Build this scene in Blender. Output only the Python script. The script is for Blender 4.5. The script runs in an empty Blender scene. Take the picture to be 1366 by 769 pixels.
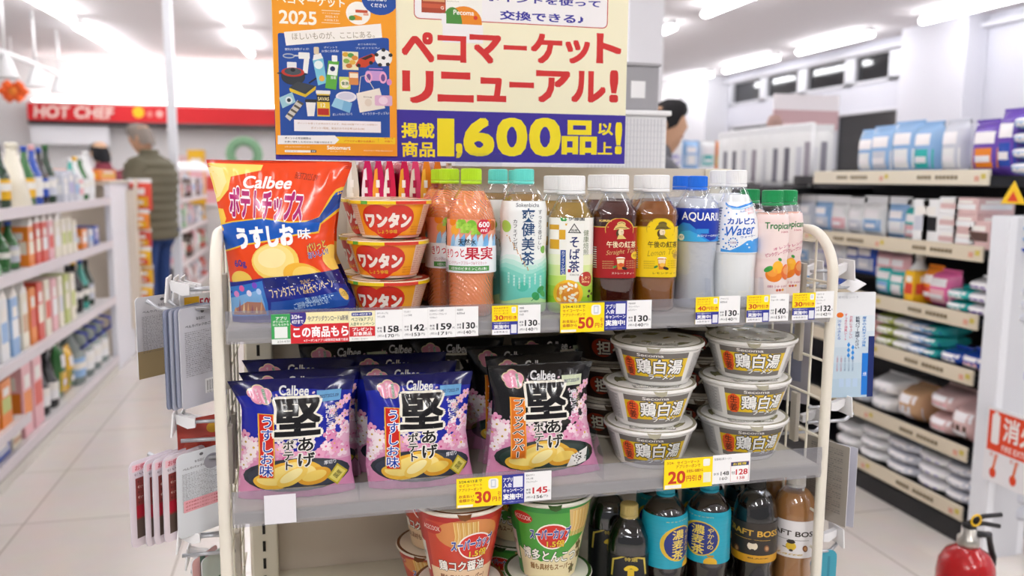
import bpy, bmesh, math, random
import numpy as np
from mathutils import Vector, Matrix

random.seed(7)
scene = bpy.context.scene
col = scene.collection

# ------------------------------------------------------------------ camera
F, CX, CY = 1120.0, 683.0, 384.5          # focal length in pixels of the 1366x769 frame
CAM = np.array([0.0, 0.0, 1.3])
def _n(v): return v / np.linalg.norm(v)
def _ray(px, py): return np.array([px - CX, -(py - CY), -F])
_z = -_n(_ray(616, 8990)); _y0 = _n(_ray(405, 236)); _y = _n(_y0 - np.dot(_y0, _z) * _z); _x = np.cross(_y, _z)
M = np.array([_x, _y, _z])                # world = M @ camera vector
cam_d = bpy.data.cameras.new('camera')
cam = bpy.data.objects.new('camera', cam_d)
col.objects.link(cam)
cam.matrix_world = Matrix([[*M[0], 0], [*M[1], 0], [*M[2], 1.3], [0, 0, 0, 1]])
cam_d.sensor_width = 36; cam_d.lens = F / 1366 * 36
cam_d.clip_start = 0.05; cam_d.clip_end = 60
cam_d.dof.use_dof = True; cam_d.dof.focus_distance = 1.24; cam_d.dof.aperture_fstop = 3.3; cam_d.dof.aperture_blades = 0
scene.camera = cam

# ------------------------------------------------------------------ world, exposure
world = bpy.data.worlds.new('store_ambient'); scene.world = world; world.use_nodes = True
bg = world.node_tree.nodes['Background']; bg.inputs[0].default_value = (0.96, 0.97, 1.0, 1); bg.inputs[1].default_value = 0.24
vs = scene.view_settings
vs.view_transform = 'Standard'; vs.look = 'None'; vs.gamma = 1; vs.exposure = 0.34; vs.use_curve_mapping = False
scene.display_settings.display_device = 'sRGB'
cy = scene.cycles
cy.use_denoising = True; cy.max_bounces = 10; cy.transparent_max_bounces = 24; cy.caustics_reflective = False; cy.caustics_refractive = False
cy.sample_clamp_indirect = 6
TUBE_EMIT = 16.0
KEY_POWER = 15.0

def at(px, py, Y):
    d = M @ _ray(px, py); return CAM + d * (Y / d[1])
def onx(px, py, X):
    d = M @ _ray(px, py); return CAM + d * (X / d[0])
def onz(px, py, z):
    d = M @ _ray(px, py); return CAM + d * ((z - 1.3) / d[2])

# ------------------------------------------------------------------ materials
def lin(c):
    if isinstance(c, str):
        c = c.lstrip('#')
        if len(c) == 3: c = ''.join(k * 2 for k in c)
        c = [int(c[i:i + 2], 16) / 255 for i in (0, 2, 4)]
    return tuple((k / 12.92 if k <= .04045 else ((k + .055) / 1.055) ** 2.4) for k in c)

FIN = dict(paper=(.6, 0), film=(.2, .3), label=(.32, .15), plastic=(.38, 0), matte=(.85, 0), gloss=(.12, .4))
_mc = {}
def mat(c, fin='plastic', metal=0, emit=0, trans=0, spec=.5, bump=None, sss=0, ior=1.45, rough=None):
    key = (c, fin, metal, emit, trans, spec, bump, sss, ior, rough)
    if key in _mc: return _mc[key]
    m = bpy.data.materials.new('paint_%s_%s' % (str(c).strip('#'), fin)); m.use_nodes = True
    nt = m.node_tree; p = nt.nodes['Principled BSDF']
    p.inputs['Base Color'].default_value = (*lin(c), 1)
    r, coat = FIN[fin]
    p.inputs['Roughness'].default_value = r if rough is None else rough
    p.inputs['Coat Weight'].default_value = coat; p.inputs['Coat Roughness'].default_value = .12
    p.inputs['Metallic'].default_value = metal
    p.inputs['Specular IOR Level'].default_value = spec
    p.inputs['IOR'].default_value = ior
    p.inputs['Transmission Weight'].default_value = trans
    if sss:
        p.inputs['Subsurface Weight'].default_value = sss
        p.inputs['Subsurface Radius'].default_value = (.01, .008, .006)
    if emit:
        p.inputs['Emission Color'].default_value = (*lin(c), 1); p.inputs['Emission Strength'].default_value = emit
    if bump:
        sc, st = bump
        tc = nt.nodes.new('ShaderNodeTexCoord'); nz = nt.nodes.new('ShaderNodeTexNoise'); b = nt.nodes.new('ShaderNodeBump')
        nz.inputs['Scale'].default_value = sc; nz.inputs['Detail'].default_value = 2
        b.inputs['Strength'].default_value = st; b.inputs['Distance'].default_value = .002
        nt.links.new(tc.outputs['Object'], nz.inputs['Vector']); nt.links.new(nz.outputs['Fac'], b.inputs['Height'])
        nt.links.new(b.outputs['Normal'], p.inputs['Normal'])
    _mc[key] = m
    return m

def clear_mat(name, tint='#ffffff', through=.8, gloss_rough=.05, body='#ffffff', body_w=.0, bump=None):
    """thin clear plastic: see-through, a Fresnel gloss and a little milky body"""
    if name in _mc: return _mc[name]
    m = bpy.data.materials.new(name); m.use_nodes = True; nt = m.node_tree; nt.nodes.clear()
    N = nt.nodes.new; L = nt.links.new
    out = N('ShaderNodeOutputMaterial'); tr = N('ShaderNodeBsdfTransparent'); tr.inputs[0].default_value = (*lin(tint), 1)
    gl = N('ShaderNodeBsdfGlossy'); gl.inputs['Roughness'].default_value = gloss_rough
    df = N('ShaderNodeBsdfDiffuse'); df.inputs[0].default_value = (*lin(body), 1)
    m1 = N('ShaderNodeMixShader'); m1.inputs[0].default_value = body_w
    L(tr.outputs[0], m1.inputs[1]); L(df.outputs[0], m1.inputs[2])
    fr = N('ShaderNodeLayerWeight'); fr.inputs[0].default_value = .5
    pw = N('ShaderNodeMath'); pw.operation = 'POWER'; pw.inputs[1].default_value = 3.5; L(fr.outputs['Facing'], pw.inputs[0])
    ma = N('ShaderNodeMath'); ma.operation = 'MULTIPLY_ADD'; ma.inputs[1].default_value = .75; ma.inputs[2].default_value = .045 + (1 - through) * .2; L(pw.outputs[0], ma.inputs[0])
    ge = N('ShaderNodeNewGeometry'); iv = N('ShaderNodeMath'); iv.operation = 'SUBTRACT'; iv.inputs[0].default_value = 1; L(ge.outputs['Backfacing'], iv.inputs[1])
    mu = N('ShaderNodeMath'); mu.operation = 'MULTIPLY'; L(ma.outputs[0], mu.inputs[0]); L(iv.outputs[0], mu.inputs[1])
    m2 = N('ShaderNodeMixShader'); L(mu.outputs[0], m2.inputs[0]); L(m1.outputs[0], m2.inputs[1]); L(gl.outputs[0], m2.inputs[2])
    if bump:
        kind, sc, st = bump
        tc = N('ShaderNodeTexCoord'); b = N('ShaderNodeBump'); b.inputs['Strength'].default_value = st; b.inputs['Distance'].default_value = .003
        if kind == 'wave':
            t = N('ShaderNodeTexWave'); t.bands_direction = 'DIAGONAL'; t.inputs['Scale'].default_value = sc; t.inputs['Distortion'].default_value = 2.5; t.inputs['Detail'].default_value = 1
        else:
            t = N('ShaderNodeTexNoise'); t.inputs['Scale'].default_value = sc
        L(tc.outputs['Object'], t.inputs['Vector']); L(t.outputs['Fac'], b.inputs['Height'])
        for q in (gl, fr): L(b.outputs['Normal'], q.inputs['Normal'])
    L(m2.outputs[0], out.inputs[0])
    _mc[name] = m
    return m

# ------------------------------------------------------------------ objects and labels
_labels = {}
def props(o, label, cat, group=None, kind=None):
    o['label'] = label; o['category'] = cat
    if group: o['group'] = group
    if kind: o['kind'] = kind
    _labels[label] = _labels.get(label, 0) + 1
    return o
def thing(name, label, cat, loc=(0, 0, 0), rot=0, group=None):
    o = bpy.data.objects.new(name, None); o.empty_display_size = .05; col.objects.link(o)
    o.location = Vector([float(k) for k in loc]); o.rotation_euler = (0, 0, rot)
    return props(o, label, cat, group)
def struct(o): o['kind'] = 'structure'; return o
def dup(root, loc, rot, label, group=None):
    r = root.copy(); col.objects.link(r); r.location = Vector([float(k) for k in loc]); r.rotation_euler = (0, 0, rot)
    r['label'] = label
    if group: r['group'] = group
    for ch in list(root.children):
        c = ch.copy(); col.objects.link(c); c.parent = r
        for g in list(ch.children):
            d = g.copy(); col.objects.link(d); d.parent = c
    return r

class MB:
    """collects shapes into one mesh with several materials"""
    def __init__(s): s.v = []; s.f = []; s.m = []; s.s = []; s.mats = []
    def mi(s, m):
        if m not in s.mats: s.mats.append(m)
        return s.mats.index(m)
    def add(s, V, Fs, m, smooth=False, T=None):
        b = len(s.v)
        if T is not None: V = [tuple(T @ Vector(p)) for p in V]
        s.v += [tuple(p) for p in V]; i = s.mi(m)
        for f in Fs: s.f.append([k + b for k in f]); s.m.append(i); s.s.append(smooth)
        return s
    def box(s, x0, x1, y0, y1, z0, z1, m, bev=0, seg=2, T=None):
        if bev <= 0:
            V = [(x0, y0, z0), (x1, y0, z0), (x1, y1, z0), (x0, y1, z0), (x0, y0, z1), (x1, y0, z1), (x1, y1, z1), (x0, y1, z1)]
            return s.add(V, [(0, 3, 2, 1), (4, 5, 6, 7), (0, 1, 5, 4), (1, 2, 6, 5), (2, 3, 7, 6), (3, 0, 4, 7)], m, T=T)
        bm = bmesh.new(); bmesh.ops.create_cube(bm, size=1)
        for v in bm.verts: v.co = ((x0 + x1) / 2 + v.co.x * (x1 - x0), (y0 + y1) / 2 + v.co.y * (y1 - y0), (z0 + z1) / 2 + v.co.z * (z1 - z0))
        bmesh.ops.bevel(bm, geom=list(bm.edges), offset=bev, segments=seg, profile=.5, affect='EDGES')
        bm.verts.index_update()
        s.add([v.co[:] for v in bm.verts], [[v.index for v in f.verts] for f in bm.faces], m, smooth=seg > 2, T=T); bm.free(); return s
    def lathe(s, prof, m, seg=32, c=(0, 0, 0), n=2.0, smooth=True, T=None, ribs=0, rib=0, cap=True, rot=0):
        """prof: (radius, z[, exponent]) from bottom to top; exponent > 2 gives a rounded square"""
        V = []; Fs = []
        for pr in prof:
            e = pr[2] if len(pr) > 2 else n
            for k in range(seg):
                a = 2 * math.pi * (k + .5) / seg + rot
                q = (abs(math.cos(a)) ** e + abs(math.sin(a)) ** e) ** (-1 / e)
                r = pr[0] * q + (rib if ribs and k % 2 else 0)
                V.append((c[0] + r * math.cos(a), c[1] + r * math.sin(a), c[2] + pr[1]))
        for j in range(len(prof) - 1):
            for k in range(seg):
                a, b = j * seg + k, j * seg + (k + 1) % seg
                Fs.append((a, b, b + seg, a + seg))
        s.add(V, Fs, m, smooth, T)
        if cap:
            b = len(s.v) - len(V)
            if prof[0][0] > 1e-5: s.f.append([b + k for k in reversed(range(seg))]); s.m.append(s.mi(m)); s.s.append(False)
            if prof[-1][0] > 1e-5: s.f.append([b + (len(prof) - 1) * seg + k for k in range(seg)]); s.m.append(s.mi(m)); s.s.append(False)
        return s
    def sweep(s, pts, sec, m, smooth=True, up=(0, 0, 1), close=False, T=None):
        """sec: cross-section points (a along side vector, b along normal)"""
        P = [Vector(p) for p in pts]; n = len(P); k = len(sec); V = []; Fs = []
        for i in range(n):
            if close: t = (P[(i + 1) % n] - P[i - 1]).normalized()
            else: t = (P[min(i + 1, n - 1)] - P[max(i - 1, 0)]).normalized()
            u = Vector(up)
            if abs(t.dot(u)) > .97: u = Vector((0, 1, 0)) if abs(t.y) < .9 else Vector((1, 0, 0))
            sd = t.cross(u).normalized(); nn = sd.cross(t).normalized()
            for a, b in sec: V.append(tuple(P[i] + sd * a + nn * b))
        for i in range(n if close else n - 1):
            j = (i + 1) % n
            for q in range(k):
                r = (q + 1) % k
                Fs.append((i * k + q, i * k + r, j * k + r, j * k + q))
        if not close:
            Fs.append(list(range(k))[::-1]); Fs.append([(n - 1) * k + q for q in range(k)])
        return s.add(V, Fs, m, smooth, T)
    def tube(s, pts, r, m, seg=8, up=(0, 0, 1), T=None):
        return s.sweep(pts, [(r * math.cos(2 * math.pi * q / seg), r * math.sin(2 * math.pi * q / seg)) for q in range(seg)], m, True, up, T=T)
    def prism(s, poly, y0, y1, m, T=None, smooth=False):
        """poly in (x, z), extruded along y"""
        k = len(poly); V = [(x, y0, z) for x, z in poly] + [(x, y1, z) for x, z in poly]
        Fs = [list(range(k)), list(range(2 * k - 1, k - 1, -1))] + [(q, q + k, (q + 1) % k + k, (q + 1) % k) for q in range(k)]
        return s.add(V, Fs, m, smooth, T)
    def build(s, name, parent=None, loc=None, normals=None, rot=0):
        me = bpy.data.meshes.new(name); me.from_pydata(s.v, [], s.f)
        for m in s.mats: me.materials.append(m)
        me.polygons.foreach_set('material_index', s.m); me.polygons.foreach_set('use_smooth', s.s)
        me.update()
        if normals is None:
            bm = bmesh.new(); bm.from_mesh(me); bmesh.ops.recalc_face_normals(bm, faces=bm.faces); bm.to_mesh(me); bm.free()
        o = bpy.data.objects.new(name, me); col.objects.link(o)
        if parent: o.parent = parent
        if loc is not None: o.location = Vector([float(k) for k in loc])
        if rot: o.rotation_euler = (0, 0, rot)
        return o

# ------------------------------------------------------------------ printed artwork
_tc = {}
def text_mesh(s, off=0.0, shear=0.0, spacing=1.0):
    key = (s, round(off, 4), shear, spacing)
    if key in _tc: return _tc[key]
    cu = bpy.data.curves.new('t', 'FONT'); cu.body = s; cu.offset = off; cu.resolution_u = 3; cu.shear = shear; cu.space_character = spacing
    o = bpy.data.objects.new('t', cu); me = o.to_mesh()
    V = np.array([v.co[:2] for v in me.vertices]) if len(me.vertices) else np.zeros((0, 2))
    Fs = [list(p.vertices) for p in me.polygons]
    o.to_mesh_clear(); bpy.data.objects.remove(o); bpy.data.curves.remove(cu)
    _tc[key] = (V, Fs); return V, Fs

class Art:
    """flat print on a canvas W x H (mm).  Coordinates go through inv (e.g. from the photo's frame) unless mm=True"""
    EPS = .00008
    def __init__(s, W, H, inv=None, fin='paper', eps=None, gap=.0001):
        s.W, s.H, s.inv, s.fin = W, H, inv, fin; s.items = []; s.eps = eps or s.EPS; s.gap = gap
    def P(s, x, y, mm=False): return (x, y) if (mm or s.inv is None) else s.inv(x, y)
    def _push(s, V, Fs, c, lay=None, dz=None):
        V = np.asarray(V, float)
        if not len(V): return
        lo, hi = V.min(0), V.max(0)
        if lay is None:
            lay = 0
            for it in s.items:
                if it[4][0] < hi[0] and it[5][0] > lo[0] and it[4][1] < hi[1] and it[5][1] > lo[1]: lay = max(lay, it[3] + 1)
        s.items.append((V, Fs, c, lay, lo, hi, np.zeros(len(V)) if dz is None else np.asarray(dz, float)))
    def poly(s, pts, c, mm=False):
        V = [s.P(*p, mm) for p in pts]; s._push(V, [list(range(len(V)))], c); return s
    def rect(s, x0, y0, x1, y1, c, r=0, mm=False):
        a, b = s.P(x0, y0, mm), s.P(x1, y1, mm)
        x0, x1 = min(a[0], b[0]), max(a[0], b[0]); y0, y1 = min(a[1], b[1]), max(a[1], b[1])
        if r <= 0: V = [(x0, y0), (x1, y0), (x1, y1), (x0, y1)]
        else:
            V = []
            for cx_, cy_, a0 in ((x1 - r, y1 - r, 0), (x0 + r, y1 - r, 90), (x0 + r, y0 + r, 180), (x1 - r, y0 + r, 270)):
                for k in range(5):
                    t = math.radians(a0 + k * 22.5); V.append((cx_ + r * math.cos(t), cy_ + r * math.sin(t)))
        s._push(V, [list(range(len(V)))], c); return s
    def ell(s, x0, y0, x1, y1, c, rot=0, n=24, mm=False, wob=0):
        a, b = s.P(x0, y0, mm), s.P(x1, y1, mm)
        cx_, cy_, rx, ry = (a[0] + b[0]) / 2, (a[1] + b[1]) / 2, abs(a[0] - b[0]) / 2, abs(a[1] - b[1]) / 2
        t = math.radians(rot); V = []
        for k in range(n):
            q = 2 * math.pi * k / n; w = 1 + wob * math.sin(5 * q + rot)
            x, y = rx * w * math.cos(q), ry * w * math.sin(q)
            V.append((cx_ + x * math.cos(t) - y * math.sin(t), cy_ + x * math.sin(t) + y * math.cos(t)))
        s._push(V, [list(range(n))], c); return s
    def ells(s, lst, c, n=10):
        """several ellipses (cx, cy, rx, ry, degrees) of one colour in one layer"""
        VV = []; FF = []; DZ = []
        for i_, (x, y, rx, ry, ro) in enumerate(lst):
            t = math.radians(ro); b = len(VV); DZ += [i_ % 9] * n
            for k in range(n):
                q = 2 * math.pi * k / n; a, e = rx * math.cos(q), ry * math.sin(q)
                VV.append((x + a * math.cos(t) - e * math.sin(t), y + a * math.sin(t) + e * math.cos(t)))
            FF.append(list(range(b, b + n)))
        s._push(VV, FF, c, None, DZ); return s
    def line(s, pts, w, c, mm=False):
        """polyline of width w mm"""
        Q = [np.array(s.P(*p, mm)) for p in pts]; L = []; R = []
        for i, p in enumerate(Q):
            d = Q[min(i + 1, len(Q) - 1)] - Q[max(i - 1, 0)]; d = d / (np.linalg.norm(d) + 1e-9); nrm = np.array([-d[1], d[0]]) * w / 2
            L.append(p + nrm); R.append(p - nrm)
        V = L + R; k = len(Q)
        s._push(V, [(i, i + 1, k + i + 1, k + i) for i in range(k - 1)], c); return s
    def text(s, t, x0, y0, x1, y1, c, bold=0.0, out=None, vert=False, rot=0, shear=0, mm=False, keep=False, sp=1.0):
        """text t fitted into the box; out=[(colour, extra offset), ...] draws outlines below it"""
        a, b = s.P(x0, y0, mm), s.P(x1, y1, mm)
        bx0, bx1 = min(a[0], b[0]), max(a[0], b[0]); by0, by1 = min(a[1], b[1]), max(a[1], b[1])
        chars = [t]
        if vert:
            chars = list(t); n = len(chars); hgt = (by1 - by0) / n
        ctr = ((bx0 + bx1) / 2, (by0 + by1) / 2); tr = math.radians(rot)
        jobs = []; off0 = bold if bold <= .018 else 0.0; st0 = 0.0 if bold <= .018 else bold * .8
        for i, ch in enumerate(chars):
            if ch == ' ': continue
            V, Fs = text_mesh(ch, off0, shear, sp)
            if not len(V): continue
            lo, hi = V.min(0) - st0, V.max(0) + st0
            if vert:
                q1 = by1 - i * hgt; q0 = q1 - hgt
                sx = (bx1 - bx0); sy = hgt                    # one em per cell keeps small kana small
                W0 = np.stack([.88 - V[:, 1], V[:, 0] - .12], 1) if ch == 'ー' else V
                W0 = W0 * (sx, sy) + (bx0, q0 + .12 * sy)
            else:
                sx = (bx1 - bx0) / max(hi[0] - lo[0], 1e-6); sy = (by1 - by0) / max(hi[1] - lo[1], 1e-6)
                if keep: sx = sy = min(sx, sy)
                W0 = (V - (lo + hi) / 2) * (sx, sy) + ctr
            jobs.append((W0, Fs, sx, sy))
        for cc, extra in (list(out) if out else []) + [(c, 0)]:
            R = st0 + extra; nst = 1 if R <= 0 else (8 if extra == 0 else 12)
            sq = [(1, 1), (-1, 1), (-1, -1), (1, -1), (0, 1), (0, -1), (1, 0), (-1, 0)]
            VV = []; FF = []; DZ = []; k = 0
            for W0, Fs, sx, sy in jobs:
                for q in range(nst):
                    t = 2 * math.pi * (q + .25) / nst
                    W_ = W0 if R <= 0 else W0 + ((R * sx * .85 * sq[q][0], R * sy * .85 * sq[q][1]) if nst == 8 else (R * sx * math.cos(t), R * sy * math.sin(t)))
                    VV.append(W_); DZ += [q] * len(W_); FF += [[z + k for z in f] for f in Fs]; k += len(W_)
            if VV:
                W_ = np.concatenate(VV)
                if rot:
                    d = W_ - np.array(ctr); W_ = np.stack([d[:, 0] * math.cos(tr) - d[:, 1] * math.sin(tr), d[:, 0] * math.sin(tr) + d[:, 1] * math.cos(tr)], 1) + np.array(ctr)
                s._push(W_, FF, cc, None, DZ)
        return s
    def mesh(s, warp, step=None, clip=True):
        """returns verts, faces, colours, normals after slicing on a grid and warping (numpy warp(U, V, Z) -> N x 3, in metres)"""
        bm = bmesh.new(); cols = []
        for V, Fs, c, lay, lo, hi, dz in s.items:
            if c not in cols: cols.append(c)
            ci = cols.index(c)
            vs_ = [bm.verts.new((p[0], p[1], lay + z_ * 3e-6 / s.eps)) for p, z_ in zip(V, dz)]
            for f in Fs:
                if len(set(f)) < 3: continue
                try:
                    fc = bm.faces.new([vs_[k] for k in f]); fc.material_index = ci
                except ValueError: pass
        bm.normal_update()
        bad = [f for f in bm.faces if f.normal.z < 0]
        if bad: bmesh.ops.reverse_faces(bm, faces=bad)
        big = [f for f in bm.faces if len(f.verts) > 4]
        if big: bmesh.ops.triangulate(bm, faces=big)
        if clip:
            for co, no in (((0, 0, 0), (-1, 0, 0)), ((s.W, 0, 0), (1, 0, 0)), ((0, 0, 0), (0, -1, 0)), ((0, s.H, 0), (0, 1, 0))):
                bmesh.ops.bisect_plane(bm, geom=bm.verts[:] + bm.edges[:] + bm.faces[:], dist=1e-5, plane_co=co, plane_no=no, clear_outer=True)
        if step:
            for ax, L in ((0, s.W), (1, s.H)):
                st = step[ax]
                if not st: continue
                for k in range(1, int(math.ceil(L / st))):
                    co = [0, 0, 0]; no = [0, 0, 0]; co[ax] = k * st; no[ax] = 1
                    bmesh.ops.bisect_plane(bm, geom=bm.verts[:] + bm.edges[:] + bm.faces[:], dist=1e-5, plane_co=co, plane_no=no)
        bm.verts.index_update()
        A = np.array([v.co[:] for v in bm.verts]); Fs = [[v.index for v in f.verts] for f in bm.faces]; mi = [f.material_index for f in bm.faces]
        bm.free()
        Z = A[:, 2] * s.eps + np.where(A[:, 2] > .5, s.gap, 0); d = .25
        P = warp(A[:, 0], A[:, 1], Z)
        du = warp(A[:, 0] + d, A[:, 1], Z) - warp(A[:, 0] - d, A[:, 1], Z); dv = warp(A[:, 0], A[:, 1] + d, Z) - warp(A[:, 0], A[:, 1] - d, Z)
        N = np.cross(du, dv); N /= (np.linalg.norm(N, axis=1)[:, None] + 1e-12)
        return P, Fs, mi, cols, N
    def build(s, name, warp, parent=None, step=None, loc=None, extra=None, rot=0, bump=None):
        """extra: optional MB whose shapes are joined to the print"""
        P, Fs, mi, cols, N = s.mesh(warp, step)
        mb = extra or MB(); base = len(mb.v)
        for i, c in enumerate(cols):
            m = c if not isinstance(c, str) else mat(c, s.fin, bump=bump)
            mb.mi(m)
        ids = [mb.mi(c if not isinstance(c, str) else mat(c, s.fin, bump=bump)) for c in cols]
        mb.v += [tuple(p) for p in P]
        for f, k in zip(Fs, mi): mb.f.append([q + base for q in f]); mb.m.append(ids[k]); mb.s.append(True)
        o = mb.build(name, parent, loc, normals=1, rot=rot); me = o.data
        if base:
            nn = [tuple(v.normal) for v in me.vertices]
            nn[base:] = [tuple(x) for x in N]
        else: nn = [tuple(x) for x in N]
        me.normals_split_custom_set_from_vertices(nn)
        return o

def flat_warp(U, V, Z): return np.stack([U / 1000, -Z, V / 1000], 1)
def flat_inv(Y, x0, z0):
    def f(px, py):
        p = at(px, py, Y); return ((p[0] - x0) * 1000, (p[2] - z0) * 1000)
    return f
def panel(px0, py0, px1, py1, Y, fin='paper', back=None, th=.0006):
    """an upright sheet parallel to the rack front, spanning the two photo corners; returns (Art, location, MB with the sheet)"""
    ym = (py0 + py1) / 2; xm = (px0 + px1) / 2
    x0, x1 = at(px0, ym, Y)[0], at(px1, ym, Y)[0]; z1, z0 = at(xm, py0, Y)[2], at(xm, py1, Y)[2]
    a = Art((x1 - x0) * 1000, (z1 - z0) * 1000, flat_inv(Y, x0, z0), fin)
    mb = MB(); mb.box(0, x1 - x0, .0001, th, 0, z1 - z0, mat(back or '#f4f4f2', fin))
    return a, (x0, Y, z0), mb
# ================================================================== the room
def floor_mat():
    m = bpy.data.materials.new('polished_floor_tile'); m.use_nodes = True; nt = m.node_tree; N = nt.nodes.new; L = nt.links.new; p = nt.nodes['Principled BSDF']
    tc = N('ShaderNodeTexCoord'); mp = N('ShaderNodeMapping'); mp.inputs['Location'].default_value = (.45, .24, 0); L(tc.outputs['Object'], mp.inputs[0])
    b = N('ShaderNodeTexBrick'); b.offset = 0; b.squash = 1
    b.inputs['Scale'].default_value = 1; b.inputs['Brick Width'].default_value = .6; b.inputs['Row Height'].default_value = .6; b.inputs['Mortar Size'].default_value = .004; b.inputs['Mortar Smooth'].default_value = .3
    b.inputs['Color1'].default_value = (*lin('#e2dbd4'), 1); b.inputs['Color2'].default_value = (*lin('#ddd6cf'), 1); b.inputs['Mortar'].default_value = (*lin('#b4aaa0'), 1); L(mp.outputs[0], b.inputs['Vector'])
    nz = N('ShaderNodeTexNoise'); nz.inputs['Scale'].default_value = 9; nz.inputs['Detail'].default_value = 5; L(tc.outputs['Object'], nz.inputs['Vector'])
    mx = N('ShaderNodeMixRGB'); mx.blend_type = 'MULTIPLY'; mx.inputs[0].default_value = .12; L(b.outputs['Color'], mx.inputs[1]); L(nz.outputs['Color'], mx.inputs[2]); L(mx.outputs[0], p.inputs['Base Color'])
    p.inputs['Roughness'].default_value = .22; p.inputs['Specular IOR Level'].default_value = .45
    return m
def plaster(c, sc=40):
    return mat(c, 'matte', bump=(sc, .04))
RX, BY = 6.02, 12.2
m = MB(); m.box(-8, 7, -4, 13, -.05, 0, floor_mat()); struct(m.build('floor'))
m = MB(); m.box(-8, 7, -4, 13, 2.8, 2.85, plaster('#dcd7d9')); struct(m.build('ceiling'))
m = MB(); m.box(-8, 7, BY, BY + .1, 0, 2.8, plaster('#f0eeee')); struct(m.build('wall_back'))
m = MB(); m.box(-8.1, -8, -4, 13, 0, 2.8, plaster('#ececea')); struct(m.build('wall_left'))
# right wall, leaving the window band open
WALL = plaster('#cdcdd6')
yws = [(7.45, 7.62), (7.85, 8.42), (8.60, 9.35), (9.55, 10.28), (10.45, 11.2)]
lows = [(7.50, 8.72), (8.95, 11.2)]
m = MB(); m.box(RX, RX + .12, -4, 7.4, 0, 2.8, WALL); m.box(RX, RX + .12, 11.3, 13, 0, 2.8, WALL)
m.box(RX, RX + .12, 7.4, 11.3, 2.70, 2.8, WALL); m.box(RX, RX + .12, 7.4, 11.3, 0, 1.0, WALL); m.box(RX, RX + .12, 7.4, 11.3, 2.08, 2.36, WALL)
struct(m.build('wall_right'))
GL = mat('#15171b', 'gloss', rough=.03); FRM = mat('#d3d3d9', 'plastic')
def window(n, rows, z0, z1, lo, hi):
    t = bpy.data.objects.new('window_%d' % n, None); col.objects.link(t); t.location = (RX, lo, z0); struct(t)
    ys = [lo] + [v for r in rows for v in r] + [hi]
    k = 1
    for a, b in zip(ys[0::2], ys[1::2]):
        if b - a > .01:
            f = MB(); f.box(-.02, .06, a - lo, b - lo, 0, z1 - z0, FRM, .004); f.build('window_frame', t)
    for z in (0, z1 - z0 - .035):
        f = MB(); f.box(-.02, .06, 0, hi - lo, z, z + .035, FRM, .004); f.build('window_frame', t)
    for a, b in rows:
        f = MB(); f.box(.03, .036, a - lo, b - lo, .03, z1 - z0 - .03, GL); f.build('window_pane', t)
window(1, yws, 2.36, 2.70, 7.4, 11.3); window(2, lows, 1.0, 2.08, 7.4, 11.3)
m = MB(); m.box(5.80, RX - .001, 6.55, 7.42, 0, 2.799, plaster('#dcdce4')); struct(m.build('pillar_right'))
m = MB(); m.box(5.66, RX - .001, 11.35, BY - .001, 0, 2.799, plaster('#e9e9ee')); struct(m.build('pillar_back'))
c0, c1 = at(838, 60, 5.6), at(885, 60, 5.6)
m = MB(); m.box(c0[0], c1[0], 5.6, 5.9, 0, 2.799, plaster('#f3f2f5')); struct(m.build('pillar_middle'))
m = MB(); m.box(5.93, RX - .001, -4, 13, 2.68, 2.72, FRM); struct(m.build('trim_1'))
# ------------------------------------------------------------------ ceiling lamps
TUBE = mat('#fdfdff', 'plastic', emit=TUBE_EMIT); HOUS = mat('#f1f1f2', 'plastic')
def tube_lamp(x, y, L_, label, rot=0):
    t = thing('ceiling_light', label, 'ceiling light', (x, y, 2.8), rot, 'tube lights on the ceiling')
    m = MB(); m.box(-.035, .035, -L_ / 2, L_ / 2, -.045, -.0005, HOUS, .006); m.build('lamp_housing', t)
    m = MB(); m.sweep([(0, -L_ / 2 + .01, -.072), (0, L_ / 2 - .01, -.072)], [(.042 * math.cos(a), .026 * math.sin(a)) for a in [k * math.pi / 6 for k in range(12)]], TUBE); m.build('diffuser', t)
    return t
ords = ['first', 'second', 'third', 'fourth', 'fifth', 'sixth', 'seventh', 'eighth', 'ninth', 'tenth', 'eleventh', 'twelfth', 'thirteenth', 'fourteenth', 'fifteenth', 'sixteenth', 'seventeenth', 'eighteenth', 'nineteenth', 'twentieth', 'twenty first', 'twenty second', 'twenty third', 'twenty fourth', 'twenty fifth', 'twenty sixth', 'twenty seventh', 'twenty eighth', 'twenty ninth', 'thirtieth']
rows = [('window wall', 5.42, [-1.2, .6, 2.4, 4.3, 6.05, 8.0, 9.7, 11.35]), ('white pillar', 3.42, [-1.2, .6, 2.4, 4.4, 6.3, 8.2, 10.0]), ('poster', 1.35, [-1.6, .2, 2.0, 3.8, 5.6, 7.4, 9.2, 11]),
        ('red fascia pole', -.62, [-1.6, .2, 2.0, 3.8, 5.6, 7.35, 8.30, 9.95]), ('spotlight track', -2.08, [-1.6, .2, 2.0, 3.8, 5.6, 8.2, 9.80, 11.05]), ('left aisle shelves', -4.0, [0, 2.0, 4, 6, 8, 10])]
for nm, x, ys in rows:
    for k, y in enumerate(ys):
        tube_lamp(x + (.02 * (y - 9) if x > -3 and x < 0 else 0), y, 1.25, 'white tube light, %s in the ceiling row near the %s' % (ords[k], nm), math.radians(-3 if -3 < x < 0 else 0))
# added area lamps that strengthen the key light, set close under tube fixtures
for x, y, p in ((-.62, -1.6, 1.5), (1.35, -1.6, 1.6), (-2.08, 2.0, .7), (3.42, .6, .8)):
    L = bpy.data.lights.new('added_key_light', 'AREA'); L.shape = 'RECTANGLE'; L.size = .2; L.size_y = 1.25; L.energy = KEY_POWER * p; L.color = (1, .985, .96)
    o = bpy.data.objects.new('added_key_light', L); col.objects.link(o); o.location = (x, y, 2.69)
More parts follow.
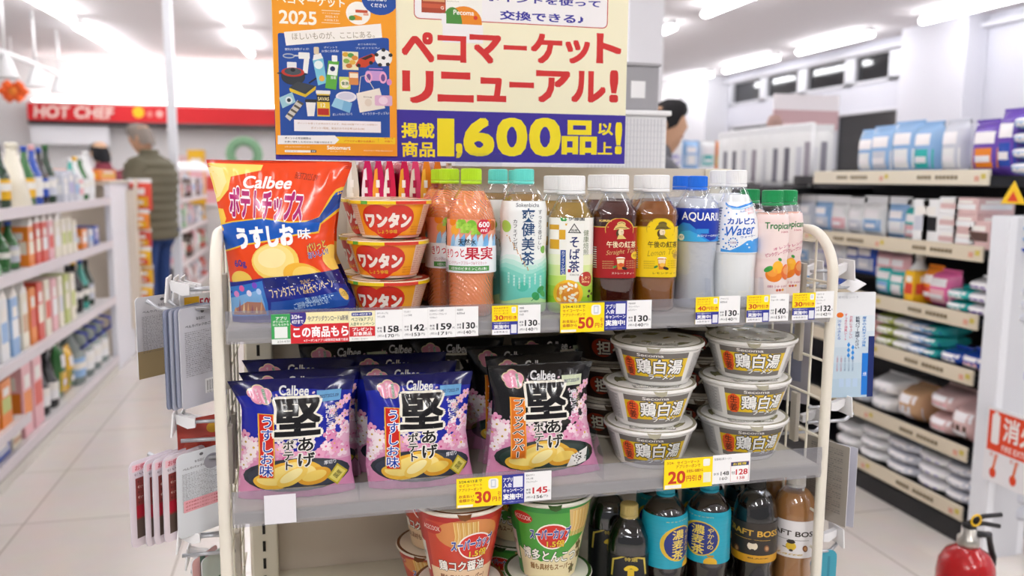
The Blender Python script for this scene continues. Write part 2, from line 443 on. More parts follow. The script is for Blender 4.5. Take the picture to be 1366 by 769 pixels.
# ================================================================== the gondola end rack
CREAM = mat('#e6e0d2', 'plastic', rough=.35); CREAM2 = mat('#dcd6c4', 'plastic', rough=.4); BEIGE = mat('#d9cfc0', 'matte'); SLOT = mat('#1c1a16', 'matte')
RAIL = clear_mat('clear_price_rail', '#eeeff4', .75, .08, '#c4c3ca', .15)
ACRYL = clear_mat('clear_acrylic', '#fbfcff', .9, .04)
RZ1, RZ2, RZ3 = 1.100, .846, .594          # shelf surfaces
rack = thing('display_rack', 'cream metal end rack with three shelves and curved wire side frames', 'rack', (.345, 1.15, 0))
RO = np.array([.345, 1.15, 0])
def rmb(m, name, parent=rack): return m.build(name, parent)
def shift(m):
    m.v = [(p[0] - RO[0], p[1] - RO[1], p[2] - RO[2]) for p in m.v]; return m
for sx in (-.1155, .8075):
    m = MB(); path = [(sx, 1.157, z) for z in (0, .5, 1.0, 1.15)]
    for k in range(1, 13):
        a = math.radians(90 * k / 12); path.append((sx, 1.157 + .075 * (1 - math.cos(a)), 1.15 + .072 * math.sin(a)))
    path += [(sx, 1.32, 1.222), (sx, 1.50, 1.222)]
    w, h, r = .0068, .0075, .003
    sec = [(-w, -h + r), (-w + r, -h), (w - r, -h), (w, -h + r), (w, h - r), (w - r, h), (-w + r, h), (-w, h - r)]
    m.sweep(path, sec, CREAM, True, up=(1, 0, 0))
    fr = rmb(shift(m), 'side_frame')
    m = MB()
    for y in (1.205, 1.265, 1.325, 1.385, 1.445):
        m.tube([(sx, y, .0), (sx, y, 1.219)], .0022, CREAM2, 6)
    for k in range(19):
        z = .06 + k * .0635
        m.tube([(sx, 1.16 if z < 1.17 else 1.21, z), (sx, 1.50, z)], .0022, CREAM2, 6)
    shift(m).build('wire_grid', fr)
    # slotted hanging bars clipped in the grid
    s_ = 1 if sx > 0 else -1
    for y, z0, z1 in ((1.235, 1.0, 1.165), (1.235, .86, .945), (1.30, .86, .945), (1.295, .62, .76)):
        m = MB(); m.box(sx - s_ * .004 - .004, sx - s_ * .004 + .004, y - .009, y + .009, z0, z1, mat('#b9b2a6', 'plastic'), .0015); shift(m).build('grid_clip', fr)
m = MB(); m.box(-.108, .80, 1.500, 1.508, .05, 1.322, BEIGE); rmb(shift(m), 'back_panel')
for sx in (-.104, .752):
    m = MB(); m.box(sx, sx + .045, 1.472, 1.500, .05, 1.322, CREAM2, .003)
    up = rmb(shift(m), 'upright')
    m = MB()
    for k in range(38):
        z = .10 + k * .032
        m.box(sx + .019, sx + .024, 1.4712, 1.4722, z, z + .019, SLOT)
    shift(m).build('slot_row', up)
for z, y0, lip in ((RZ1, 1.150, .024), (RZ2, 1.150, .030), (RZ3, 1.10, .028)):
    m = MB(); m.box(-.1045, .7985, y0, 1.499, z - .018, z, mat('#d3cdbb', 'plastic', rough=.4), .003)
    sh = rmb(shift(m), 'shelf_board')
    m = MB()
    pr = [(y0 - .003, z - .020), (y0 - .0052, z - .012), (y0 - .0036, z + .004), (y0 - .0052, z + .012), (y0 - .0036, z + lip), (y0 - .001, z + lip), (y0 - .0020, z + .004), (y0 - .001, z - .020)]
    V = [(-.1045, a, b) for a, b in pr] + [(.7985, a, b) for a, b in pr]; k = len(pr)
    m.add(V, [list(range(k)), list(range(2 * k - 1, k - 1, -1))] + [(q, (q + 1) % k, (q + 1) % k + k, q + k) for q in range(k)], RAIL)
    shift(m).build('price_rail', sh)
# clear dividers standing on the shelves
for x, z, h in ((.196, RZ1, .085), (.404, RZ1, .05), (.600, RZ1, .05), (.690, RZ1, .05)):
    m = MB()
    m.add([(x - .0008 + q, y, zz) for q in (0, .0016) for y, zz in ((1.158, z), (1.47, z), (1.47, z + h), (1.166, z + h))], [(0, 1, 2, 3), (7, 6, 5, 4), (0, 4, 5, 1), (1, 5, 6, 2), (2, 6, 7, 3), (3, 7, 4, 0)], ACRYL)
    rmb(shift(m), 'shelf_divider')
for x, h in ((.066, .10), (.247, .10), (.432, .07), (.624, .07)):
    m = MB()
    m.add([(x - .0008 + q, y, zz) for q in (0, .0016) for y, zz in ((1.158, RZ2), (1.36, RZ2), (1.36, RZ2 + h), (1.20, RZ2 + h), (1.162, RZ2 + h * .55))], [(0, 1, 2, 3, 4), (9, 8, 7, 6, 5), (0, 5, 6, 1), (1, 6, 7, 2), (2, 7, 8, 3), (3, 8, 9, 4), (4, 9, 5, 0)], ACRYL)
    rmb(shift(m), 'shelf_divider')
m = MB(); m.box(-.1045, .7985, 1.13, 1.499, 0, .10, CREAM, .004); rmb(shift(m), 'base_plinth')
# ================================================================== bags
def interp(pts, y):
    pts = sorted(pts, key=lambda p: p[1]); return np.interp(y, [p[1] for p in pts], [p[0] for p in pts])

class BagShape:
    """pillow bag: outline in mm (x left, x right against height), standing upright"""
    def __init__(s, H, left, right, bulge, lean=0, seed=1, seal=9, crease=1.0, bottom=.55):
        s.H = H; s.l = sorted(left); s.r = sorted(right); s.b = bulge; s.lean = lean; s.seal = seal; s.bottom = bottom
        rs = np.random.RandomState(seed); s.W = float(np.mean([b[1] - a[1] for a, b in zip(s.l, s.r)]))
        s.cr = []
        for k in range(16):
            top = k % 2
            u, v = rs.uniform(.02, .98), (rs.uniform(.72, .97) if top else rs.uniform(.03, .3))
            if k % 4 == 3: u, v = rs.choice([.06, .94]) + rs.uniform(-.05, .05), rs.uniform(.3, .7)
            cu, cv = .5 + rs.uniform(-.2, .2), .5 + rs.uniform(-.1, .1)
            d = np.array([(cu - u) * s.W, (cv - v) * H]); d /= np.linalg.norm(d)
            s.cr.append((u * s.W, v * H, d[0], d[1], rs.uniform(5, 9), rs.uniform(25, 60), rs.uniform(-2.2, 1.6) * crease))
        s.ph = rs.uniform(0, 6.28, 4); s.per = rs.uniform(13, 19)
    def edges(s, v):
        return np.interp(v, [p[0] for p in s.l], [p[1] for p in s.l]), np.interp(v, [p[0] for p in s.r], [p[1] for p in s.r])
    def bulge(s, u, v):
        """u 0..1, v mm -> mm out"""
        t = np.clip(v / s.H, 0, 1); uu = np.clip(u, 0, 1)
        env = (1 - np.abs(2 * uu - 1) ** 2.6) ** .75
        tv = np.where(t > .42, 1 - ((t - .42) / .58) ** 2.4, 1 - (1 - s.bottom) * ((.42 - t) / .42) ** 2.6)
        b = s.b * env * np.clip(tv, 0, 1) ** .9
        x = u * s.W
        w = np.zeros_like(x)
        for (cx_, cy_, dx, dy, wd, ln, am) in s.cr:
            a = (x - cx_) * dx + (v - cy_) * dy; p = -(x - cx_) * dy + (v - cy_) * dx
            w += am * np.exp(-(p / wd) ** 2) * np.exp(-(a / ln) ** 2)
        dt = s.H - v
        w += 1.5 * np.exp(-(dt / 26) ** 2) * np.clip((dt - s.seal) / 10, 0, 1) * np.sin(2 * math.pi * x / s.per + s.ph[0] + np.sin(x / 30 + s.ph[1]))
        w += 1.2 * np.exp(-(v / 22) ** 2) * np.sin(2 * math.pi * x / (s.per * 1.2) + s.ph[2])
        return b + w * np.clip(env, 0, 1)
    def warp(s, sign=1):
        def f(U, V, Z):
            u = U / s.W; l, r = s.edges(V)
            X = l + (r - l) * u
            b = s.bulge(u, V) + Z * 1000
            lean = s.lean * V
            return np.stack([X / 1000, (lean - b * sign) / 1000, V / 1000], 1)
        return f

def px_outline(Y, X0, z0, left, right):
    L = []; R = []
    for (px, py) in left: p = at(px, py, Y); L.append(((p[2] - z0) * 1000, (p[0] - X0) * 1000))
    for (px, py) in right: p = at(px, py, Y); R.append(((p[2] - z0) * 1000, (p[0] - X0) * 1000))
    return L, R

def bag_inv(Y, X0, z0, sh):
    def f(px, py):
        p = at(px, py, Y); v = (p[2] - z0) * 1000; l, r = sh.edges(v)
        return ((p[0] * 1000 - X0 * 1000 - l) / (r - l) * sh.W, v)
    return f

def make_bag(name, label, cat, group, sh, art, loc, rot, back='#e8e6ea', seal_col='#8a1208', date=None, step=(3, 3)):
    """bag mesh (printed front and plain back) with a crimped top seal and sometimes a date patch as parts"""
    mb = MB()
    n1, n2 = 18, 24
    U, V = np.meshgrid(np.linspace(0, sh.W, n1 + 1), np.linspace(0, sh.H, n2 + 1)); U = U.ravel(); V = V.ravel()
    B = sh.warp(-1)(U, V, np.zeros_like(U))
    mb.add([tuple(p) for p in B], [(j * (n1 + 1) + i, (j + 1) * (n1 + 1) + i, (j + 1) * (n1 + 1) + i + 1, j * (n1 + 1) + i + 1) for j in range(n2) for i in range(n1)], mat(back, 'film'), True)
    o = art.build(name, sh.warp(1), None, step, loc=loc, extra=mb, rot=rot)
    props(o, label, cat, group)
    # crimped seal strip
    a = Art(sh.W, sh.seal + 1, None, 'film')
    a.rect(-1, -1, sh.W + 1, sh.seal + 2, seal_col, mm=True)
    w0 = sh.warp(1)
    def sw(U, V, Z):
        P = w0(U, V + sh.H - sh.seal, Z * 0)
        P[:, 1] = sh.lean * (V + sh.H - sh.seal) / 1000 - .0012 - .0005 * np.sin(V * 2.6) - .0012 * np.sin(U / sh.W * 7 + sh.ph[0]) * V / sh.seal; return P
    a.build('top_seal', sw, o, (5, .6))
    if date:
        a, (x0, y0, x1, y1), c, t = date
        d = Art(sh.W, sh.H, None, 'paper'); d.rect(x0, y0, x1, y1, c, mm=True)
        d.text(t, x0 + (x1 - x0) * .12, y0 + (y1 - y0) * .32, x1 - (x1 - x0) * .1, y0 + (y1 - y0) * .62, '#26336b', .01, mm=True)
        def dw(U, V, Z): return w0(U, V, Z + .0026)
        d.build('date_panel', dw, o, (5, 5))
    return o

# ---- orange potato chip bag -----------------------------------------------
Yc, Xc, zc = 1.205, -.030, RZ1 + .001
L_, R_ = px_outline(Yc, Xc, zc, [(274, 214), (287, 262), (300, 330), (306, 370), (309, 413), (311, 431)], [(467, 221), (452, 262), (446, 310), (446, 345), (462, 380), (474, 399), (474, 424)])
Hc = max(L_[0][0], R_[0][0])
chip = BagShape(Hc, L_, R_, 34, lean=.05, seed=5, crease=1.25)
def Z3(x, y): return (265 + x / 3.495, 200 + y / 3.495)
A = Art(chip.W, Hc, bag_inv(Yc, Xc, zc, chip), 'film', gap=.0003)
A.rect(-5, -5, chip.W + 5, Hc + 5, '#ea4715', mm=True)
def zp(pts): return [Z3(*p) for p in pts]
A.poly(zp([(30, 60), (300, 70), (290, 96), (150, 125), (140, 185), (95, 240), (30, 260)]), '#f7d96a')
A.poly(zp([(40, 70), (110, 85), (130, 150), (100, 215), (60, 240)]), '#ffe9a0')
A.poly(zp([(60, 270), (115, 275), (130, 320), (120, 350), (60, 370)]), '#f6c945')
A.poly(zp([(100, 345), (160, 330), (300, 312), (420, 330), (520, 325), (560, 310), (640, 185), (700, 160), (700, 260), (570, 345), (560, 385), (450, 395), (340, 420), (220, 440), (140, 470), (90, 490)]), '#f2c230')
A.poly(zp([(100, 352), (160, 336), (300, 318), (420, 337), (520, 331), (565, 316), (640, 200), (700, 180), (700, 240), (565, 340), (556, 378), (450, 388), (340, 413), (220, 433), (140, 462), (90, 480)]), '#1257b8')
A.poly(zp([(500, 332), (560, 312), (630, 215), (690, 200), (640, 260), (570, 338)]), '#0d3f93')
A.ell(*Z3(240, 428), *Z3(500, 600), '#f7d060', rot=6); A.ell(*Z3(250, 436), *Z3(470, 580), '#fde28b', rot=6); A.ell(*Z3(275, 452), *Z3(420, 540), '#ffeba9', rot=8)
A.ell(*Z3(380, 520), *Z3(620, 650), '#f3b93c', rot=-12); A.ell(*Z3(425, 535), *Z3(600, 640), '#f9d266', rot=-12)
A.ell(*Z3(575, 440), *Z3(680, 560), '#f9d060'); A.ell(*Z3(150, 560), *Z3(260, 640), '#f6cf5c')
A.poly(zp([(90, 625), (175, 612), (300, 588), (480, 572), (640, 555), (760, 545), (800, 850), (60, 850)]), '#15268f')
A.poly(zp([(300, 588), (480, 572), (640, 555), (760, 545), (760, 640), (560, 600), (320, 640)]), '#0e1c6e')
A.poly(zp([(140, 640), (300, 600), (330, 760), (150, 775)]), '#2f7bd0')     # night sky picture, plain towers of light
A.poly(zp([(150, 690), (290, 640), (318, 756), (150, 768)]), '#7fb6e8'); A.poly(zp([(170, 740), (230, 700), (300, 700), (322, 756), (165, 766)]), '#b07a66')
for k in range(7):
    x, y = 175 + k * 20, 725 - (k * 37) % 45; A.poly(zp([(x - 6, 752), (x, y), (x + 6, 752)]), ['#d9a77c', '#8d5a6e', '#e8cfa6'][k % 3])
for (x, y, c) in ((205, 640, '#d85aa0'), (265, 622, '#7d4fd0'), (240, 660, '#f0e6ff'), (180, 668, '#e08fd0'), (285, 650, '#bcd8ff')): A.ell(*Z3(x - 14, y - 14), *Z3(x + 14, y + 14), c)
rs = random.Random(3)
A.ells([(*A.inv(*Z3(rs.uniform(310, 690), rs.uniform(575, 640))), r_, r_, 0) for r_ in [.35, .5, .8] * 13], '#cfe0ff', 6)
A.poly(zp([(340, 700), (640, 655), (700, 660), (690, 720), (360, 752), (340, 735)]), '#2456b0')
A.text('Calbee', *Z3(205, 122), *Z3(432, 182), '#fffdf6', .03, shear=.25, rot=-1)
A.text('ポテトチップス', *Z3(132, 180), *Z3(484, 325), '#b3186b', .06, out=[('#fff4f6', .05)], shear=.12, rot=-4)
A.text('うすしお', *Z3(172, 350), *Z3(448, 448), '#ffffff', .07, rot=4)
A.text('味', *Z3(462, 362), *Z3(522, 412), '#ffffff', .03, rot=4)
A.text('パリっと', *Z3(500, 425), *Z3(592, 462), '#ffd93a', .03, out=[('#1c2f86', .04)], rot=14)
A.text('おいしい!', *Z3(508, 462), *Z3(602, 492), '#2a3c9a', .03, out=[('#ffffff', .03)], rot=10)
A.text('60g', *Z3(168, 508), *Z3(230, 548), '#2b3a98', .02, rot=6)
A.text('カルビー', *Z3(470, 592), *Z3(540, 610), '#e9c25e', 0, rot=6)
A.text('ファンタスティックキャンペーン', *Z3(325, 616), *Z3(645, 656), '#f3e2b0', .01, rot=8)
A.text('2025', *Z3(485, 640), *Z3(540, 655), '#e9c25e', 0, rot=6)
A.text('貸し切りパーティー', *Z3(490, 668), *Z3(640, 694), '#bfe3ff', .012, rot=9)
A.text('ご招待などが当たる!', *Z3(440, 690), *Z3(606, 716), '#bfe3ff', .012, rot=9)
A.ell(*Z3(643, 640), *Z3(708, 694), '#ecc45a'); A.text('11.5万名', *Z3(650, 655), *Z3(702, 675), '#5a3a10', .0, rot=5)
A.text('BEST2025.09', *Z3(452, 110), *Z3(552, 140), '#8a2a10', 0, rot=-8)
bag1 = make_bag('chip_bag', 'big orange potato chip bag with blue band, front of top shelf', 'chips bag', 'orange chip bags', chip, A, (Xc, Yc, zc), 0, '#d9d4ce', '#c93410')
dup(bag1, (Xc + .006, Yc + .078, zc), math.radians(-8), 'orange potato chip bag standing behind the big orange bag, only its right edge showing', 'orange chip bags')

# ---- dark kettle chip bags -------------------------------------------------
def Z4(x, y): return (470 + x / 3.494, 460 + y / 3.494)
Yk, Xk, zk = 1.205, .152, RZ2 + .001
L_, R_ = px_outline(Yk, Xk, zk, [(484, 503), (491, 540), (490, 580), (488, 620), (492, 650), (493, 662)], [(632, 499), (626, 530), (622, 575), (627, 615), (632, 640), (632, 655)])
Hk = (L_[0][0] + R_[0][0]) / 2
kata = BagShape(Hk, L_, R_, 30, lean=.06, seed=9, crease=1.2)
def flower(A, x, y, r, c1='#f6cbdc', c2='#d9568f', n=5):
    a0 = (x * 7 + y * 3) % 6
    A.ells([(x + r * .55 * math.cos(a0 + 2 * math.pi * k / n), y + r * .55 * math.sin(a0 + 2 * math.pi * k / n), r * .5, r * .37, math.degrees(a0 + 2 * math.pi * k / n)) for k in range(n)], c1)
    A.ells([(x, y, r * .2, r * .2, 0)], c2, 8)
def kata_art(black):
    A = Art(kata.W, Hk, bag_inv(Yk, Xk, zk, kata), 'film', gap=.0003)
    base = '#121014' if black else '#1824a6'
    A.rect(-5, -5, kata.W + 5, Hk + 5, base, mm=True)
    if not black:
        A.poly([(-5, Hk + 5), (kata.W + 5, Hk + 5), (kata.W + 5, Hk * .88), (kata.W * .5, Hk * .93), (-5, Hk * .87)], '#11135e', mm=True)
    W, H = kata.W, Hk
    A.poly([(-5, -5), (W + 5, -5), (W + 5, H * .56), (W * .9, H * .53), (W * .8, H * .45), (W * .62, H * .40), (W * .4, H * .38), (W * .2, H * .41), (W * .08, H * .44), (-5, H * .43)], '#eab4cf', mm=True)
    A.poly([(-5, -5), (W + 5, -5), (W + 5, H * .30), (W * .5, H * .36), (-5, H * .34)], '#e093bb', mm=True)
    r = random.Random(4)
    for k in range(54):
        x = r.uniform(0, W); y = H * (.37 + .2 * abs(x / W - .5) * 2) + r.uniform(-H * .16, H * .10)
        flower(A, x, y, r.uniform(6, 10), r.choice(['#fbe3ec', '#f7cfe0', '#eaa3c4', '#fff4f6', '#e28fb8']), r.choice(['#d85a94', '#e8b84a', '#c8447f']))
    for k in range(9): flower(A, W * (.90 + .07 * math.sin(k * 2.1)), H * (.52 + k * .042), r.uniform(4.5, 7), r.choice(['#fbe3ec', '#f3bdd5']), '#d8a23a')
    for k in range(8): flower(A, W * r.uniform(.02, .14), H * r.uniform(.28, .5), r.uniform(6, 9), r.choice(['#fff1f5', '#f7cfe0']), '#c9a23a')
    for k in range(14):
        x, y = W * r.uniform(.06, .85), H * r.uniform(.5, .9); A.ell(x - 2.2, y - 1.4, x + 2.2, y + 1.4, '#f7d5e3', rot=r.uniform(0, 180), n=8, mm=True)
    A.ell(W * .04, H * .065, W * .98, H * .365, '#2c313d' if not black else '#22312f', mm=True)
    A.ell(W * .08, H * .085, W * .94, H * .335, '#363c4c' if not black else '#2b3f3b', mm=True)
    for (x, y, rx, ry, ro, c) in ((.36, .165, .17, .085, 20, '#e8ab2e'), (.56, .19, .19, .085, -14, '#eeb93a'), (.66, .12, .15, .075, 12, '#e3a328'), (.28, .09, .15, .07, -6, '#f0bd3e'), (.36, .175, .13, .05, 24, '#f8dd7a'), (.54, .20, .14, .05, -14, '#fbe28a'),
                                  (.66, .125, .11, .045, 12, '#f6d566'), (.27, .10, .11, .04, -6, '#fae07f'), (.47, .13, .15, .065, 30, '#f5cf5c'), (.46, .14, .11, .042, 30, '#ffeea6')):
        A.ell(W * (x - rx), H * (y + .075 - ry), W * (x + rx), H * (y + .075 + ry), c, rot=ro, mm=True)
    if black:
        A.poly([(W * .74, H * 0.205), (W * .92, H * 0.255), (W * .87, H * 0.125), (W * .68, H * 0.090)], '#f3f1ec', mm=True)
        for k in range(26):
            x, y = W * r.gauss(.80, .035), H * r.gauss(.17, .022); A.ell(x - 1.2, y - 1, x + 1.2, y + 1, r.choice(['#2a2522', '#5a4a3a', '#151210']), n=5, mm=True)
    else:
        A.poly([(W * .77, H * 0.170), (W * .87, H * 0.280), (W * .96, H * 0.190), (W * .85, H * 0.090)], '#c7b32e', mm=True)
        A.poly([(W * .79, H * 0.170), (W * .87, H * 0.260), (W * .94, H * 0.190), (W * .85, H * 0.110)], '#e6d86a', mm=True)
        A.text('国産', W * .83, H * .16, W * .90, H * .21, '#4a4318', .01, mm=True, rot=40)
        A.text('厚切り', W * .75, H * .285, W * .86, H * .32, '#e6e6ea', .02, mm=True)
    # flavour band
    c1, c2 = ('#e2761c', '#f2a43a') if black else ('#cf2418', '#e9b642')
    A.poly([Z4(*p) for p in ((145, 283), (216, 283), (220, 555), (150, 560))], c2); A.poly([Z4(*p) for p in ((151, 286), (211, 286), (214, 552), (155, 556))], c1)
    if black: A.text('ブラックペッパー', *Z4(160, 290), *Z4(206, 550), '#14110f', .02, out=[('#fff8ec', .06)], vert=True)
    else: A.text('うすしお味', *Z4(158, 292), *Z4(210, 548), '#1a3fa8', .02, out=[('#ffffff', .06)], vert=True)
    A.text('堅', *Z4(214, 222), *Z4(412, 366), '#121014', .05, out=[('#f6f1e4', .055)])
    A.text('あげ', *Z4(308, 374), *Z4(388, 500), '#121014', .03, out=[('#fbf6ee', .06)], vert=True)
    A.text('ポテト', *Z4(248, 390), *Z4(300, 516), '#121014', .03, out=[('#fbf6ee', .06)], vert=True)
    A.text('Calbee', *Z4(250, 170), *Z4(372, 204), '#f3f3f6' , .03, shear=.2, rot=-3)
    A.text('噛むほどうまい!', *Z4(436, 248), *Z4(470, 386), '#f4f1f6', .02, vert=True)
    A.text('食べだすとやみつき', *Z4(474, 236), *Z4(490, 330), '#e6d9a8', 0, vert=True)
    x, y = A.inv(*Z4(168, 208))
    for k in range(5):
        t = 1.57 + 2 * math.pi * k / 5; A.ell(x + 8 * math.cos(t) - 8.5, y + 6 * math.sin(t) - 7.5, x + 8 * math.cos(t) + 8.5, y + 6 * math.sin(t) + 7.5, '#f7e3b8', n=16, mm=True)
    for k in range(5):
        t = 1.57 + 2 * math.pi * k / 5; A.ell(x + 8 * math.cos(t) - 7.6, y + 6 * math.sin(t) - 6.6, x + 8 * math.cos(t) + 7.6, y + 6 * math.sin(t) + 6.6, '#ee9cb8', n=16, mm=True)
    A.text('期間限定', *Z4(178, 182), *Z4(196, 240), '#3e8a4a', .02, out=[('#ffffff', .05)], vert=True)
    A.text('デザイン', *Z4(150, 182), *Z4(168, 240), '#ffffff', .02, vert=True)
    return A
KB, KK = kata_art(False), kata_art(True)
dx0, dy0 = KB.inv(*Z4(402, 232)); dx1, dy1 = KB.inv(*Z4(508, 182))
date_b = (None, (dx0, dy0, dx1, dy1), '#6aa8d8', 'BEST2025.09'); date_k = (None, (dx0, dy0, dx1, dy1), '#d8e2c4', 'BEST2025.09')
kb1 = make_bag('chip_bag', 'blue kettle chip bag with cherry blossoms, front one in the middle of the second shelf', 'chips bag', 'blue kettle chip bags', kata, KB, (Xk, Yk, zk), 0, '#23234a', '#0f1250', date_b)
dup(kb1, (Xk - .010, Yk + .075, zk), math.radians(2), 'blue kettle chip bag directly behind the middle front blue bag', 'blue kettle chip bags')
dup(kb1, (Xk - .016, Yk + .150, zk), math.radians(-2), 'blue kettle chip bag deepest in the middle row, mostly in shade', 'blue kettle chip bags')
# left row: a little wider, front bag leaning
Y2, X2 = 1.205, -.024
L_, R_ = px_outline(Y2, X2, zk, [(302, 510), (322, 545), (322, 600), (318, 640), (318, 660), (318, 672)], [(474, 504), (466, 545), (466, 590), (470, 630), (474, 648), (474, 662)])
k2 = BagShape((L_[0][0] + R_[0][0]) / 2, L_, R_, 30, lean=.05, seed=21, crease=1.3)
KB2 = Art(k2.W, k2.H, None, 'film', gap=.0003)
KB2.items = [(np.stack([V[:, 0] * k2.W / kata.W, V[:, 1] * k2.H / kata.H], 1), f, c, l, lo, hi, z) for V, f, c, l, lo, hi, z in KB.items]
d2 = (None, (dx0 * k2.W / kata.W, dy0 * k2.H / kata.H, dx1 * k2.W / kata.W, dy1 * k2.H / kata.H), '#6aa8d8', 'BEST2025.09')
kb2 = make_bag('chip_bag', 'blue kettle chip bag with cherry blossoms, front one beside the cream side frame', 'chips bag', 'blue kettle chip bags', k2, KB2, (X2, Y2, zk), 0, '#23234a', '#0f1250', d2)
dup(kb2, (X2 + .012, Y2 + .055, zk + .0), math.radians(3), 'blue kettle chip bag second in the row beside the cream side frame', 'blue kettle chip bags')
dup(kb2, (X2 + .010, Y2 + .135, zk), math.radians(-2), 'blue kettle chip bag third in the row beside the cream side frame, in shade', 'blue kettle chip bags')
# black pepper row
Y3, X3 = 1.205, .340
L_, R_ = px_outline(Y3, X3, zk, [(652, 490), (658, 530), (655, 580), (650, 620), (645, 645), (645, 652)], [(792, 484), (784, 520), (784, 560), (792, 600), (800, 626), (801, 642)])
k3 = BagShape((L_[0][0] + R_[0][0]) / 2, L_, R_, 30, lean=.05, seed=33, crease=1.3)
KK3 = Art(k3.W, k3.H, None, 'film', gap=.0003)
KK3.items = [(np.stack([V[:, 0] * k3.W / kata.W, V[:, 1] * k3.H / kata.H], 1), f, c, l, lo, hi, z) for V, f, c, l, lo, hi, z in KK.items]
d3 = (None, (dx0 * k3.W / kata.W, dy0 * k3.H / kata.H, dx1 * k3.W / kata.W, dy1 * k3.H / kata.H), '#d8e2c4', 'BEST2025.09')
kk = make_bag('chip_bag', 'black pepper chip bag with cherry blossoms and orange flavour band, front of its row', 'chips bag', 'black kettle chip bags', k3, KK3, (X3, Y3, zk), 0, '#1a181a', '#0c0a0c', d3)
dup(kk, (X3 + .010, Y3 + .070, zk), math.radians(3), 'black chip bag just behind the front black pepper bag', 'black kettle chip bags')
dup(kk, (X3 - .006, Y3 + .145, zk), math.radians(-3), 'black chip bag at the back of the black pepper row, in deep shade', 'black kettle chip bags')

for X_, Y_, rt, lb in ((.062, 1.425, 4, 'black chip bag deep in the shade between the two blue rows'), (.248, 1.42, -5, 'black chip bag deep in the shade between the blue and black rows'), (.425, 1.41, 6, 'black chip bag deep in the shade beside the ramen bowls'), (.150, 1.435, 0, 'black chip bag deepest in the middle, behind the blue row')):
    dup(kk, (X_, Y_, zk + .002), math.radians(rt), lb, 'black kettle chip bags')
# ================================================================== bottles
class Bottle:
    def __init__(s, X, Y, prof, n, yaw):
        s.X, s.Y, s.prof, s.n, s.yaw = X, Y, prof, n, yaw
        s.pz = [p[1] for p in prof]; s.pr = [p[0] for p in prof]; s.pn = [p[2] if len(p) > 2 else n for p in prof]
    def r(s, th, z):
        R = np.interp(z, s.pz, s.pr); e = np.interp(z, s.pz, s.pn)
        return R * (np.abs(np.cos(th)) ** e + np.abs(np.sin(th)) ** e) ** (-1 / e)
    def inv(s, z0, W, lz, R):
        """photo frame -> label canvas (mm): arc from the label's left edge, height above the label's foot"""
        def f(px, py):
            d = M @ _ray(px, py); ox, oy = CAM[0] - s.X, CAM[1] - s.Y; Rm = R / 1000
            a = d[0] ** 2 + d[1] ** 2; b = 2 * (ox * d[0] + oy * d[1]); c = ox * ox + oy * oy - Rm * Rm
            disc = b * b - 4 * a * c
            t = (-b - math.sqrt(disc)) / (2 * a) if disc > 0 else -b / (2 * a)
            x, y = ox + d[0] * t, oy + d[1] * t
            z = CAM[2] + d[2] * (math.hypot(ox, oy) - Rm) / math.hypot(d[0], d[1])      # height read off at the front of the bottle
            th = math.atan2(y, x) - s.yaw + math.pi / 2
            while th > math.pi: th -= 2 * math.pi
            while th < -math.pi: th += 2 * math.pi
            return (th * R + W / 2, (z - z0) * 1000 - lz)
        return f
    def warp(s, W, lz, R, off=.0004):
        def f(U, V, Z):
            th = (U - W / 2) / R - math.pi / 2
            r = s.r(th, V + lz) / 1000 + Z + off
            return np.stack([r * np.cos(th), r * np.sin(th), (V + lz) / 1000], 1)
        return f

def face_yaw(X, Y, extra=0): return -math.atan2(X, Y) + extra

def make_bottle(name, label, group, B, z0, shell, drink, fill, cap, cap_z, label_fn=None, lz=(60, 130), R=34, wrap=1.0, fin='label', cap_r=15, ring=None, cap_h=17, inner=1.2, inset=0):
    """Empty > shell, drink, label, cap (> tamper ring)"""
    t = thing(name, label, 'bottle', (B.X, B.Y, z0), B.yaw, group)
    m = MB(); m.lathe([(p[0] / 1000, p[1] / 1000, p[2] if len(p) > 2 else B.n) for p in B.prof], shell, 40); m.build('bottle_shell', t)
    if drink:
        zs = sorted(set([p[1] for p in B.prof if p[1] < fill] + [fill])); pr = []
        for z in zs:
            pr.append((max(np.interp(z, B.pz, B.pr) - inner, 1) / 1000, (z + (inner if z == zs[0] else 0)) / 1000, float(np.interp(z, B.pz, B.pn))))
        m = MB(); m.lathe(pr, drink, 40); m.build('drink', t)
    c = mat(cap, 'plastic', rough=.35)
    m = MB(); r = cap_r / 1000; z = cap_z / 1000; h = cap_h / 1000
    m.lathe([(r, z), (r, z + h - .002)], c, 72, ribs=1, rib=-.0005, smooth=False)
    m.lathe([(r - .0004, z + h - .002), (r - .001, z + h - .0006), (r - .003, z + h), (0, z + h)], c, 36)
    cp = m.build('bottle_cap', t)
    m = MB(); m.lathe([(r - .0002, z - .0055), (r + .0003, z - .005), (r + .0003, z - .001), (r - .001, z - .0006)], c, 36); m.build('tamper_ring', cp)
    m = MB(); m.lathe([(r - .0025, z - .009), (r + .0006, z - .0085), (r + .0006, z - .0068), (r - .0025, z - .0062)], shell, 36); m.build('neck_ring', t)
    if label_fn:
        W = 2 * math.pi * R * wrap; H = lz[1] - lz[0]
        a = Art(W, H, B.inv(z0, W, lz[0], R), fin, eps=.00006)
        label_fn(a)
        a.build('bottle_label', B.warp(W, lz[0], R, .0004), t, (5, 5))
    return t

def px_bottle(px_axis, py, Y): return at(px_axis, py, Y)[0]
CLR = clear_mat('clear_bottle', '#fafcff', .85, .04)
CLRF = clear_mat('clear_faceted_bottle', '#fff6f0', .75, .05, bump=('wave', 95, .8))
CLRN = clear_mat('clear_dimpled_bottle', '#fafcff', .8, .05, bump=('noise', 70, .5))
def drinkm(c, tr=.55, rough=.08, tint=None): return clear_mat('drink_' + c.strip('#'), tint or c, .95, rough, c, 1 - tr)
BZ = RZ1 + .0005

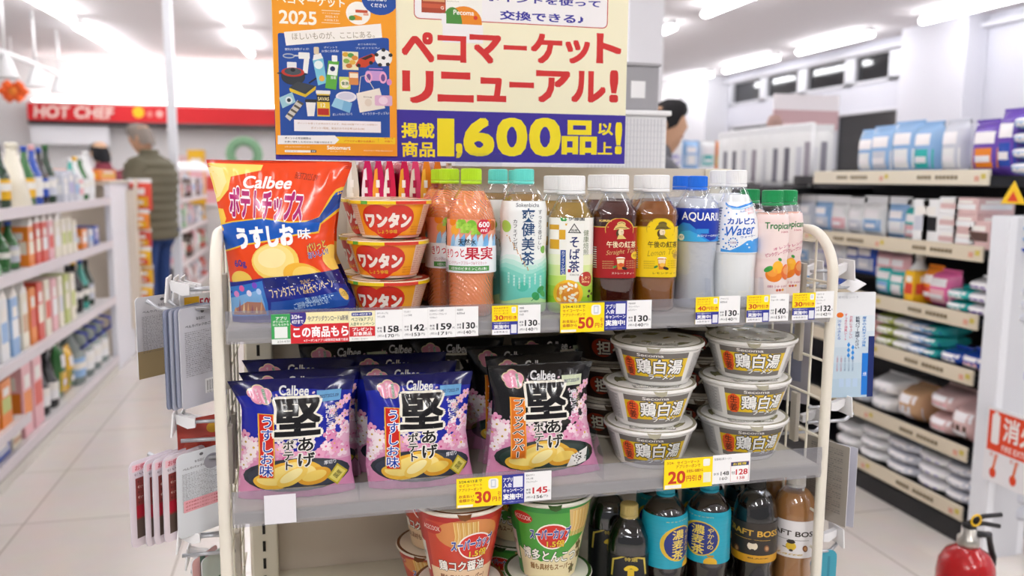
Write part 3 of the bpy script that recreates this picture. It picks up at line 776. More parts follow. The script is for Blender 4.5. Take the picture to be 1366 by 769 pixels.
# --- peach grape drink
prof = [(24, 0), (31, 3), (34.5, 10), (34.5, 22), (33.2, 26), (33.2, 55), (34.5, 60), (34.8, 64), (34.8, 138), (34.2, 146), (32, 157), (27, 170), (20, 181), (14.5, 189), (13, 193), (12.6, 214)]
X = px_bottle(628.5, 320, 1.200); B = Bottle(X, 1.200, prof, 2.25, face_yaw(X, 1.2))
def Z5(x, y): return (450 + x / 3.495, 200 + y / 3.495)
def lab_kaj(A):
    W, H = A.W, A.H
    A.rect(-1, -1, W + 1, H + 1, '#f3a78a', mm=True)
    r = random.Random(2)
    for base in (0, -W * .42, W * .42):
        for k in range(9):
            x, y = W / 2 + base - 30 + k * 7.5 + r.uniform(-2, 2), H * r.uniform(.78, .98); c = ['#f08a1e', '#f6b03a', '#8cc63e', '#a6d64a', '#7bbf36', '#96cc44', '#f39a2b', '#ef8022', '#b05a2a'][k]
            A.ell(x - 7, y - 7, x + 7, y + 7, c, mm=True, n=16)
            if 2 <= k <= 5:
                for q in range(6): A.ell(x - 6 + (q % 3) * 4 - 2.5, y - 5 + (q // 3) * 5 - 2.5, x - 6 + (q % 3) * 4 + 2.5, y - 5 + (q // 3) * 5 + 2.5, ['#b4dc5c', '#9ccf48', '#86bf38'][q % 3], mm=True, n=10)
        for k in range(9):
            x = W / 2 + base - 34 + k * 8; A.poly([(x, H * .38), (x + 4, H * .66), (x + 9, H * .74), (x + 13, H * .4)], ['#8fc4ec', '#c9e3f6', '#6faee0', '#e6f2fb'][k % 4], mm=True)
    A.rect(W * .02, -1, W * .98, H * .5, '#f6f7fb', mm=True)
    A.text('天然水', *Z5(568, 415), *Z5(645, 446), '#15243e', .02)
    A.text('きりっと', *Z5(522, 462), *Z5(594, 504), '#c9284a', .025, out=[('#ffffff', .05)], rot=4)
    A.text('果実', *Z5(596, 452), *Z5(714, 514), '#c01f38', .035, out=[('#ffffff', .05)])
    A.text('ピンクグレープフルーツ&マスカット', *Z5(530, 520), *Z5(690, 536), '#b8405a', 0)
    A.rect(*Z5(528, 542), *Z5(700, 566), '#4c9a48'); A.text('1日分のビタミンこれ1本!', *Z5(540, 547), *Z5(690, 562), '#ffffff', .02)
    A.ell(*Z5(650, 322), *Z5(706, 394), '#d22a44'); A.text('600', *Z5(656, 336), *Z5(702, 362), '#ffffff', .03); A.text('ml', *Z5(666, 366), *Z5(692, 384), '#ffffff', .02)
kaj = make_bottle('drink_bottle', 'peach coloured fruit drink bottle with lime cap, front one on top shelf', 'peach drink bottles', B, BZ, CLRF, drinkm('#f29a68', .12, .12), 182, '#b2dc1e', 197, lab_kaj, (66, 142), 34.8, 1.0, cap_r=15)
Xq = px_bottle(600, 300, 1.265)
dup(kaj, (Xq, 1.268, BZ), face_yaw(Xq, 1.268, .35), 'peach coloured fruit drink bottle peeking out left behind the front one with lime cap', 'peach drink bottles')
dup(kaj, (Xq - .002, 1.342, BZ), face_yaw(Xq, 1.342, .3), 'peach drink bottle third from the shelf edge, only its lime cap showing', 'peach drink bottles')

# --- green tea blend with turquoise cap
prof = [(25, 0), (31, 3), (34, 9), (33.6, 40), (34, 80), (32.6, 96), (34, 112), (34, 155), (31.5, 168), (25, 179), (17.5, 190), (13, 195), (12.6, 214)]
X = px_bottle(698, 320, 1.198); B = Bottle(X, 1.198, prof, 2.15, face_yaw(X, 1.198))
def Z6(x, y): return (640 + x / 3.844, 210 + y / 3.844)
def lab_sok(A):
    W, H = A.W, A.H
    A.rect(-1, -1, W + 1, H + 1, '#f2f5f3', mm=True)
    for k, c in enumerate(['#dff1ea', '#bfe8db', '#9fdfd0', '#7fd5c4', '#6ccdbd']):
        y = H * (.50 - k * .04); pts = [(-1, -1)] + [(W * i / 16, y + 5 * math.sin(i * 1.2 + k * .3)) for i in range(17)] + [(W + 1, -1)]; A.poly([(p[0], p[1]) for p in pts], c, mm=True)
    A.poly([(-1, -1), (-1, H * .12)] + [(W * i / 16, H * .12 + 4 * math.sin(i * .9)) for i in range(17)] + [(W + 1, -1)], '#b6e0a2', mm=True)
    A.text('爽健美茶', *Z6(214, 260), *Z6(280, 556), '#1e4a78', .015, vert=True)
    A.text('カフェインゼロ', *Z6(172, 318), *Z6(194, 480), '#2a3340', 0.01, vert=True)
    A.text('すっきり香ばしい', *Z6(296, 268), *Z6(314, 478), '#3a4450', 0, vert=True)
    A.text('Sokenbicha', *Z6(186, 234), *Z6(304, 256), '#3c4652', .005)
    for (x0, y0, x1, y1, ro, c) in ((120, 320, 160, 390, 60, '#a8cf5a'), (312, 455, 332, 500, 70, '#7ab84a'), (268, 690, 300, 740, 50, '#37a05a'), (290, 665, 324, 700, 20, '#2f9a56'), (300, 690, 330, 720, -30, '#49ac62'), (190, 640, 250, 690, 10, '#4fc0a8')):
        A.ell(*Z6(x0, y0), *Z6(x1, y1), c, rot=ro, n=14)
    A.line([Z6(262, 738), Z6(300, 700), Z6(325, 672)], .9, '#2a8a4c')
    for k in range(26): A.ell(*Z6(140 + k * 4 + (k * 7) % 9, 400 + k * 7), *Z6(146 + k * 4 + (k * 7) % 9, 407 + k * 7), ['#d9a640', '#c98a3a', '#a86a3a'][k % 3], n=6)
    for k in range(7): A.text('爽健美茶', *Z6(146 + k * 26, 590 + (k * 13) % 30), *Z6(156 + k * 26, 650 + (k * 13) % 30), '#e9faf4', 0, vert=True)
    A.text('SOKENBICHA', W * .05, H * .3, W * .22, H * .36, '#2a6a70', 0, mm=True)
sok = make_bottle('tea_bottle', 'white and mint blended tea bottle with turquoise cap, front one', 'mint tea bottles', B, BZ, CLRN, drinkm('#caa050', .62, .05), 178, '#66d8cc', 197, lab_sok, (6, 168), 34, 1.0, inset=1)
for px, Y, e, t in ((664, 1.272, .5, 'mint tea bottle with turquoise cap showing left behind the front one'), (690, 1.345, .2, 'mint tea bottle with turquoise cap, third back from the shelf edge')):
    X = px_bottle(px, 300, Y); dup(sok, (X, Y, BZ), face_yaw(X, Y, e), t, 'mint tea bottles')

# --- buckwheat tea
prof = [(25, 0), (31, 3), (33.5, 9), (33.5, 50), (33, 60), (33.5, 70), (33.5, 144), (30, 153), (22, 167), (15, 178), (13, 182), (12.6, 200)]
X = px_bottle(761, 320, 1.198); B = Bottle(X, 1.198, prof, 3.0, face_yaw(X, 1.198))
def lab_soba(A):
    W, H = A.W, A.H
    A.rect(-1, -1, W + 1, H + 1, '#f4f4ec', mm=True)
    for k, c in enumerate(['#eef2cf', '#dcebA0'.lower(), '#c6e06a', '#aed446', '#9ccb30']): A.rect(-1, -1, W + 1, H * (.62 - k * .11), c, mm=True)
    for (x0, y0, x1, y1) in ((370, 346, 412, 372), (412, 372, 440, 422), (372, 422, 412, 472), (440, 340, 452, 350)): A.rect(*Z6(x0, y0), *Z6(x1, y1), '#d8a628')
    A.rect(*Z6(448, 342), *Z6(522, 640), '#f6f6f0')
    A.text('そば茶', *Z6(458, 402), *Z6(508, 592), '#1c2f6e', .02, vert=True)
    A.rect(*Z6(418, 476), *Z6(440, 604), '#1f4a9a'); A.text('カフェインゼロ', *Z6(421, 480), *Z6(437, 600), '#f4f6fa', .01, vert=True)
    A.text('健康焙煎', *Z6(524, 372), *Z6(546, 504), '#7c8a6a', .0, vert=True)
    A.text('伊藤園', *Z6(456, 306), *Z6(530, 326), '#20242a', .01)
    for (x, y, ro) in ((424, 310, 30), (438, 308, -30), (426, 322, -30), (440, 322, 30)): A.ell(*Z6(x - 8, y - 6), *Z6(x + 8, y + 6), '#3aa048', rot=ro, n=12)
    A.poly([Z6(452, 388), Z6(484, 338), Z6(516, 390)], '#3a3a3a'); A.poly([Z6(460, 384), Z6(484, 346), Z6(508, 385)], '#e9e9e2'); A.text('国産', *Z6(468, 368), *Z6(500, 382), '#3a3a3a', .01)
    A.ell(*Z6(506, 588), *Z6(558, 664), '#b8342a'); A.text('ルチン', *Z6(514, 612), *Z6(552, 630), '#ffe9a8', .01, rot=8); A.text('30mg', *Z6(516, 634), *Z6(548, 648), '#ffe9a8', .01)
    A.ell(*Z6(388, 628), *Z6(520, 770), '#f3c12a'); A.ell(*Z6(402, 642), *Z6(506, 756), '#e3902a')
    r = random.Random(5)
    for k in range(26): x, y = r.uniform(410, 495), r.uniform(650, 740); A.ell(*Z6(x - 12, y - 7), *Z6(x + 12, y + 7), r.choice(['#fbf3d8', '#f6dc9a', '#fffdf2', '#e9a23a']), rot=r.uniform(0, 180), n=10)
    for (x, y) in ((548, 690), (560, 706), (544, 716)): A.ell(*Z6(x - 6, y - 8), *Z6(x + 6, y + 8), '#4a3020', n=8)
    A.rect(*Z6(452, 574), *Z6(466, 590), '#b8342a'); A.text('SOBACHA', *Z6(462, 598), *Z6(506, 608), '#6a6a6a')
sob = make_bottle('tea_bottle', 'yellow green buckwheat tea bottle with white cap on top shelf', 'buckwheat tea bottles', B, BZ, CLR, drinkm('#d8b24a', .6, .05), 166, '#f3f3f3', 183, lab_soba, (3, 144), 33.5, 1.0, cap_r=20.5, cap_h=22)
for px, Y, e, t in ((742, 1.275, .3, 'buckwheat tea bottle directly behind the front yellow green one'), (760, 1.350, .1, 'buckwheat tea bottle third back behind the yellow green one')):
    X = px_bottle(px, 300, Y); dup(sob, (X, Y, BZ), face_yaw(X, Y, e), t, 'buckwheat tea bottles')

# --- black teas
prof = [(24, 0, 3.2), (30, 3, 3.4), (32.5, 8, 3.6), (32, 44, 3.6), (33.2, 49, 3.6), (33.4, 53, 3.6), (33.4, 136, 3.6), (33.8, 144, 3.6), (33.8, 151, 3.4), (30, 158, 3), (21, 172, 2.6), (14.5, 182, 2.1), (13, 186, 2), (12.6, 204, 2)]
def Z7(x, y): return (770 + x / 4.047, 220 + y / 4.047)
def lab_tea(base, gold, ink, sub, script, dx, red):
    def f(A):
        W, H = A.W, A.H
        def z(x, y): return Z7(x + dx, y)
        A.rect(-1, -1, W + 1, H * .855, base, mm=True)
        cx_ = A.inv(*z(225, 400))[0]
        A.ell(cx_ - 20, H * .62, cx_ + 20, H * 1.01, gold, mm=True); A.ell(cx_ - 19, H * .62, cx_ + 19, H * .995, base, mm=True)
        A.rect(-1, H * .845, cx_ - 15, H * .86, gold, mm=True); A.rect(cx_ + 15, H * .845, W + 1, H * .86, gold, mm=True)
        A.rect(cx_ - 18.6, H * .6, cx_ + 18.6, H * .83, base, mm=True)
        A.text('KIRIN', *z(132, 296), *z(186, 308), '#e9cf7a' if red else '#8a6a1a', .03)
        # emblem: lady with a wide feathered hat
        g = '#e3c878' if red else '#7a6a2a'; d = '#4e3a1c'
        A.ell(*z(210, 350), *z(238, 392), d); A.ell(*z(222, 344), *z(248, 384), '#ecd9b4'); A.poly([z(214, 402), z(222, 380), z(244, 380), z(258, 400)], g)
        A.poly([z(196, 352), z(208, 330), z(226, 318), z(250, 322), z(262, 338), z(274, 346), z(250, 350), z(222, 348)], g); A.ell(*z(216, 306), *z(256, 334), g); A.line([z(206, 346), z(230, 338), z(262, 342)], .9, d); A.line([z(222, 318), z(240, 312), z(252, 320)], .7, d)
        A.line([z(236, 362), z(243, 364)], .7, d); A.line([z(238, 374), z(244, 374)], .6, '#a8503a')
        A.text('午後の紅茶', *z(162, 412), *z(296, 450), ink, .02)
        A.text(script, *z(158, 456), *z(292, 490), sub, -.005, shear=.4, rot=6)
        A.ell(*z(210, 498), *z(254, 512), '#fffdf0'); A.poly([z(212, 506), z(252, 506), z(246, 566), z(218, 566)], '#d9822a'); A.poly([z(214, 512), z(250, 512), z(247, 534), z(217, 534)], '#f2d9b0')
        A.ell(*z(222, 530), *z(246, 552), '#f6c24a' if not red else '#d2572a'); A.ell(*z(190, 545), *z(214, 558), '#4a8a3a', rot=30); A.ell(*z(238, 552), *z(262, 568), '#2a2320', rot=-20)
        for k in range(4):
            A.text('厳選茶葉使用', *z(142, 518 + k * 12), *z(196, 525 + k * 12), sub, 0); A.text('紅茶飲料', *z(258, 518 + k * 12), *z(296, 525 + k * 12), sub, 0)
        A.ell(*z(278, 470), *z(308, 514), '#e9c233' if red else '#c9a23a'); A.text('無糖', *z(284, 484), *z(302, 500), '#5a4a10', 0)
        A.text('ストレートティー' if red else 'レモンティー', *z(186, 580), *z(290, 594), '#f6e9d9' if red else '#6a4a10', .01)
        A.text('営養成分表示', *z(82, 330), *z(92, 430), sub, 0, vert=True)
        for k in range(10): A.rect(*z(100, 444 + k * 12), *z(118, 449 + k * 12), '#f4efe8' if k % 3 else '#d8d0c4'); A.rect(*z(100, 449 + k * 12), *z(118, 452 + k * 12), '#2a2020')
    return f
X = px_bottle(819, 320, 1.200); B = Bottle(X, 1.200, prof, 3.4, face_yaw(X, 1.2, .08))
st = make_bottle('tea_bottle', 'red labelled straight tea bottle with white cap, front one', 'red label tea bottles', B, BZ, CLR, drinkm('#6a2610', .6, .05), 168, '#f2f2f2', 187, lab_tea('#a5161b', '#d9b84e', '#f6e7c0', '#d8b878', 'Straight Tea', 0, True), (54, 143), 33.6, 1.0, cap_r=20.5, cap_h=20)
for px, Y, e, t in ((800, 1.272, .4, 'red labelled straight tea bottle behind the front one, shoulder showing at left'), (820, 1.345, .2, 'red labelled straight tea bottle third back on top shelf')):
    X = px_bottle(px, 300, Y); dup(st, (X, Y, BZ), face_yaw(X, Y, e), t, 'red label tea bottles')
X = px_bottle(873, 320, 1.200); B = Bottle(X, 1.200, prof, 3.4, face_yaw(X, 1.2, .08))
le = make_bottle('tea_bottle', 'yellow labelled lemon tea bottle with white cap, front one', 'yellow label tea bottles', B, BZ, CLR, drinkm('#b86c0c', .55, .05), 168, '#f2f2f2', 187, lab_tea('#f0cd0c', '#c9a51a', '#6a5a1a', '#a88a1a', 'Lemon Tea', 222, False), (54, 143), 33.6, 1.0, cap_r=20.5, cap_h=20)
for px, Y, e, t in ((861, 1.272, .3, 'yellow labelled lemon tea bottle directly behind the front one'), (868, 1.345, .2, 'yellow labelled lemon tea bottle third back on top shelf')):
    X = px_bottle(px, 300, Y); dup(le, (X, Y, BZ), face_yaw(X, Y, e), t, 'yellow label tea bottles')

# --- clear sports drink
prof = [(25, 0), (31, 3), (33.5, 9), (33.2, 20), (31, 45), (30, 62), (31.5, 80), (33.8, 100), (34, 106), (34, 155), (32.5, 161), (27, 170), (19, 181), (13.5, 188), (12.6, 192), (12.6, 206)]
def Z8(x, y): return (880 + x / 4.045, 220 + y / 4.045)
def lab_aqua(A):
    W, H = A.W, A.H
    A.rect(-1, -1, W + 1, H + 1, '#1536a8', mm=True)
    A.poly([(-1, -1), (-1, H * .2)] + [(W * i / 20, H * (.3 + .28 * math.sin(i * .8 + 1.2))) for i in range(21)] + [(W + 1, -1)], '#2a86d8', mm=True)
    A.poly([(-1, -1), (-1, H * .08)] + [(W * i / 20, H * (.14 + .2 * math.sin(i * .8 + .9))) for i in range(21)] + [(W + 1, -1)], '#3aa8e6', mm=True)
    A.text('AQUARIUS', *Z8(124, 256), *Z8(342, 312), '#ffffff', .02, rot=-1)
    A.rect(*Z8(200, 346), *Z8(262, 372), '#2f8fdc'); A.text('カロリーOFF水分補給', *Z8(202, 376), *Z8(322, 392), '#eaf5ff', .02)
    A.ell(*Z8(106, 374), *Z8(134, 410), '#f4f8fc'); A.text('PET', *Z8(110, 384), *Z8(130, 398), '#2a66b0', .01); A.rect(*Z8(86, 352), *Z8(102, 404), '#dfe9f4')
X = px_bottle(929, 300, 1.212); B = Bottle(X, 1.212, prof, 2.1, face_yaw(X, 1.212, .02))
aq = make_bottle('sports_drink_bottle', 'clear sports drink bottle with blue cap and blue label, front one', 'sports drink bottles', B, BZ, CLRN, drinkm('#e9ecf2', .3, .05), 172, '#1b6fe0', 189.5, lab_aqua, (106, 157), 34, 1.0, cap_r=15, cap_h=17)
for px, Y, e, t in ((908, 1.270, .5, 'clear sports drink bottle with blue cap, showing left behind the front one'), (925, 1.345, .2, 'clear sports drink bottle third back on top shelf')):
    X = px_bottle(px, 300, Y); dup(aq, (X, Y, BZ), face_yaw(X, Y, e), t, 'sports drink bottles')

# --- milky lactic drink
prof = [(26, 0), (32, 3), (35.4, 9), (35, 30), (34.6, 60), (35.6, 74), (36, 84), (36, 122), (34.5, 138), (30, 154), (24, 169), (18, 182), (14.5, 189), (13, 194), (12.8, 213)]
def lab_cal(A):
    W, H = A.W, A.H
    A.rect(-1, -1, W + 1, H + 1, '#f7f9fc', mm=True)
    A.poly([Z8(330, 470), Z8(332, 452), Z8(380, 462), Z8(430, 440), (A.inv(*Z8(470, 410))[0], 0) if False else Z8(470, 412), Z8(540, 395), Z8(560, 480)], '#3f9be6')
    A.poly([Z8(336, 200), Z8(360, 218), Z8(420, 228), Z8(480, 214), Z8(540, 196), Z8(540, 206), Z8(480, 226), Z8(420, 240), Z8(360, 230), Z8(338, 214)], '#2a86dc')
    A.poly([Z8(340, 214), Z8(390, 234), Z8(450, 236), Z8(540, 208), Z8(540, 214), Z8(450, 244), Z8(390, 242)], '#a9d3f4')
    A.text('カルピス', *Z8(366, 286), *Z8(516, 324), '#1c54b8', .045)
    A.text('Water', *Z8(360, 326), *Z8(508, 382), '#1c66c8', .02, shear=.35, rot=6)
    A.text('ウォーター', *Z8(436, 380), *Z8(512, 396), '#2a6ac0', .015, rot=6)
    A.text('Asahi', *Z8(438, 246), *Z8(470, 258), '#4a7ac0', .01, rot=8)
    A.text('すっきりとした', *Z8(470, 230), *Z8(524, 250), '#d8405a', .01, rot=10); A.text('おいしさ', *Z8(484, 252), *Z8(520, 266), '#d8405a', .01, rot=10)
    r = random.Random(8)
    for (x, y) in ((352, 236), (366, 258), (348, 276), (416, 266), (352, 322), (342, 350), (356, 376), (344, 402), (358, 424), (346, 444), (362, 452), (440, 420), (470, 430), (496, 410), (480, 448)): A.ell(*Z8(x - 5, y - 5), *Z8(x + 5, y + 5), '#2f86d8' if x < 430 else '#eaf6ff', n=12)
    for k in range(12):
        t = k * .523; A.ell(*Z8(396 + 24 * math.cos(t) - 4, 420 + 24 * math.sin(t) - 5), *Z8(396 + 24 * math.cos(t) + 4, 420 + 24 * math.sin(t) + 5), ['#2a66c0', '#5aa8e6'][k % 2], n=8)
    A.text('乳酸菌', *Z8(380, 414), *Z8(414, 426), '#7a4a9a', 0)
    for k in range(14): A.rect(*Z8(306, 230 + k * 15), *Z8(326, 239 + k * 15), '#8a96ac')
X = px_bottle(980, 300, 1.204); B = Bottle(X, 1.204, prof, 2.1, face_yaw(X, 1.204, .02))
ca = make_bottle('lactic_drink_bottle', 'milky white lactic drink bottle with white cap and blue dotted label, front one', 'milky drink bottles', B, BZ, CLR, mat('#fafaf6', 'gloss', rough=.2), 178, '#f4f4f4', 195, lab_cal, (88, 167), 36, 1.0, cap_r=16, cap_h=21, inset=1)
for px, Y, e, t in ((957, 1.276, .4, 'milky white lactic drink bottle showing left behind the front one'), (972, 1.352, .2, 'milky white lactic drink bottle third back on top shelf')):
    X = px_bottle(px, 300, Y); dup(ca, (X, Y, BZ), face_yaw(X, Y, e), t, 'milky drink bottles')

# --- pink grapefruit juice
prof = [(21, 0), (25, 3), (27, 8), (27, 66), (25.6, 73), (25.6, 79), (27, 86), (27, 132), (26, 143), (23.5, 152), (19, 159), (16.5, 162), (16, 164), (15.6, 182)]
def lab_tro(A):
    W, H = A.W, A.H
    A.rect(-1, -1, W + 1, H + 1, '#f4dcd8', mm=True)
    A.rect(-1, -1, W + 1, H * .30, '#f8e8e4', mm=True); A.rect(-1, H * .52, W + 1, H * .9, '#f7e3df', mm=True)
    A.text('Tropicana', *Z8(570, 310), *Z8(760, 362), '#1f7a34', .025)
    A.text('100%', *Z8(656, 360), *Z8(690, 370), '#c05060', .01)
    A.text('オレンジ&', *Z8(612, 434), *Z8(706, 452), '#c8507a', .02, rot=14); A.text('ピンクグレープフルーツ', *Z8(572, 462), *Z8(706, 488), '#c8507a', .02, rot=12)
    A.ell(*Z8(572, 548), *Z8(658, 636), '#ef8420'); A.ell(*Z8(580, 556), *Z8(634, 606), '#f6a040'); A.ell(*Z8(610, 520), *Z8(662, 590), '#f6b632'); A.ell(*Z8(655, 540), *Z8(706, 628), '#e9702a'); A.ell(*Z8(664, 548), *Z8(700, 600), '#f0a060')
    A.ell(*Z8(562, 548), *Z8(612, 578), '#3f9a42', rot=30); A.ell(*Z8(640, 505), *Z8(660, 522), '#3f9a42', rot=-30)
    A.text('果汁100%', *Z8(578, 650), *Z8(686, 668), '#c06078', 0); 
    for k in range(3): A.ell(*Z8(626 + k * 14, 672), *Z8(638 + k * 14, 686), ['#d8603a', '#c84a4a', '#e8a03a'][k], n=12)
X = px_bottle(1028, 320, 1.190); B = Bottle(X, 1.190, prof, 2.1, face_yaw(X, 1.190, .12))
tr_ = make_bottle('juice_bottle', 'pale pink grapefruit juice bottle with green cap, front one', 'pink juice bottles', B, BZ, CLR, mat('#eeb09a', 'gloss', sss=.2, rough=.2), 150, '#149050', 166, lab_tro, (4, 148), 27, 1.0, cap_r=16.5, cap_h=19, inset=1)
X = px_bottle(1047, 320, 1.236); t_ = dup(tr_, (X, 1.236, BZ), face_yaw(X, 1.236, .05), 'pale pink juice bottle partly visible right behind the front one', 'pink juice bottles')
X = px_bottle(1016, 320, 1.285); dup(tr_, (X, 1.330, BZ), face_yaw(X, 1.33, .1), 'pink juice bottle at the back, only its green cap showing beside the milky bottle', 'pink juice bottles')

# ================================================================== bowls and cups
class Cone:
    """printed cup wall: canvas u = arc mm at mean radius, v = height"""
    vs = 1.0
    def __init__(s, r0, r1, H): s.r0, s.r1, s.H = r0, r1, H; s.R = (r0 + r1) / 2
    def warp(s, W, off=.0004):
        def f(U, V, Z):
            V = V * s.vs; th = (U - W / 2) / s.R - math.pi / 2; r = (s.r0 + (s.r1 - s.r0) * V / s.H) / 1000 + Z + off
            return np.stack([r * np.cos(th), r * np.sin(th), V / 1000], 1)
        return f
def make_cup(name, label, group, cone, rim, rim_c, wall_c, lid_c, art, loc, yaw, lid_art=None, foot_c=None, tab=True):
    t = thing(name, label, 'instant noodles', loc, yaw, group)
    c = cone; r0, r1, H = c.r0 / 1000, c.r1 / 1000, c.H / 1000
    m = MB(); m.lathe([(r0 - .006, .001), (r0 - .004, 0), (r0 - .0005, .0006), (r0, .004), (r1, H)], mat(wall_c, 'plastic', rough=.3), 56); b = m.build('cup', t)
    if foot_c:
        m = MB(); m.lathe([(r0 + .0009, .0005), (r0 + .0012 + (r1 - r0) * .12, H * .12)], mat(foot_c, 'plastic'), 56, cap=False); m.build('foot_band', b)
    m = MB(); m.lathe([(r1 - .001, H - .003), (r1 + rim / 1000, H - .002), (r1 + rim / 1000 + .0006, H + .0012), (r1 + rim / 1000 - .001, H + .0035), (r1 - .004, H + .004)], mat(rim_c, 'plastic', rough=.3), 56); m.build('rim', t)
    # foil lid
    W = 2 * (r1 * 1000 + rim)
    a = lid_art(W) if lid_art else Art(W, W, None, 'film').rect(-1, -1, W + 1, W + 1, lid_c, mm=True)
    rr = (r1 + rim / 1000 - .0006) * 1000
    if not lid_art:
        a.items = []; a.poly([(W / 2 + rr * math.cos(2 * math.pi * k / 48), W / 2 + rr * math.sin(2 * math.pi * k / 48)) for k in range(48)], lid_c, mm=True)
    def lw(U, V, Z):
        x, y = (U - W / 2) / 1000, (V - W / 2) / 1000; r = np.sqrt(x * x + y * y) / r1
        return np.stack([x, y, H + .0040 + .0006 * np.sin(x * 110) * np.sin(y * 90 + 1) * (1 - r * r) - .0012 * np.clip(1 - r, 0, 1) + Z], 1)
    a.gap = .0002; ld = a.build('lid', lw, t, (4, 4))
    if tab:
        m = MB(); y = -(r1 + rim / 1000); m.add([(-.012, y + .004, H + .0046), (.012, y + .004, H + .0046), (.008, y - .006, H - .002), (-.008, y - .006, H - .002), (0, y - .0085, H - .004)], [(0, 1, 2, 4, 3)], mat(lid_c, 'film')); m.build('pull_tab', ld)
    art.build('cup_label', c.warp(art.W), t, (5, None))
    return t

# ---- ginger chicken ramen bowls
bowl = Cone(52, 72, 62)
def bowl_art():
    W = 2 * math.pi * bowl.R; A = Art(W, bowl.H - 3, None, 'label', eps=.00008); c = W / 2; m = dict(mm=True)
    A.rect(-1, 8, W + 1, 56, '#f2f0ec', **m)
    for s_ in (-1, 1):
        A.rect(c + s_ * 62, 10, c + s_ * 108, 54, '#c9c8c6', **m)
        for k in range(15): A.text('原材料名 小麦粉 食塩 植物油脂'[k % 7:], c + s_ * 85 - 20, 50.5 - k * 2.7, c + s_ * 85 + 20 - (k * 5) % 9, 52.2 - k * 2.7, '#4a4a4a', 0, **m)
    A.rect(c - 130, 10, c - 112, 54, '#e7553a', **m); A.text('熱湯3分', c - 128, 40, c - 114, 46, '#ffffff', .02, **m)
    A.rect(c - 52, 8, c + 52, 56, '#6f6a66', **m)
    A.rect(c - 52, 16, c + 52, 48, '#e8c21c', **m)
    A.rect(c - 52, 47, c + 52, 56, '#6f6a66', **m); A.rect(c - 52, 8, c + 52, 15, '#7c7874', **m)
    A.text('Secoma', c - 24, 49.5, c + 14, 54.5, '#f3f1ee', .015, **m)
    for (x, y, rx, ry) in ((-39, 37, 9, 10), (-39, 24, 9, 10), (-43, 30, 6, 13), (-36, 31, 6, 14)): A.ell(c + x - rx, y - ry, c + x + rx, y + ry, '#e8581e', wob=.06, **m)
    A.text('生姜', c - 45, 17, c - 33, 45, '#5a1c0c', .02, vert=True, **m)
    A.text('鶏白湯', c - 27, 21, c + 45, 46, '#fdfdfb', .03, out=[('#2a2624', .06)], **m)
    A.text('ラーメン', c - 8, 12, c + 36, 20.5, '#fdfdfb', .03, out=[('#3a342e', .05)], **m)
    return A
def bowl_lid(W):
    A = Art(W, W, None, 'film'); m = dict(mm=True); R = W / 2 - .7; r = random.Random(6)
    A.poly([(W / 2 + R * math.cos(2 * math.pi * k / 48), W / 2 + R * math.sin(2 * math.pi * k / 48)) for k in range(48)], '#a9a48e', **m)
    A.ell(W * .12, W * .12, W * .88, W * .88, '#8e8a66', **m); A.ell(W * .2, W * .25, W * .8, W * .85, '#b8b27c', **m)
    for k in range(18): x, y = W * r.uniform(.25, .75), W * r.uniform(.3, .75); A.ell(x - 9, y - 4, x + 9, y + 4, r.choice(['#d8cf9a', '#6c7a3c', '#c2b26a', '#8a8a52', '#e6e0c2']), rot=r.uniform(0, 180), n=12, **m)
    A.text('鶏白湯', W * .26, W * .14, W * .74, W * .28, '#f3f1ea', .03, out=[('#4a463e', .04)], **m)
    return A
BA = bowl_art(); hz = .0668
def bowlpos(px, py, Y): p = at(px, py, Y); return p[0]
spots = [(866, 588, 1.236, 0, 6, 'ginger chicken ramen bowl at the foot of the stack beside the black chip bags'), (865, 540, 1.236, 1, 14, 'ginger chicken ramen bowl in the middle of the stack beside the black chip bags'), (876, 480, 1.236, 2, -4, 'ginger chicken ramen bowl topping the stack beside the black chip bags'),
         (989, 582, 1.240, 0, 18, 'ginger chicken ramen bowl at the foot of the stack beside the wire side frame'), (992, 532, 1.240, 1, 22, 'ginger chicken ramen bowl in the middle of the stack beside the wire side frame'), (1001, 470, 1.240, 2, 4, 'ginger chicken ramen bowl topping the stack beside the wire side frame')]
b0 = None
for px, py, Y, lev, dy, lb in spots:
    X = bowlpos(px, py, Y); z = RZ2 + .0005 + lev * hz; yaw = face_yaw(X, Y, math.radians(dy))
    if b0 is None: b0 = make_cup('ramen_bowl', lb, 'ginger chicken ramen bowls', bowl, 2.6, '#f4f2ee', '#f4f2ee', '#a9a48e', BA, (X, Y, z), yaw, bowl_lid, None)
    else: dup(b0, (X, Y, z), yaw, lb, 'ginger chicken ramen bowls')
# darker bowls behind them
DB = Cone(52, 70, 62); W = 2 * math.pi * DB.R; A = Art(W, 58, None, 'label', eps=.00008); A.rect(-1, 6, W + 1, 56, '#3a2a20', mm=True); A.rect(W / 2 - 50, 12, W / 2 + 50, 50, '#241a16', mm=True)
A.ell(W / 2 - 45, 14, W / 2 - 5, 48, '#a8381e', mm=True); A.text('担々麺', W / 2 - 35, 18, W / 2 + 40, 44, '#f0ead8', .03, out=[('#14100e', .05)], mm=True)
d0 = None
for i, (X, Y, lev) in enumerate(((.532, 1.398, 0), (.532, 1.398, 1), (.528, 1.398, 2), (.708, 1.398, 0), (.706, 1.398, 1), (.710, 1.398, 2))):
    lb = 'dark ramen bowl %s of the stack behind the %s light bowls' % (['at the foot', 'in the middle', 'on top'][lev], ['chip side', 'frame side'][i // 3])
    z = RZ2 + .0005 + lev * hz
    if d0 is None: d0 = make_cup('ramen_bowl', lb, 'dark ramen bowls', DB, 2.6, '#e6ded0', '#e9e2d6', '#5a4a3a', A, (X, Y, z), face_yaw(X, Y), None)
    else: dup(d0, (X, Y, z), face_yaw(X, Y, .1 * lev), lb, 'dark ramen bowls')

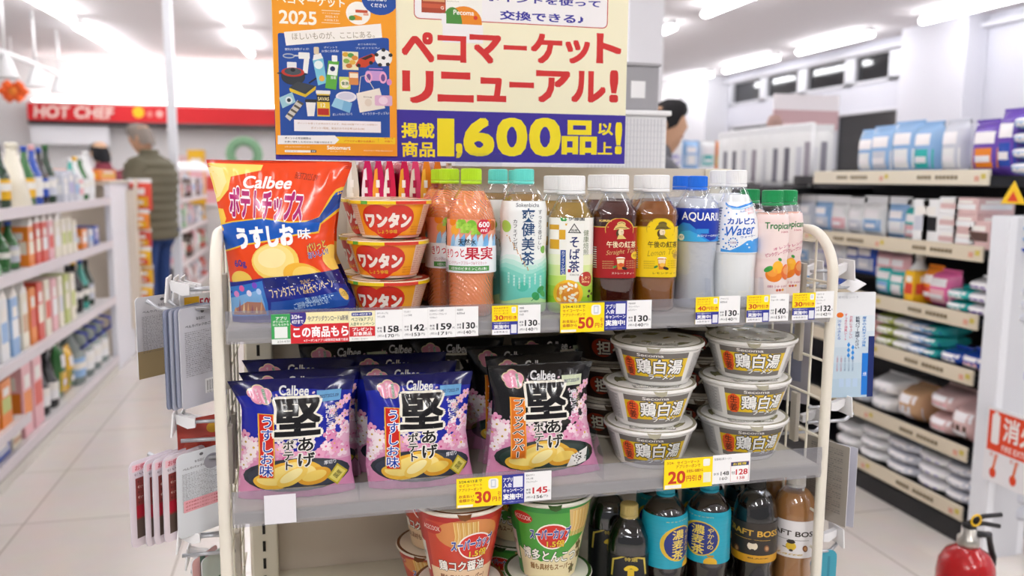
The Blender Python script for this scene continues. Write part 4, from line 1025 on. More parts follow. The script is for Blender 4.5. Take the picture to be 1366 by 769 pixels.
# ---- wonton cups
won = Cone(41.5, 57, 51)
W = 2 * math.pi * won.R; A = Art(W, 49, None, 'label', eps=.00008); m_ = dict(mm=True); c = W / 2
A.rect(-1, 4, W + 1, 50, '#f29a1a', **m_)
A.rect(c - 10, 5, c + 56, 44, '#f6ab22', **m_)
for s_ in (-1, 1):
    A.rect(c + s_ * 62 - 14, 5, c + s_ * 62 + 14, 48, '#f3d2b8', **m_)
    for k in range(12): A.text('名称 即席カップめん 原材料'[k % 5:], c + s_ * 62 - 12, 43 - k * 3.2, c + s_ * 62 + 12, 45 - k * 3.2, '#c2403a', 0, **m_)
A.ell(c - 42, 8, c + 4, 48, '#d8301f', **m_); A.ell(c - 12, 8, c + 34, 48, '#d8301f', **m_); A.poly([(c - 36, 17), (c + 28, 17), (c + 10, 3), (c - 4, -2), (c - 18, 3)], '#d8301f', **m_)
A.text('ワンタン', c - 37, 15, c + 30, 37, '#fdf3ea', .085, out=[('#b01c12', .03)], **m_)
A.text('しょうゆ味', c - 20, 7, c + 10, 13, '#f6c030', .03, out=[('#a81a10', .03)], **m_)
for k in range(3): A.text('熱湯を注いで3分できあがり', c + 32, 8 + k * 3.6, c + 54, 10 + k * 3.6, '#b0402a', 0, **m_)
WA = A
def won_lid(W):
    A = Art(W, W, None, 'film'); R = W / 2 - .7; m = dict(mm=True)
    A.poly([(W / 2 + R * math.cos(2 * math.pi * k / 48), W / 2 + R * math.sin(2 * math.pi * k / 48)) for k in range(48)], '#f2c21c', **m)
    A.poly([(W / 2 + R * math.cos(math.radians(k * 6 - 90)), W / 2 + R * math.sin(math.radians(k * 6 - 90))) for k in range(31)], '#d8452c', **m)
    A.ell(W * .25, W * .25, W * .75, W * .75, '#f0a028', **m); A.text('ワンタン', W * .28, W * .4, W * .72, W * .58, '#fff', .04, **m)
    return A
def rim_band(t, r, z):
    """printed lid edge: yellow, red and green run round the rim"""
    a = Art(2 * math.pi * r, 4.6, None, 'film', eps=.00006); W = a.W; a.rect(-1, -1, W + 1, 6, '#f3cf1e', mm=True)
    a.rect(W * .52, -1, W * .66, 6, '#d8402c', mm=True); a.rect(W * .38, -1, W * .41, 6, '#5fae3c', mm=True); a.rect(W * .0, -1, W * .2, 6, '#d8402c', mm=True)
    def f(U, V, Z):
        th = (U - W / 2) / r - math.pi / 2; R = (r + .3) / 1000 + Z; return np.stack([R * np.cos(th), R * np.sin(th), z + V / 1000], 1)
    lidp = [ch for ch in t.children if ch.name.startswith('rim')][0]
    a.build('rim_print', f, lidp, (6, None))
w0_ = None; cup_h = .0572
for px, py, Y, lev, dy, lb in ((519, 385, 1.235, 0, -14, 'orange wonton soup cup at the foot of the front stack beside the chip bag'), (518, 345, 1.235, 1, -12, 'orange wonton soup cup in the middle of the front stack'), (521, 285, 1.235, 2, 0, 'orange wonton soup cup topping the front stack'),
                               (505, 385, 1.318, 0, -25, 'wonton soup cup at the foot of the stack behind'), (504, 345, 1.318, 1, -40, 'wonton soup cup in the middle of the stack behind, half hidden'), (507, 285, 1.318, 2, -50, 'wonton soup cup topping the stack behind, its left edge showing')):
    X = at(px, py, Y)[0]; z = RZ1 + .0005 + lev * cup_h; yaw = face_yaw(X, Y, math.radians(dy))
    if w0_ is None:
        w0_ = make_cup('soup_cup', lb, 'orange wonton soup cups', won, 2.2, '#f3e2c8', '#f4ece2', '#f2c21c', WA, (X, Y, z), yaw, won_lid, None, tab=False); rim_band(w0_, 59.6, .0485)
    else: dup(w0_, (X, Y, z), yaw, lb, 'orange wonton soup cups')
# ---- packs of dry noodles standing on edge behind the cups
for i in range(8):
    px = 470 + i * 15.5; X = at(px, 240, 1.425)[0]
    m = MB(); c1 = mat(['#d8cfc4', '#c8145a', '#c4125a', '#d01a4a', '#c8104e', '#d23a6a', '#e0801e', '#d8701a'][i], 'film'); c2 = mat(['#f3f0ea', '#f2e6ee', '#f0a030', '#f2ece8', '#e8a22a', '#e6d8c8', '#f0b43a', '#c8202a'][i], 'film')
    prof_ = [(-.0085, 0), (-.0098, .05), (-.0098, .18), (-.0075, .208), (-.004, .226), (.004, .226), (.0075, .208), (.0098, .18), (.0098, .05), (.0085, 0)]
    for (y0, y1, cc) in ((-.05, .05, c1),): m.prism([(x, z) for x, z in prof_], y0, y1, cc)
    m.prism([(-.0098, .10), (.003, .10), (-.002, .215), (-.006, .212), (-.0098, .18)], -.0506, -.0501, c2)
    for q in range(5): m.box(-.0085 + .0011 * q, -.001 + .0006 * q, -.0514, -.0507, .100 + q * .021, .112 + q * .021, mat(['#fbf6f2', '#a80e3e'][i % 2], 'film'), 0)
    o = m.build('noodle_pack', None, (X, 1.415, RZ1 + .0005), rot=math.radians(-3 + (i * 5) % 7))
    props(o, ['white', 'magenta and white', 'magenta and yellow', 'crimson and white', 'magenta and amber', 'pink and cream', 'orange and yellow', 'amber and red'][i] + ' noodle pack standing on edge behind the wonton cups', 'noodle pack', 'noodle packs behind the wonton cups')

# ---- big paper ramen cups on the third shelf
sup = Cone(44, 68, 128); sup.vs = 128 / 104
def super_art(red):
    W = 2 * math.pi * sup.R; A = Art(W, 101, None, 'label', eps=.00008); m = dict(mm=True); c = W / 2; r = random.Random(3)
    A.rect(-1, -1, W + 1, 102, '#b8201c' if red else '#2f8a35', **m)
    A.rect(c - 55, 0, c + 55, 94, '#c8402a' if red else '#4aa03c', **m)
    if red:
        A.poly([(c - 60, 30), (c + 60, 30), (c + 60, -2), (c - 60, -2)], '#e8c9a4', **m); A.ell(c - 40, 58, c + 52, 98, '#d88a4a', **m)
    else:
        A.poly([(c - 62, -2), (c + 62, -2), (c + 62, 60), (c + 20, 34), (c - 20, 26), (c - 62, 40)], '#e9dcb0', **m); A.poly([(c + 62, 66), (c + 62, 98), (c + 20, 98), (c + 26, 66)], '#d8b87a', **m)
    for k in range(15): x = c + (-14 if red else 26) + k * 2.2; A.line([(x, 60), (x + 3, 76), (x + 1, 95)], 1.5, ['#f0cd7a', '#e6b85a', '#f6dd9a'][k % 3], **m)
    A.ell(c - 8 - (0 if red else 18), 44, c + 42 - (0 if red else 18), 80, '#fff4ea', **m); A.ell(c - 6 - (0 if red else 18), 46, c + 40 - (0 if red else 18), 78, '#d2281e', **m)
    k = 0 if red else -18
    A.text('スーパーカップ', c - 18 + k, 58, c + 44 + k, 73, '#26409a', .05, out=[('#f6f3ee', .05)], shear=.15, rot=4, **m)
    A.text('1.5倍', c + 8 + k, 47, c + 36 + k, 57, '#f0d030', .03, out=[('#8a1410', .04)], **m)
    if red: A.text('鶏コク醤油', c - 40, 28, c + 36, 42, '#fbf6ee', .03, out=[('#3a1a10', .05)], **m)
    else: A.text('博多とんこつ', c - 52, 26, c + 44, 42, '#fbf8ee', .03, out=[('#1c3a20', .05)], rot=-3, **m)
    A.text('麺も具材もスーパー!', c - 40, 14, c + 40, 23, '#7a3a12' if red else '#8a5a1a', .03, **m)
    A.ell(c - 62, 76, c - 30, 92, '#c02a22', **m); A.text('ACECOOK', c - 60, 81, c - 32, 87, '#f6e8e0', .0, **m)
    if not red:
        for (x, y) in ((48, 44), (40, 12), (54, 30)): flower(A, c + x, y, 7, '#6a5a30', '#4a7a30')
    A.rect(c - 90, 20, c - 66, 60, '#e9e2d8', **m); A.text('賞味期限', c - 88, 40, c - 70, 46, '#3a3a3a', 0, **m)
    return A
SR, SG = super_art(True), super_art(False); sh_ = .0885
for k, (px, Y, art, rim, lidc, lb, grp, dy) in enumerate(((613, 1.222, SR, '#f3e9da', '#7a4a2a', 'red chicken soy ramen cup', 'red ramen cups', 6), (731, 1.226, SG, '#e9e6d8', '#3a5a2a', 'green tonkotsu ramen cup', 'green ramen cups', 8))):
    X = at(px, 740, Y)[0]; z = at(px, [697, 672][k], Y)[2] - .1085
    t = make_cup('ramen_cup', lb + ' on top of the front stack', grp, sup, 2.4, rim, '#f0e8dc', lidc, art, (X, Y, RZ3 + .0005 + sh_), face_yaw(X, Y, math.radians(dy)), None)
    q_ = dup(t, (X, Y, RZ3 + .0005), face_yaw(X, Y), lb + ' at the foot of the front stack', grp); q_.scale = (1, 1, .66)
    dup(t, (X - .012, Y + .145, RZ3 + .0005 + sh_), face_yaw(X, Y, -.6), lb + ' on top of the stack behind', grp)
    q_ = dup(t, (X - .012, Y + .145, RZ3 + .0005), face_yaw(X, Y, -.4), lb + ' at the foot of the stack behind', grp); q_.scale = (1, 1, .66)

# ---- bottles on the third shelf
prof = [(26, 0), (32, 3), (35, 9), (34.5, 40), (33.5, 64), (35.5, 74), (36, 80), (36, 160), (35, 168), (31, 178), (22, 189), (15, 196), (13, 200), (12.6, 220)]
def Z9(x, y): return (780 + x / 4.018, 630 + y / 4.018)
def lab_mugi(A):
    W, H = A.W, A.H
    A.rect(-1, -1, W + 1, H + 1, '#1aa0b8', mm=True)
    for k in range(12): A.rect(-1, H * k / 12, W + 1, H * k / 12 + .4, '#1694ac', mm=True)
    A.ell(*Z9(548, 258), *Z9(716, 462), '#d8b428'); A.ell(*Z9(555, 266), *Z9(709, 454), '#1c2c78')
    A.text('濃麦茶', *Z9(578, 280), *Z9(640, 444), '#e9cf5a', .02, vert=True)
    A.text('やかんの', *Z9(658, 300), *Z9(690, 420), '#e9cf5a', .01, vert=True)
    A.text('カフェインゼロ', *Z9(560, 232), *Z9(690, 250), '#e9cf5a', .01)
    A.ell(*Z9(636, 456), *Z9(706, 520), '#d8a81e'); A.rect(*Z9(656, 446), *Z9(690, 460), '#b88a14')
    A.text('600ml', W * .75, H * .05, W * .82, H * .1, '#f0f6f6', 0, mm=True)
    A.text('六条麦茶', W * .1, H * .3, W * .14, H * .8, '#0e6478', 0, vert=True, mm=True)
X = at(944, 720, 1.215)[0]; B = Bottle(X, 1.215, prof, 2.2, face_yaw(X, 1.215, .0))
mg = make_bottle('tea_bottle', 'turquoise barley tea bottle with round navy crest, front one under the twenty yen card', 'turquoise barley tea bottles', B, RZ3 + .0005, CLR, drinkm('#241008', .5), 190, '#1ba3bf', 203, lab_mugi, (86, 172), 36, 1.0, cap_r=15)
for px, Y, e, t in ((886, 1.215, 1.1, 'turquoise barley tea bottle turned so its crest shows only at the right edge'), (875, 1.300, .2, 'turquoise barley tea bottle in the shade behind the turned one'), (935, 1.300, .2, 'turquoise barley tea bottle in the shade behind the crest fronted one')):
    X = at(px, 720, Y)[0]; dup(mg, (X, Y, RZ3 + .0005), face_yaw(X, Y, e), t, 'turquoise barley tea bottles')
prof = [(27, 0), (32, 3), (35, 10), (34, 50), (32, 64), (36, 76), (37, 90), (36.6, 146), (35, 160), (30, 178), (20, 190), (15.5, 196), (15, 199), (14.6, 212)]
def lab_boss(base, ink, gold, black, dx):
    def f(A):
        W, H = A.W, A.H
        def z(x, y): return Z9(x + dx, y)
        A.rect(-1, -1, W + 1, H + 1, base, mm=True)
        A.text('CRAFT BOSS', *z(988, 300), *z(1232, 362), ink, .03, rot=-2)
        A.line([z(1012, 350), z(1120, 366), z(1200, 380)], .6, ink)
        A.ell(*z(1078, 372), *z(1132, 424), gold); A.ell(*z(1082, 360), *z(1128, 388), '#2a2018'); A.ell(*z(1094, 412), *z(1116, 428), '#2a2018'); A.line([z(1060, 398), z(1080, 404)], 1.2, '#2a2018')
        for x in (1020, 1180): A.ell(*z(x - 12, 400), *z(x + 12, 440), '#7a4a2a', rot=20); A.ell(*z(x - 6, 408), *z(x + 8, 432), '#b98a5a', rot=20)
        if black: A.rect(-1, -1, W + 1, H * .2, '#d0981e', mm=True); A.text('BLACK', *z(1080, 456), *z(1190, 478), '#1c1410', .03)
        else: A.text('Latte', *z(1030, 424), *z(1168, 456), '#c8a84a', .01, shear=.4)
    return f
X = at(1058, 720, 1.213)[0]; B = Bottle(X, 1.213, prof, 2.0, face_yaw(X, 1.213, .05))
lt = make_bottle('coffee_bottle', 'milk coffee bottle with white label and white cap beside the cream side frame', 'milk coffee bottles', B, RZ3 + .0005, CLR, mat('#a4713f', 'gloss', sss=.1, rough=.15), 186, '#dcdad6', 199, lab_boss('#e2dfe0', '#2c2014', '#d8b428', False, 0), (80, 144), 37, 1.0, cap_r=15.5, cap_h=18, inset=1)
X = at(1030, 700, 1.30)[0]; dup(lt, (X, 1.30, RZ3 + .0005), face_yaw(X, 1.3), 'milk coffee bottle in the shade behind the white labelled one', 'milk coffee bottles')
X = at(1006, 720, 1.215)[0]; B = Bottle(X, 1.215, prof, 2.0, face_yaw(X, 1.215, .1))
bk = make_bottle('coffee_bottle', 'black coffee bottle with gold lettering and black cap', 'black coffee bottles', B, RZ3 + .0005, CLR, drinkm('#120a06', .4), 186, '#1a1614', 199, lab_boss('#2c2520', '#d8a838', '#e9d9c0', True, -206), (78, 146), 37, 1.0, cap_r=15.5, cap_h=15, inset=1)
X = at(990, 700, 1.30)[0]; dup(bk, (X, 1.30, RZ3 + .0005), face_yaw(X, 1.3), 'black coffee bottle in the shade behind the gold lettered one', 'black coffee bottles')
prof = [(26, 0), (31, 3), (33, 10), (33, 122), (32, 134), (24, 152), (15, 162), (13, 166), (12.6, 184)]
def lab_dark(A):
    W, H = A.W, A.H
    A.rect(-1, -1, W + 1, H + 1, '#15161c', mm=True)
    A.poly([Z9(150, 560), Z9(158, 470), Z9(235, 440), Z9(312, 470), Z9(318, 560), Z9(310, 560), Z9(304, 476), Z9(235, 449), Z9(166, 476), Z9(158, 560)], '#c8b04a')
    A.text('特選', *Z9(214, 458), *Z9(280, 484), '#c8b04a', .02)
    for k in range(9): t = .3 + k * .3; A.ell(*Z9(246 + 26 * math.cos(t) - 12, 530 - 20 * math.sin(t) - 10), *Z9(246 + 26 * math.cos(t) + 12, 530 - 20 * math.sin(t) + 10), '#e3c028', n=10)
    A.rect(*Z9(230, 520), *Z9(262, 570), '#d8b41e')
    A.rect(W * .2, H * .3, W * .27, H * .8, '#d8a21e', mm=True)
X = at(838, 735, 1.222)[0]; B = Bottle(X, 1.222, prof, 3.0, face_yaw(X, 1.222))
sy = make_bottle('coffee_bottle', 'squat dark bottle with pale gold cap and gold crest label', 'squat dark bottles', B, RZ3 + .0005, CLR, drinkm('#140c08', .4), 150, '#bfa866', 168, lab_dark, (6, 108), 33.2, 1.0, cap_r=14.5)
X = at(811, 700, 1.30)[0]; dup(sy, (X, 1.30, RZ3 + .0005 + .012), face_yaw(X, 1.3), 'squat dark bottle with pale gold cap in the shade behind', 'squat dark bottles')
# ================================================================== shelf price cards
TY1, TY2 = 1.1438, 1.1432
def sub(x0, y0, sc): return lambda x, y: (x0 + x / sc, y0 + y / sc)
def card(px0, py0, px1, py1, Y, label, group, fn, name='price_card', base='#f6f6f6', cat='price card'):
    a, loc, mb = panel(px0, py0, px1, py1, Y, 'paper', base); a.eps = .00004; a.gap = .00004
    a.rect(-.01, -.01, a.W + .01, a.H + .01, base, mm=True)
    # pixels of a row drift upward to the right: undo that slope inside the card
    sl = (at(px1, (py0 + py1) / 2, Y)[2] - at(px0, (py0 + py1) / 2, Y)[2]) * 1000 / a.W
    raw = a.inv; a.inv = lambda x, y: (raw(x, y)[0], raw(x, y)[1] - sl * (raw(x, y)[0] - a.W / 2))
    fn(a)
    o = a.build(name, flat_warp, None, None, loc=loc, extra=mb)
    return props(o, label, cat, group)
INK = '#1e1e22'; G1 = 'price cards on the shelf rails'
def price(main, tax, lines, red=False):
    def f(a):
        W, H = a.W, a.H; m = dict(mm=True); c = '#c8202a' if red else INK
        for k, t in enumerate(lines): a.text(t, W * .06, H * (.86 - k * .115), W * (.06 + min(.86, .075 * len(t) * 36 / W * .8)), H * (.93 - k * .115), '#4a4a52', .005, **m)
        a.text(main, W * .30, H * .25, W * .86, H * .47, c, .035, **m)
        a.text('本体', W * .06, H * .36, W * .24, H * .44, '#4a4a52', .01, **m); a.text('価格', W * .06, H * .26, W * .24, H * .34, '#4a4a52', .01, **m)
        a.text('円', W * .88, H * .27, W * .96, H * .34, '#4a4a52', 0, **m)
        a.text('(税込', W * .07, H * .09, W * .34, H * .18, '#5a5a62', 0, **m); a.text(tax, W * .36, H * .08, W * .68, H * .19, INK, .02, **m); a.text('円)', W * .72, H * .09, W * .88, H * .18, '#5a5a62', 0, **m)
    return f
def coupon(big, stacked=True):
    """yellow 'yen off' coupon; stacked ones have a blue strip below"""
    def f(a):
        W, H = a.W, a.H; m = dict(mm=True); O = '#b8501a'
        if stacked:
            a.rect(0, H * .46, W, H, '#ffe000', **m); a.rect(0, H * .0, W, H * .45, '#f4f3f6', **m); a.rect(0, H * .18, W, H * .45, '#2c3494', **m); a.rect(W * .70, 0, W, H * .45, '#2c3494', **m); a.rect(W * .74, H * .04, W * .96, H * .34, '#e8e9f2', **m)
            for k, t in enumerate(('3/24-4/27まで', 'セイコーマート', 'アプリクーポンで')): a.text(t, W * .06, H * (.885 - k * .095), W * .62, H * (.955 - k * .095), O, .01, **m)
            a.rect(W * .76, H * .74, W * .93, H * .95, '#f7f7f7', r=1.2, **m); a.rect(W * .79, H * .78, W * .90, H * .92, '#d8dde6', **m)
            a.text(big, W * .08, H * .50, W * .44, H * .67, '#c8381a', .035, **m); a.text('円引き', W * .46, H * .515, W * .96, H * .645, '#c8381a', .03, **m)
            a.text('アプリ入会キャンペーン', W * .06, H * .36, W * .66, H * .43, '#ffffff', .01, **m); a.text('実施中!', W * .07, H * .20, W * .66, H * .345, '#ffffff', .04, **m)
            a.text('※条件あり', W * .08, H * .06, W * .6, H * .13, '#5a5a6a', 0, **m)
        else:
            a.rect(0, 0, W, H, '#ffe000', **m); a.rect(W * .02, H * .02, W * .36, H * .1, '#f4f2e8', **m)
            for k, t in enumerate(('3/24-4/13まで', 'セイコーマート', 'アプリクーポンで')): a.text(t, W * .05, H * (.84 - k * .14), W * .56, H * (.94 - k * .14), INK if k == 0 else O, .015, **m)
            a.rect(W * .70, H * .58, W * .92, H * .93, '#f7f5ea', r=4, **m); a.rect(W * .755, H * .62, W * .865, H * .90, '#cdd3dc', r=1, **m); a.rect(W * .775, H * .67, W * .845, H * .86, '#f2f4f7', **m)
            a.text('お支払い', W * .05, H * .33, W * .38, H * .44, O, .03, **m); a.text('金額から', W * .05, H * .19, W * .38, H * .30, O, .03, **m)
            a.text(big, W * .40, H * .12, W * .76, H * .52, '#c8381a', .04, **m); a.text('円', W * .79, H * .14, W * .89, H * .30, '#c8381a', .03, **m); a.text('引き', W * .905, H * .14, W * .985, H * .48, '#c8381a', .02, vert=True, **m)
    return f
def campaign(a):
    W, H = a.W, a.H; m = dict(mm=True); a.rect(0, 0, W, H, '#2c3494', **m)
    a.text('アプリ', W * .05, H * .76, W * .46, H * .91, '#fff', .03, **m); a.text('入会', W * .06, H * .575, W * .44, H * .73, '#fff', .03, **m); a.rect(W * .50, H * .56, W * .93, H * .93, '#eceef6', **m)
    a.text('キャンペーン', W * .05, H * .40, W * .95, H * .53, '#fff', .03, **m); a.text('実施中!', W * .05, H * .15, W * .93, H * .36, '#fff', .045, **m); a.text('※詳しくは店頭またはアプリで', W * .05, H * .05, W * .95, H * .1, '#c8cef0', 0, **m)
def c_green(a):
    W, H = a.W, a.H; m = dict(mm=True); a.rect(0, H * .17, W, H, '#37a454', **m)
    a.text('アプリ', W * .24, H * .80, W * .80, H * .92, '#fff', .03, **m); a.text('ダウンロード', W * .08, H * .71, W * .92, H * .79, '#fff', .02, **m); a.text('はこちらから', W * .08, H * .62, W * .92, H * .69, '#fff', .02, **m); a.rect(W * .16, H * .2, W * .84, H * .58, '#eef3ee', **m)
    a.text('3/24-4/30', W * .3, H * .05, W * .95, H * .12, '#7a7a7a', 0, **m)
def c_red(a):
    W, H = a.W, a.H; m = dict(mm=True); a.rect(0, 0, W, H, '#d3212b', **m); a.rect(0, H * .62, W, H, '#f6edb8', **m)
    a.ell(-W * .03, H * .54, W * .27, H * 1.22, '#3a2c8c', **m)
    a.text('3/24~', W * .02, H * .80, W * .20, H * .93, '#fff', .03, **m); a.text('4/27まで', W * .02, H * .64, W * .22, H * .77, '#fff', .03, **m)
    a.text('今!アプリダウンロード&新規', W * .29, H * .70, W * .99, H * .88, '#2a2a5a', .01, **m)
    a.text('この商品もら', W * .04, H * .18, W * .99, H * .55, '#fff', .045, **m); a.text('※クーポン&アプリ期間限定抽選で進呈', W * .22, H * .04, W * .98, H * .13, '#fff', .01, **m)
def c_gift(a):
    W, H = a.W, a.H; m = dict(mm=True); a.rect(0, H * .48, W, H, '#f4edc4', **m); a.rect(W * .1, H * .83, W * .88, H * .95, '#2e3a8e', r=1.5, **m); a.text('3/24~4/27まで', W * .14, H * .855, W * .84, H * .925, '#fff', .02, **m)
    a.text('ペコマ&アプリ', W * .08, H * .66, W * .90, H * .79, '#27603a', .02, **m); a.text('入会キャンペーン', W * .05, H * .51, W * .97, H * .63, '#27603a', .02, **m)
    a.rect(W * .01, H * .15, W * .99, H * .48, '#d3262c', **m); a.text('プレゼント', W * .12, H * .33, W * .90, H * .45, '#fff', .03, **m); a.text('対象商品', W * .16, H * .18, W * .86, H * .31, '#fff', .03, **m); a.text('①4901 01411', W * .08, H * .04, W * .7, H * .1, '#8a8a8a', 0, **m)
cards = [
 (362, 419.5, 387.4, 459.5, c_green, 'green app download card with a blank square, left end of the top shelf rail', '#f2f4f2'),
 (387.6, 416.5, 465.4, 457.5, c_red, 'red and cream gift campaign card beneath the big orange chip bag', '#d3212b'),
 (465.6, 415, 500.6, 455, c_gift, 'small cream and red gift item card beside the 158 yen card', '#f6f5f0'),
 (500.8, 413.7, 537, 453.6, price('158', '170', ('ポテトチップス', 'うすしお味')), 'white price card reading 158', '#f6f6f6'),
 (537.2, 411.7, 570.8, 451.8, price('142', '153', ('ワンタン', 'しょうゆ味')), 'white price card reading 142', '#f6f6f6'),
 (571, 410.2, 607.6, 450.4, price('159', '171', ('天然水きりっと果実', 'ピンクグレープフルーツ', 'マスカット')), 'white price card reading 159', '#f6f6f6'),
 (607.8, 409.2, 638, 448.8, price('130', '140', ('爽健美茶', '600ml')), 'white price card reading 130 beneath the peach drink and mint tea', '#f6f6f6'),
 (656.4, 408, 690.6, 446.6, coupon('30'), 'yellow and blue 30 yen off coupon card beneath the mint tea bottle', '#ffe000'),
 (691, 407, 721, 444.6, price('130', '140', ('伊藤園', '伝承の健康茶', 'そば茶')), 'white price card reading 130 beneath the mint and buckwheat teas', '#f6f6f6'),
 (747.5, 404.6, 806, 443.4, coupon('50', False), 'wide yellow 50 yen off coupon card', '#ffe000'),
 (806.4, 402.6, 836, 440.4, campaign, 'navy app campaign card beside the 50 yen off coupon', '#2c3494'),
 (836.2, 400.8, 869, 438.8, price('130', '140', ('午後の紅茶', 'ストレートティー', 'レモンティー')), 'white price card reading 130 beneath the yellow label lemon tea', '#f6f6f6'),
 (928, 396.6, 958.8, 432.6, coupon('40'), 'yellow and blue 40 yen off coupon card', '#ffe000'),
 (959, 395, 987, 431, price('130', '140', ('アクエリアス', '600ml')), 'white price card reading 130 beneath the milky lactic drink', '#f6f6f6'),
 (996, 394, 1026.3, 430, coupon('30'), 'yellow and blue 30 yen off coupon card beneath the pink juice bottles', '#ffe000'),
 (1026.5, 392.4, 1052, 428.4, price('140', '151', ('カルピス', 'ウォーター 600ml')), 'white price card reading 140', '#f6f6f6'),
 (1057, 391, 1087.3, 427, coupon('30'), 'yellow and blue 30 yen off coupon card at the frame end of the top rail', '#ffe000'),
 (1087.5, 388.9, 1112, 424.4, price('132', '142', ('トロピカーナ', 'オレンジ&', 'ピンクグレープ', 'フルーツ')), 'white price card reading 132', '#f6f6f6')]
for x0, y0, x1, y1, fn, lb, bs in cards: card(x0, y0, x1, y1, TY1, lb, G1, fn, base=bs)
def c_low(a):
    W, H = a.W, a.H; m = dict(mm=True); a.text('生姜鶏白湯ラーメン', W * .04, H * .82, W * .5, H * .9, '#4a4a52', 0, **m)
    a.text('148', W * .22, H * .28, W * .44, H * .42, INK, .02, **m); a.text('本体', W * .03, H * .3, W * .18, H * .39, '#4a4a52', 0, **m); a.text('160', W * .2, H * .12, W * .4, H * .22, INK, 0, **m)
    a.rect(W * .48, H * .04, W * .97, H * .72, '#d8a0a4', **m); a.rect(W * .49, H * .05, W * .96, H * .71, '#fbfaf9', **m); a.rect(W * .49, H * .58, W * .96, H * .71, '#2c3a6a', **m); a.text('お買得', W * .54, H * .6, W * .9, H * .69, '#f2d83a', .02, **m)
    a.text('128', W * .62, H * .26, W * .94, H * .46, '#c8202a', .03, **m); a.text('138', W * .66, H * .1, W * .86, H * .2, '#c8202a', .01, **m); a.text('特価', W * .51, H * .28, W * .6, H * .4, '#4a4a52', 0, **m)
def c_twenty(a):
    W, H = a.W, a.H; m = dict(mm=True); O = '#b8501a'; a.rect(0, 0, W, H, '#ffe000', **m); a.rect(W * .02, H * .02, W * .36, H * .14, '#f4f2e8', **m)
    a.text('3/24-', W * .05, H * .84, W * .2, H * .92, O, .01, **m); a.text('セイコーマート', W * .26, H * .82, W * .72, H * .93, O, .02, **m); a.text('アプリクーポンで', W * .24, H * .69, W * .74, H * .8, O, .02, **m)
    a.text('お支払い金額から', W * .46, H * .52, W * .80, H * .63, O, .03, **m); a.rect(W * .80, H * .70, W * .94, H * .94, '#f7f5ea', r=2, **m)
    a.text('20', W * .08, H * .17, W * .44, H * .6, '#c8381a', .04, **m); a.text('円引き', W * .46, H * .22, W * .78, H * .42, '#c8381a', .03, **m); a.rect(W * .81, H * .14, W * .97, H * .48, '#f0eed8', **m)
for x0, y0, x1, y1, fn, lb, bs in ((609, 637.5, 669.5, 676.4, coupon('30', False), 'wide yellow 30 yen off coupon card on the second shelf rail', '#ffe000'), (669.7, 633.5, 699.3, 672.6, campaign, 'navy app campaign card beside the wide 30 yen off coupon', '#2c3494'),
    (699.5, 629.5, 735.4, 668.2, price('145', '156', ('堅あげポテト', 'うすしお味', 'ブラックペッパー'), True), 'white price card reading 145 in red', '#f6f6f6'), (886, 612, 950.3, 651.2, c_twenty, 'wide yellow 20 yen off coupon card beneath the ramen bowls', '#ffe000'),
    (950.5, 606.4, 1000.4, 644.4, c_low, 'white price card reading 148 and 128 beneath the ramen bowls', '#f6f6f6'), (352.5, 660.5, 395, 699, lambda a: None, 'blank pale card on the second shelf rail beneath the blue chip bags', '#e6e4ea')):
    card(x0, y0, x1, y1, TY2, lb, G1, fn, base=bs)

# ================================================================== promotion poster and catalogue leaflet
PY = 1.420
a, loc, mb = panel(364, -64, 836.5, 216, PY, 'paper', '#f5efcf', .0008); a.eps = .00005; a.gap = .00005
W, H = a.W, a.H
def Zb(x, y): return (520 + x / 3.4184, y / 3.4184)
a.rect(-.1, -.1, W + .1, H + .1, '#f5efcf', mm=True)
y0 = a.inv(600, 148)[1]; a.rect(-.1, -.1, W + .1, y0, '#3a2a96', mm=True)
a.rect(551.5, -60, 810.5, 38.5, '#c2372c', r=9); a.rect(552.6, -60, 809.4, 37.3, '#f3f0f0', r=8)
a.rect(*Zb(144, -30), *Zb(255, 62), '#a8432a'); a.rect(*Zb(144, 14), *Zb(255, 40), '#c85a3a'); a.rect(*Zb(150, -26), *Zb(250, 10), '#d8a070')
a.rect(*Zb(257, -20), *Zb(420, 106), '#f4f2ea'); a.ell(*Zb(258, 24), *Zb(420, 180), '#e98a1e'); a.ell(*Zb(240, 30), *Zb(330, 190), '#4a8a3a'); a.rect(*Zb(240, 106), *Zb(425, 200), '#f3f0f0')
a.rect(*Zb(236, 60), *Zb(257, 110), '#f3f0f0')
a.text('Pecoma', *Zb(290, 44), *Zb(384, 72), '#f8f6ee', .02); a.ell(*Zb(382, 72), *Zb(400, 92), '#d83a2a'); a.text('Secoma Card', *Zb(260, 2), *Zb(314, 10), '#8a8a80', 0); a.text('G', *Zb(232, 28), *Zb(246, 44), '#f4e9d8', .02)
a.text('ポイントを使って', *Zb(436, -30), *Zb(960, 36), '#35309a', .035); a.text('交換できる♪', *Zb(502, 46), *Zb(884, 110), '#35309a', .035)
RED = '#cf2b2a'
for t, xs in (('ペコマーケット', ((52, 204), (214, 350), (362, 508), (518, 626), (642, 786), (800, 912), (942, 1056))), ):
    ys = ((140, 288), (158, 288), (154, 294), (204, 232), (150, 294), (180, 294), (150, 294))
    for ch, (xa, xb), (ya, yb) in zip(t, xs, ys): a.text(ch, *Zb(xa, ya), *Zb(xb, yb), RED, .05)
for ch, (xa, xb), (ya, yb) in zip('リニュ', ((54, 202), (216, 384), (396, 532)), ((318, 474), (324, 470), (350, 468))): a.text(ch, *Zb(xa, ya), *Zb(xb, yb), RED, .05)
for ch, (xa, xb), (ya, yb) in zip('ーアル!', ((544, 658), (666, 822), (828, 984), (1002, 1042)), ((372, 404), (318, 472), (320, 472), (318, 470))): a.text(ch, *Zb(xa, ya), *Zb(xb, yb), RED, .05)
YL = '#f6e11c'
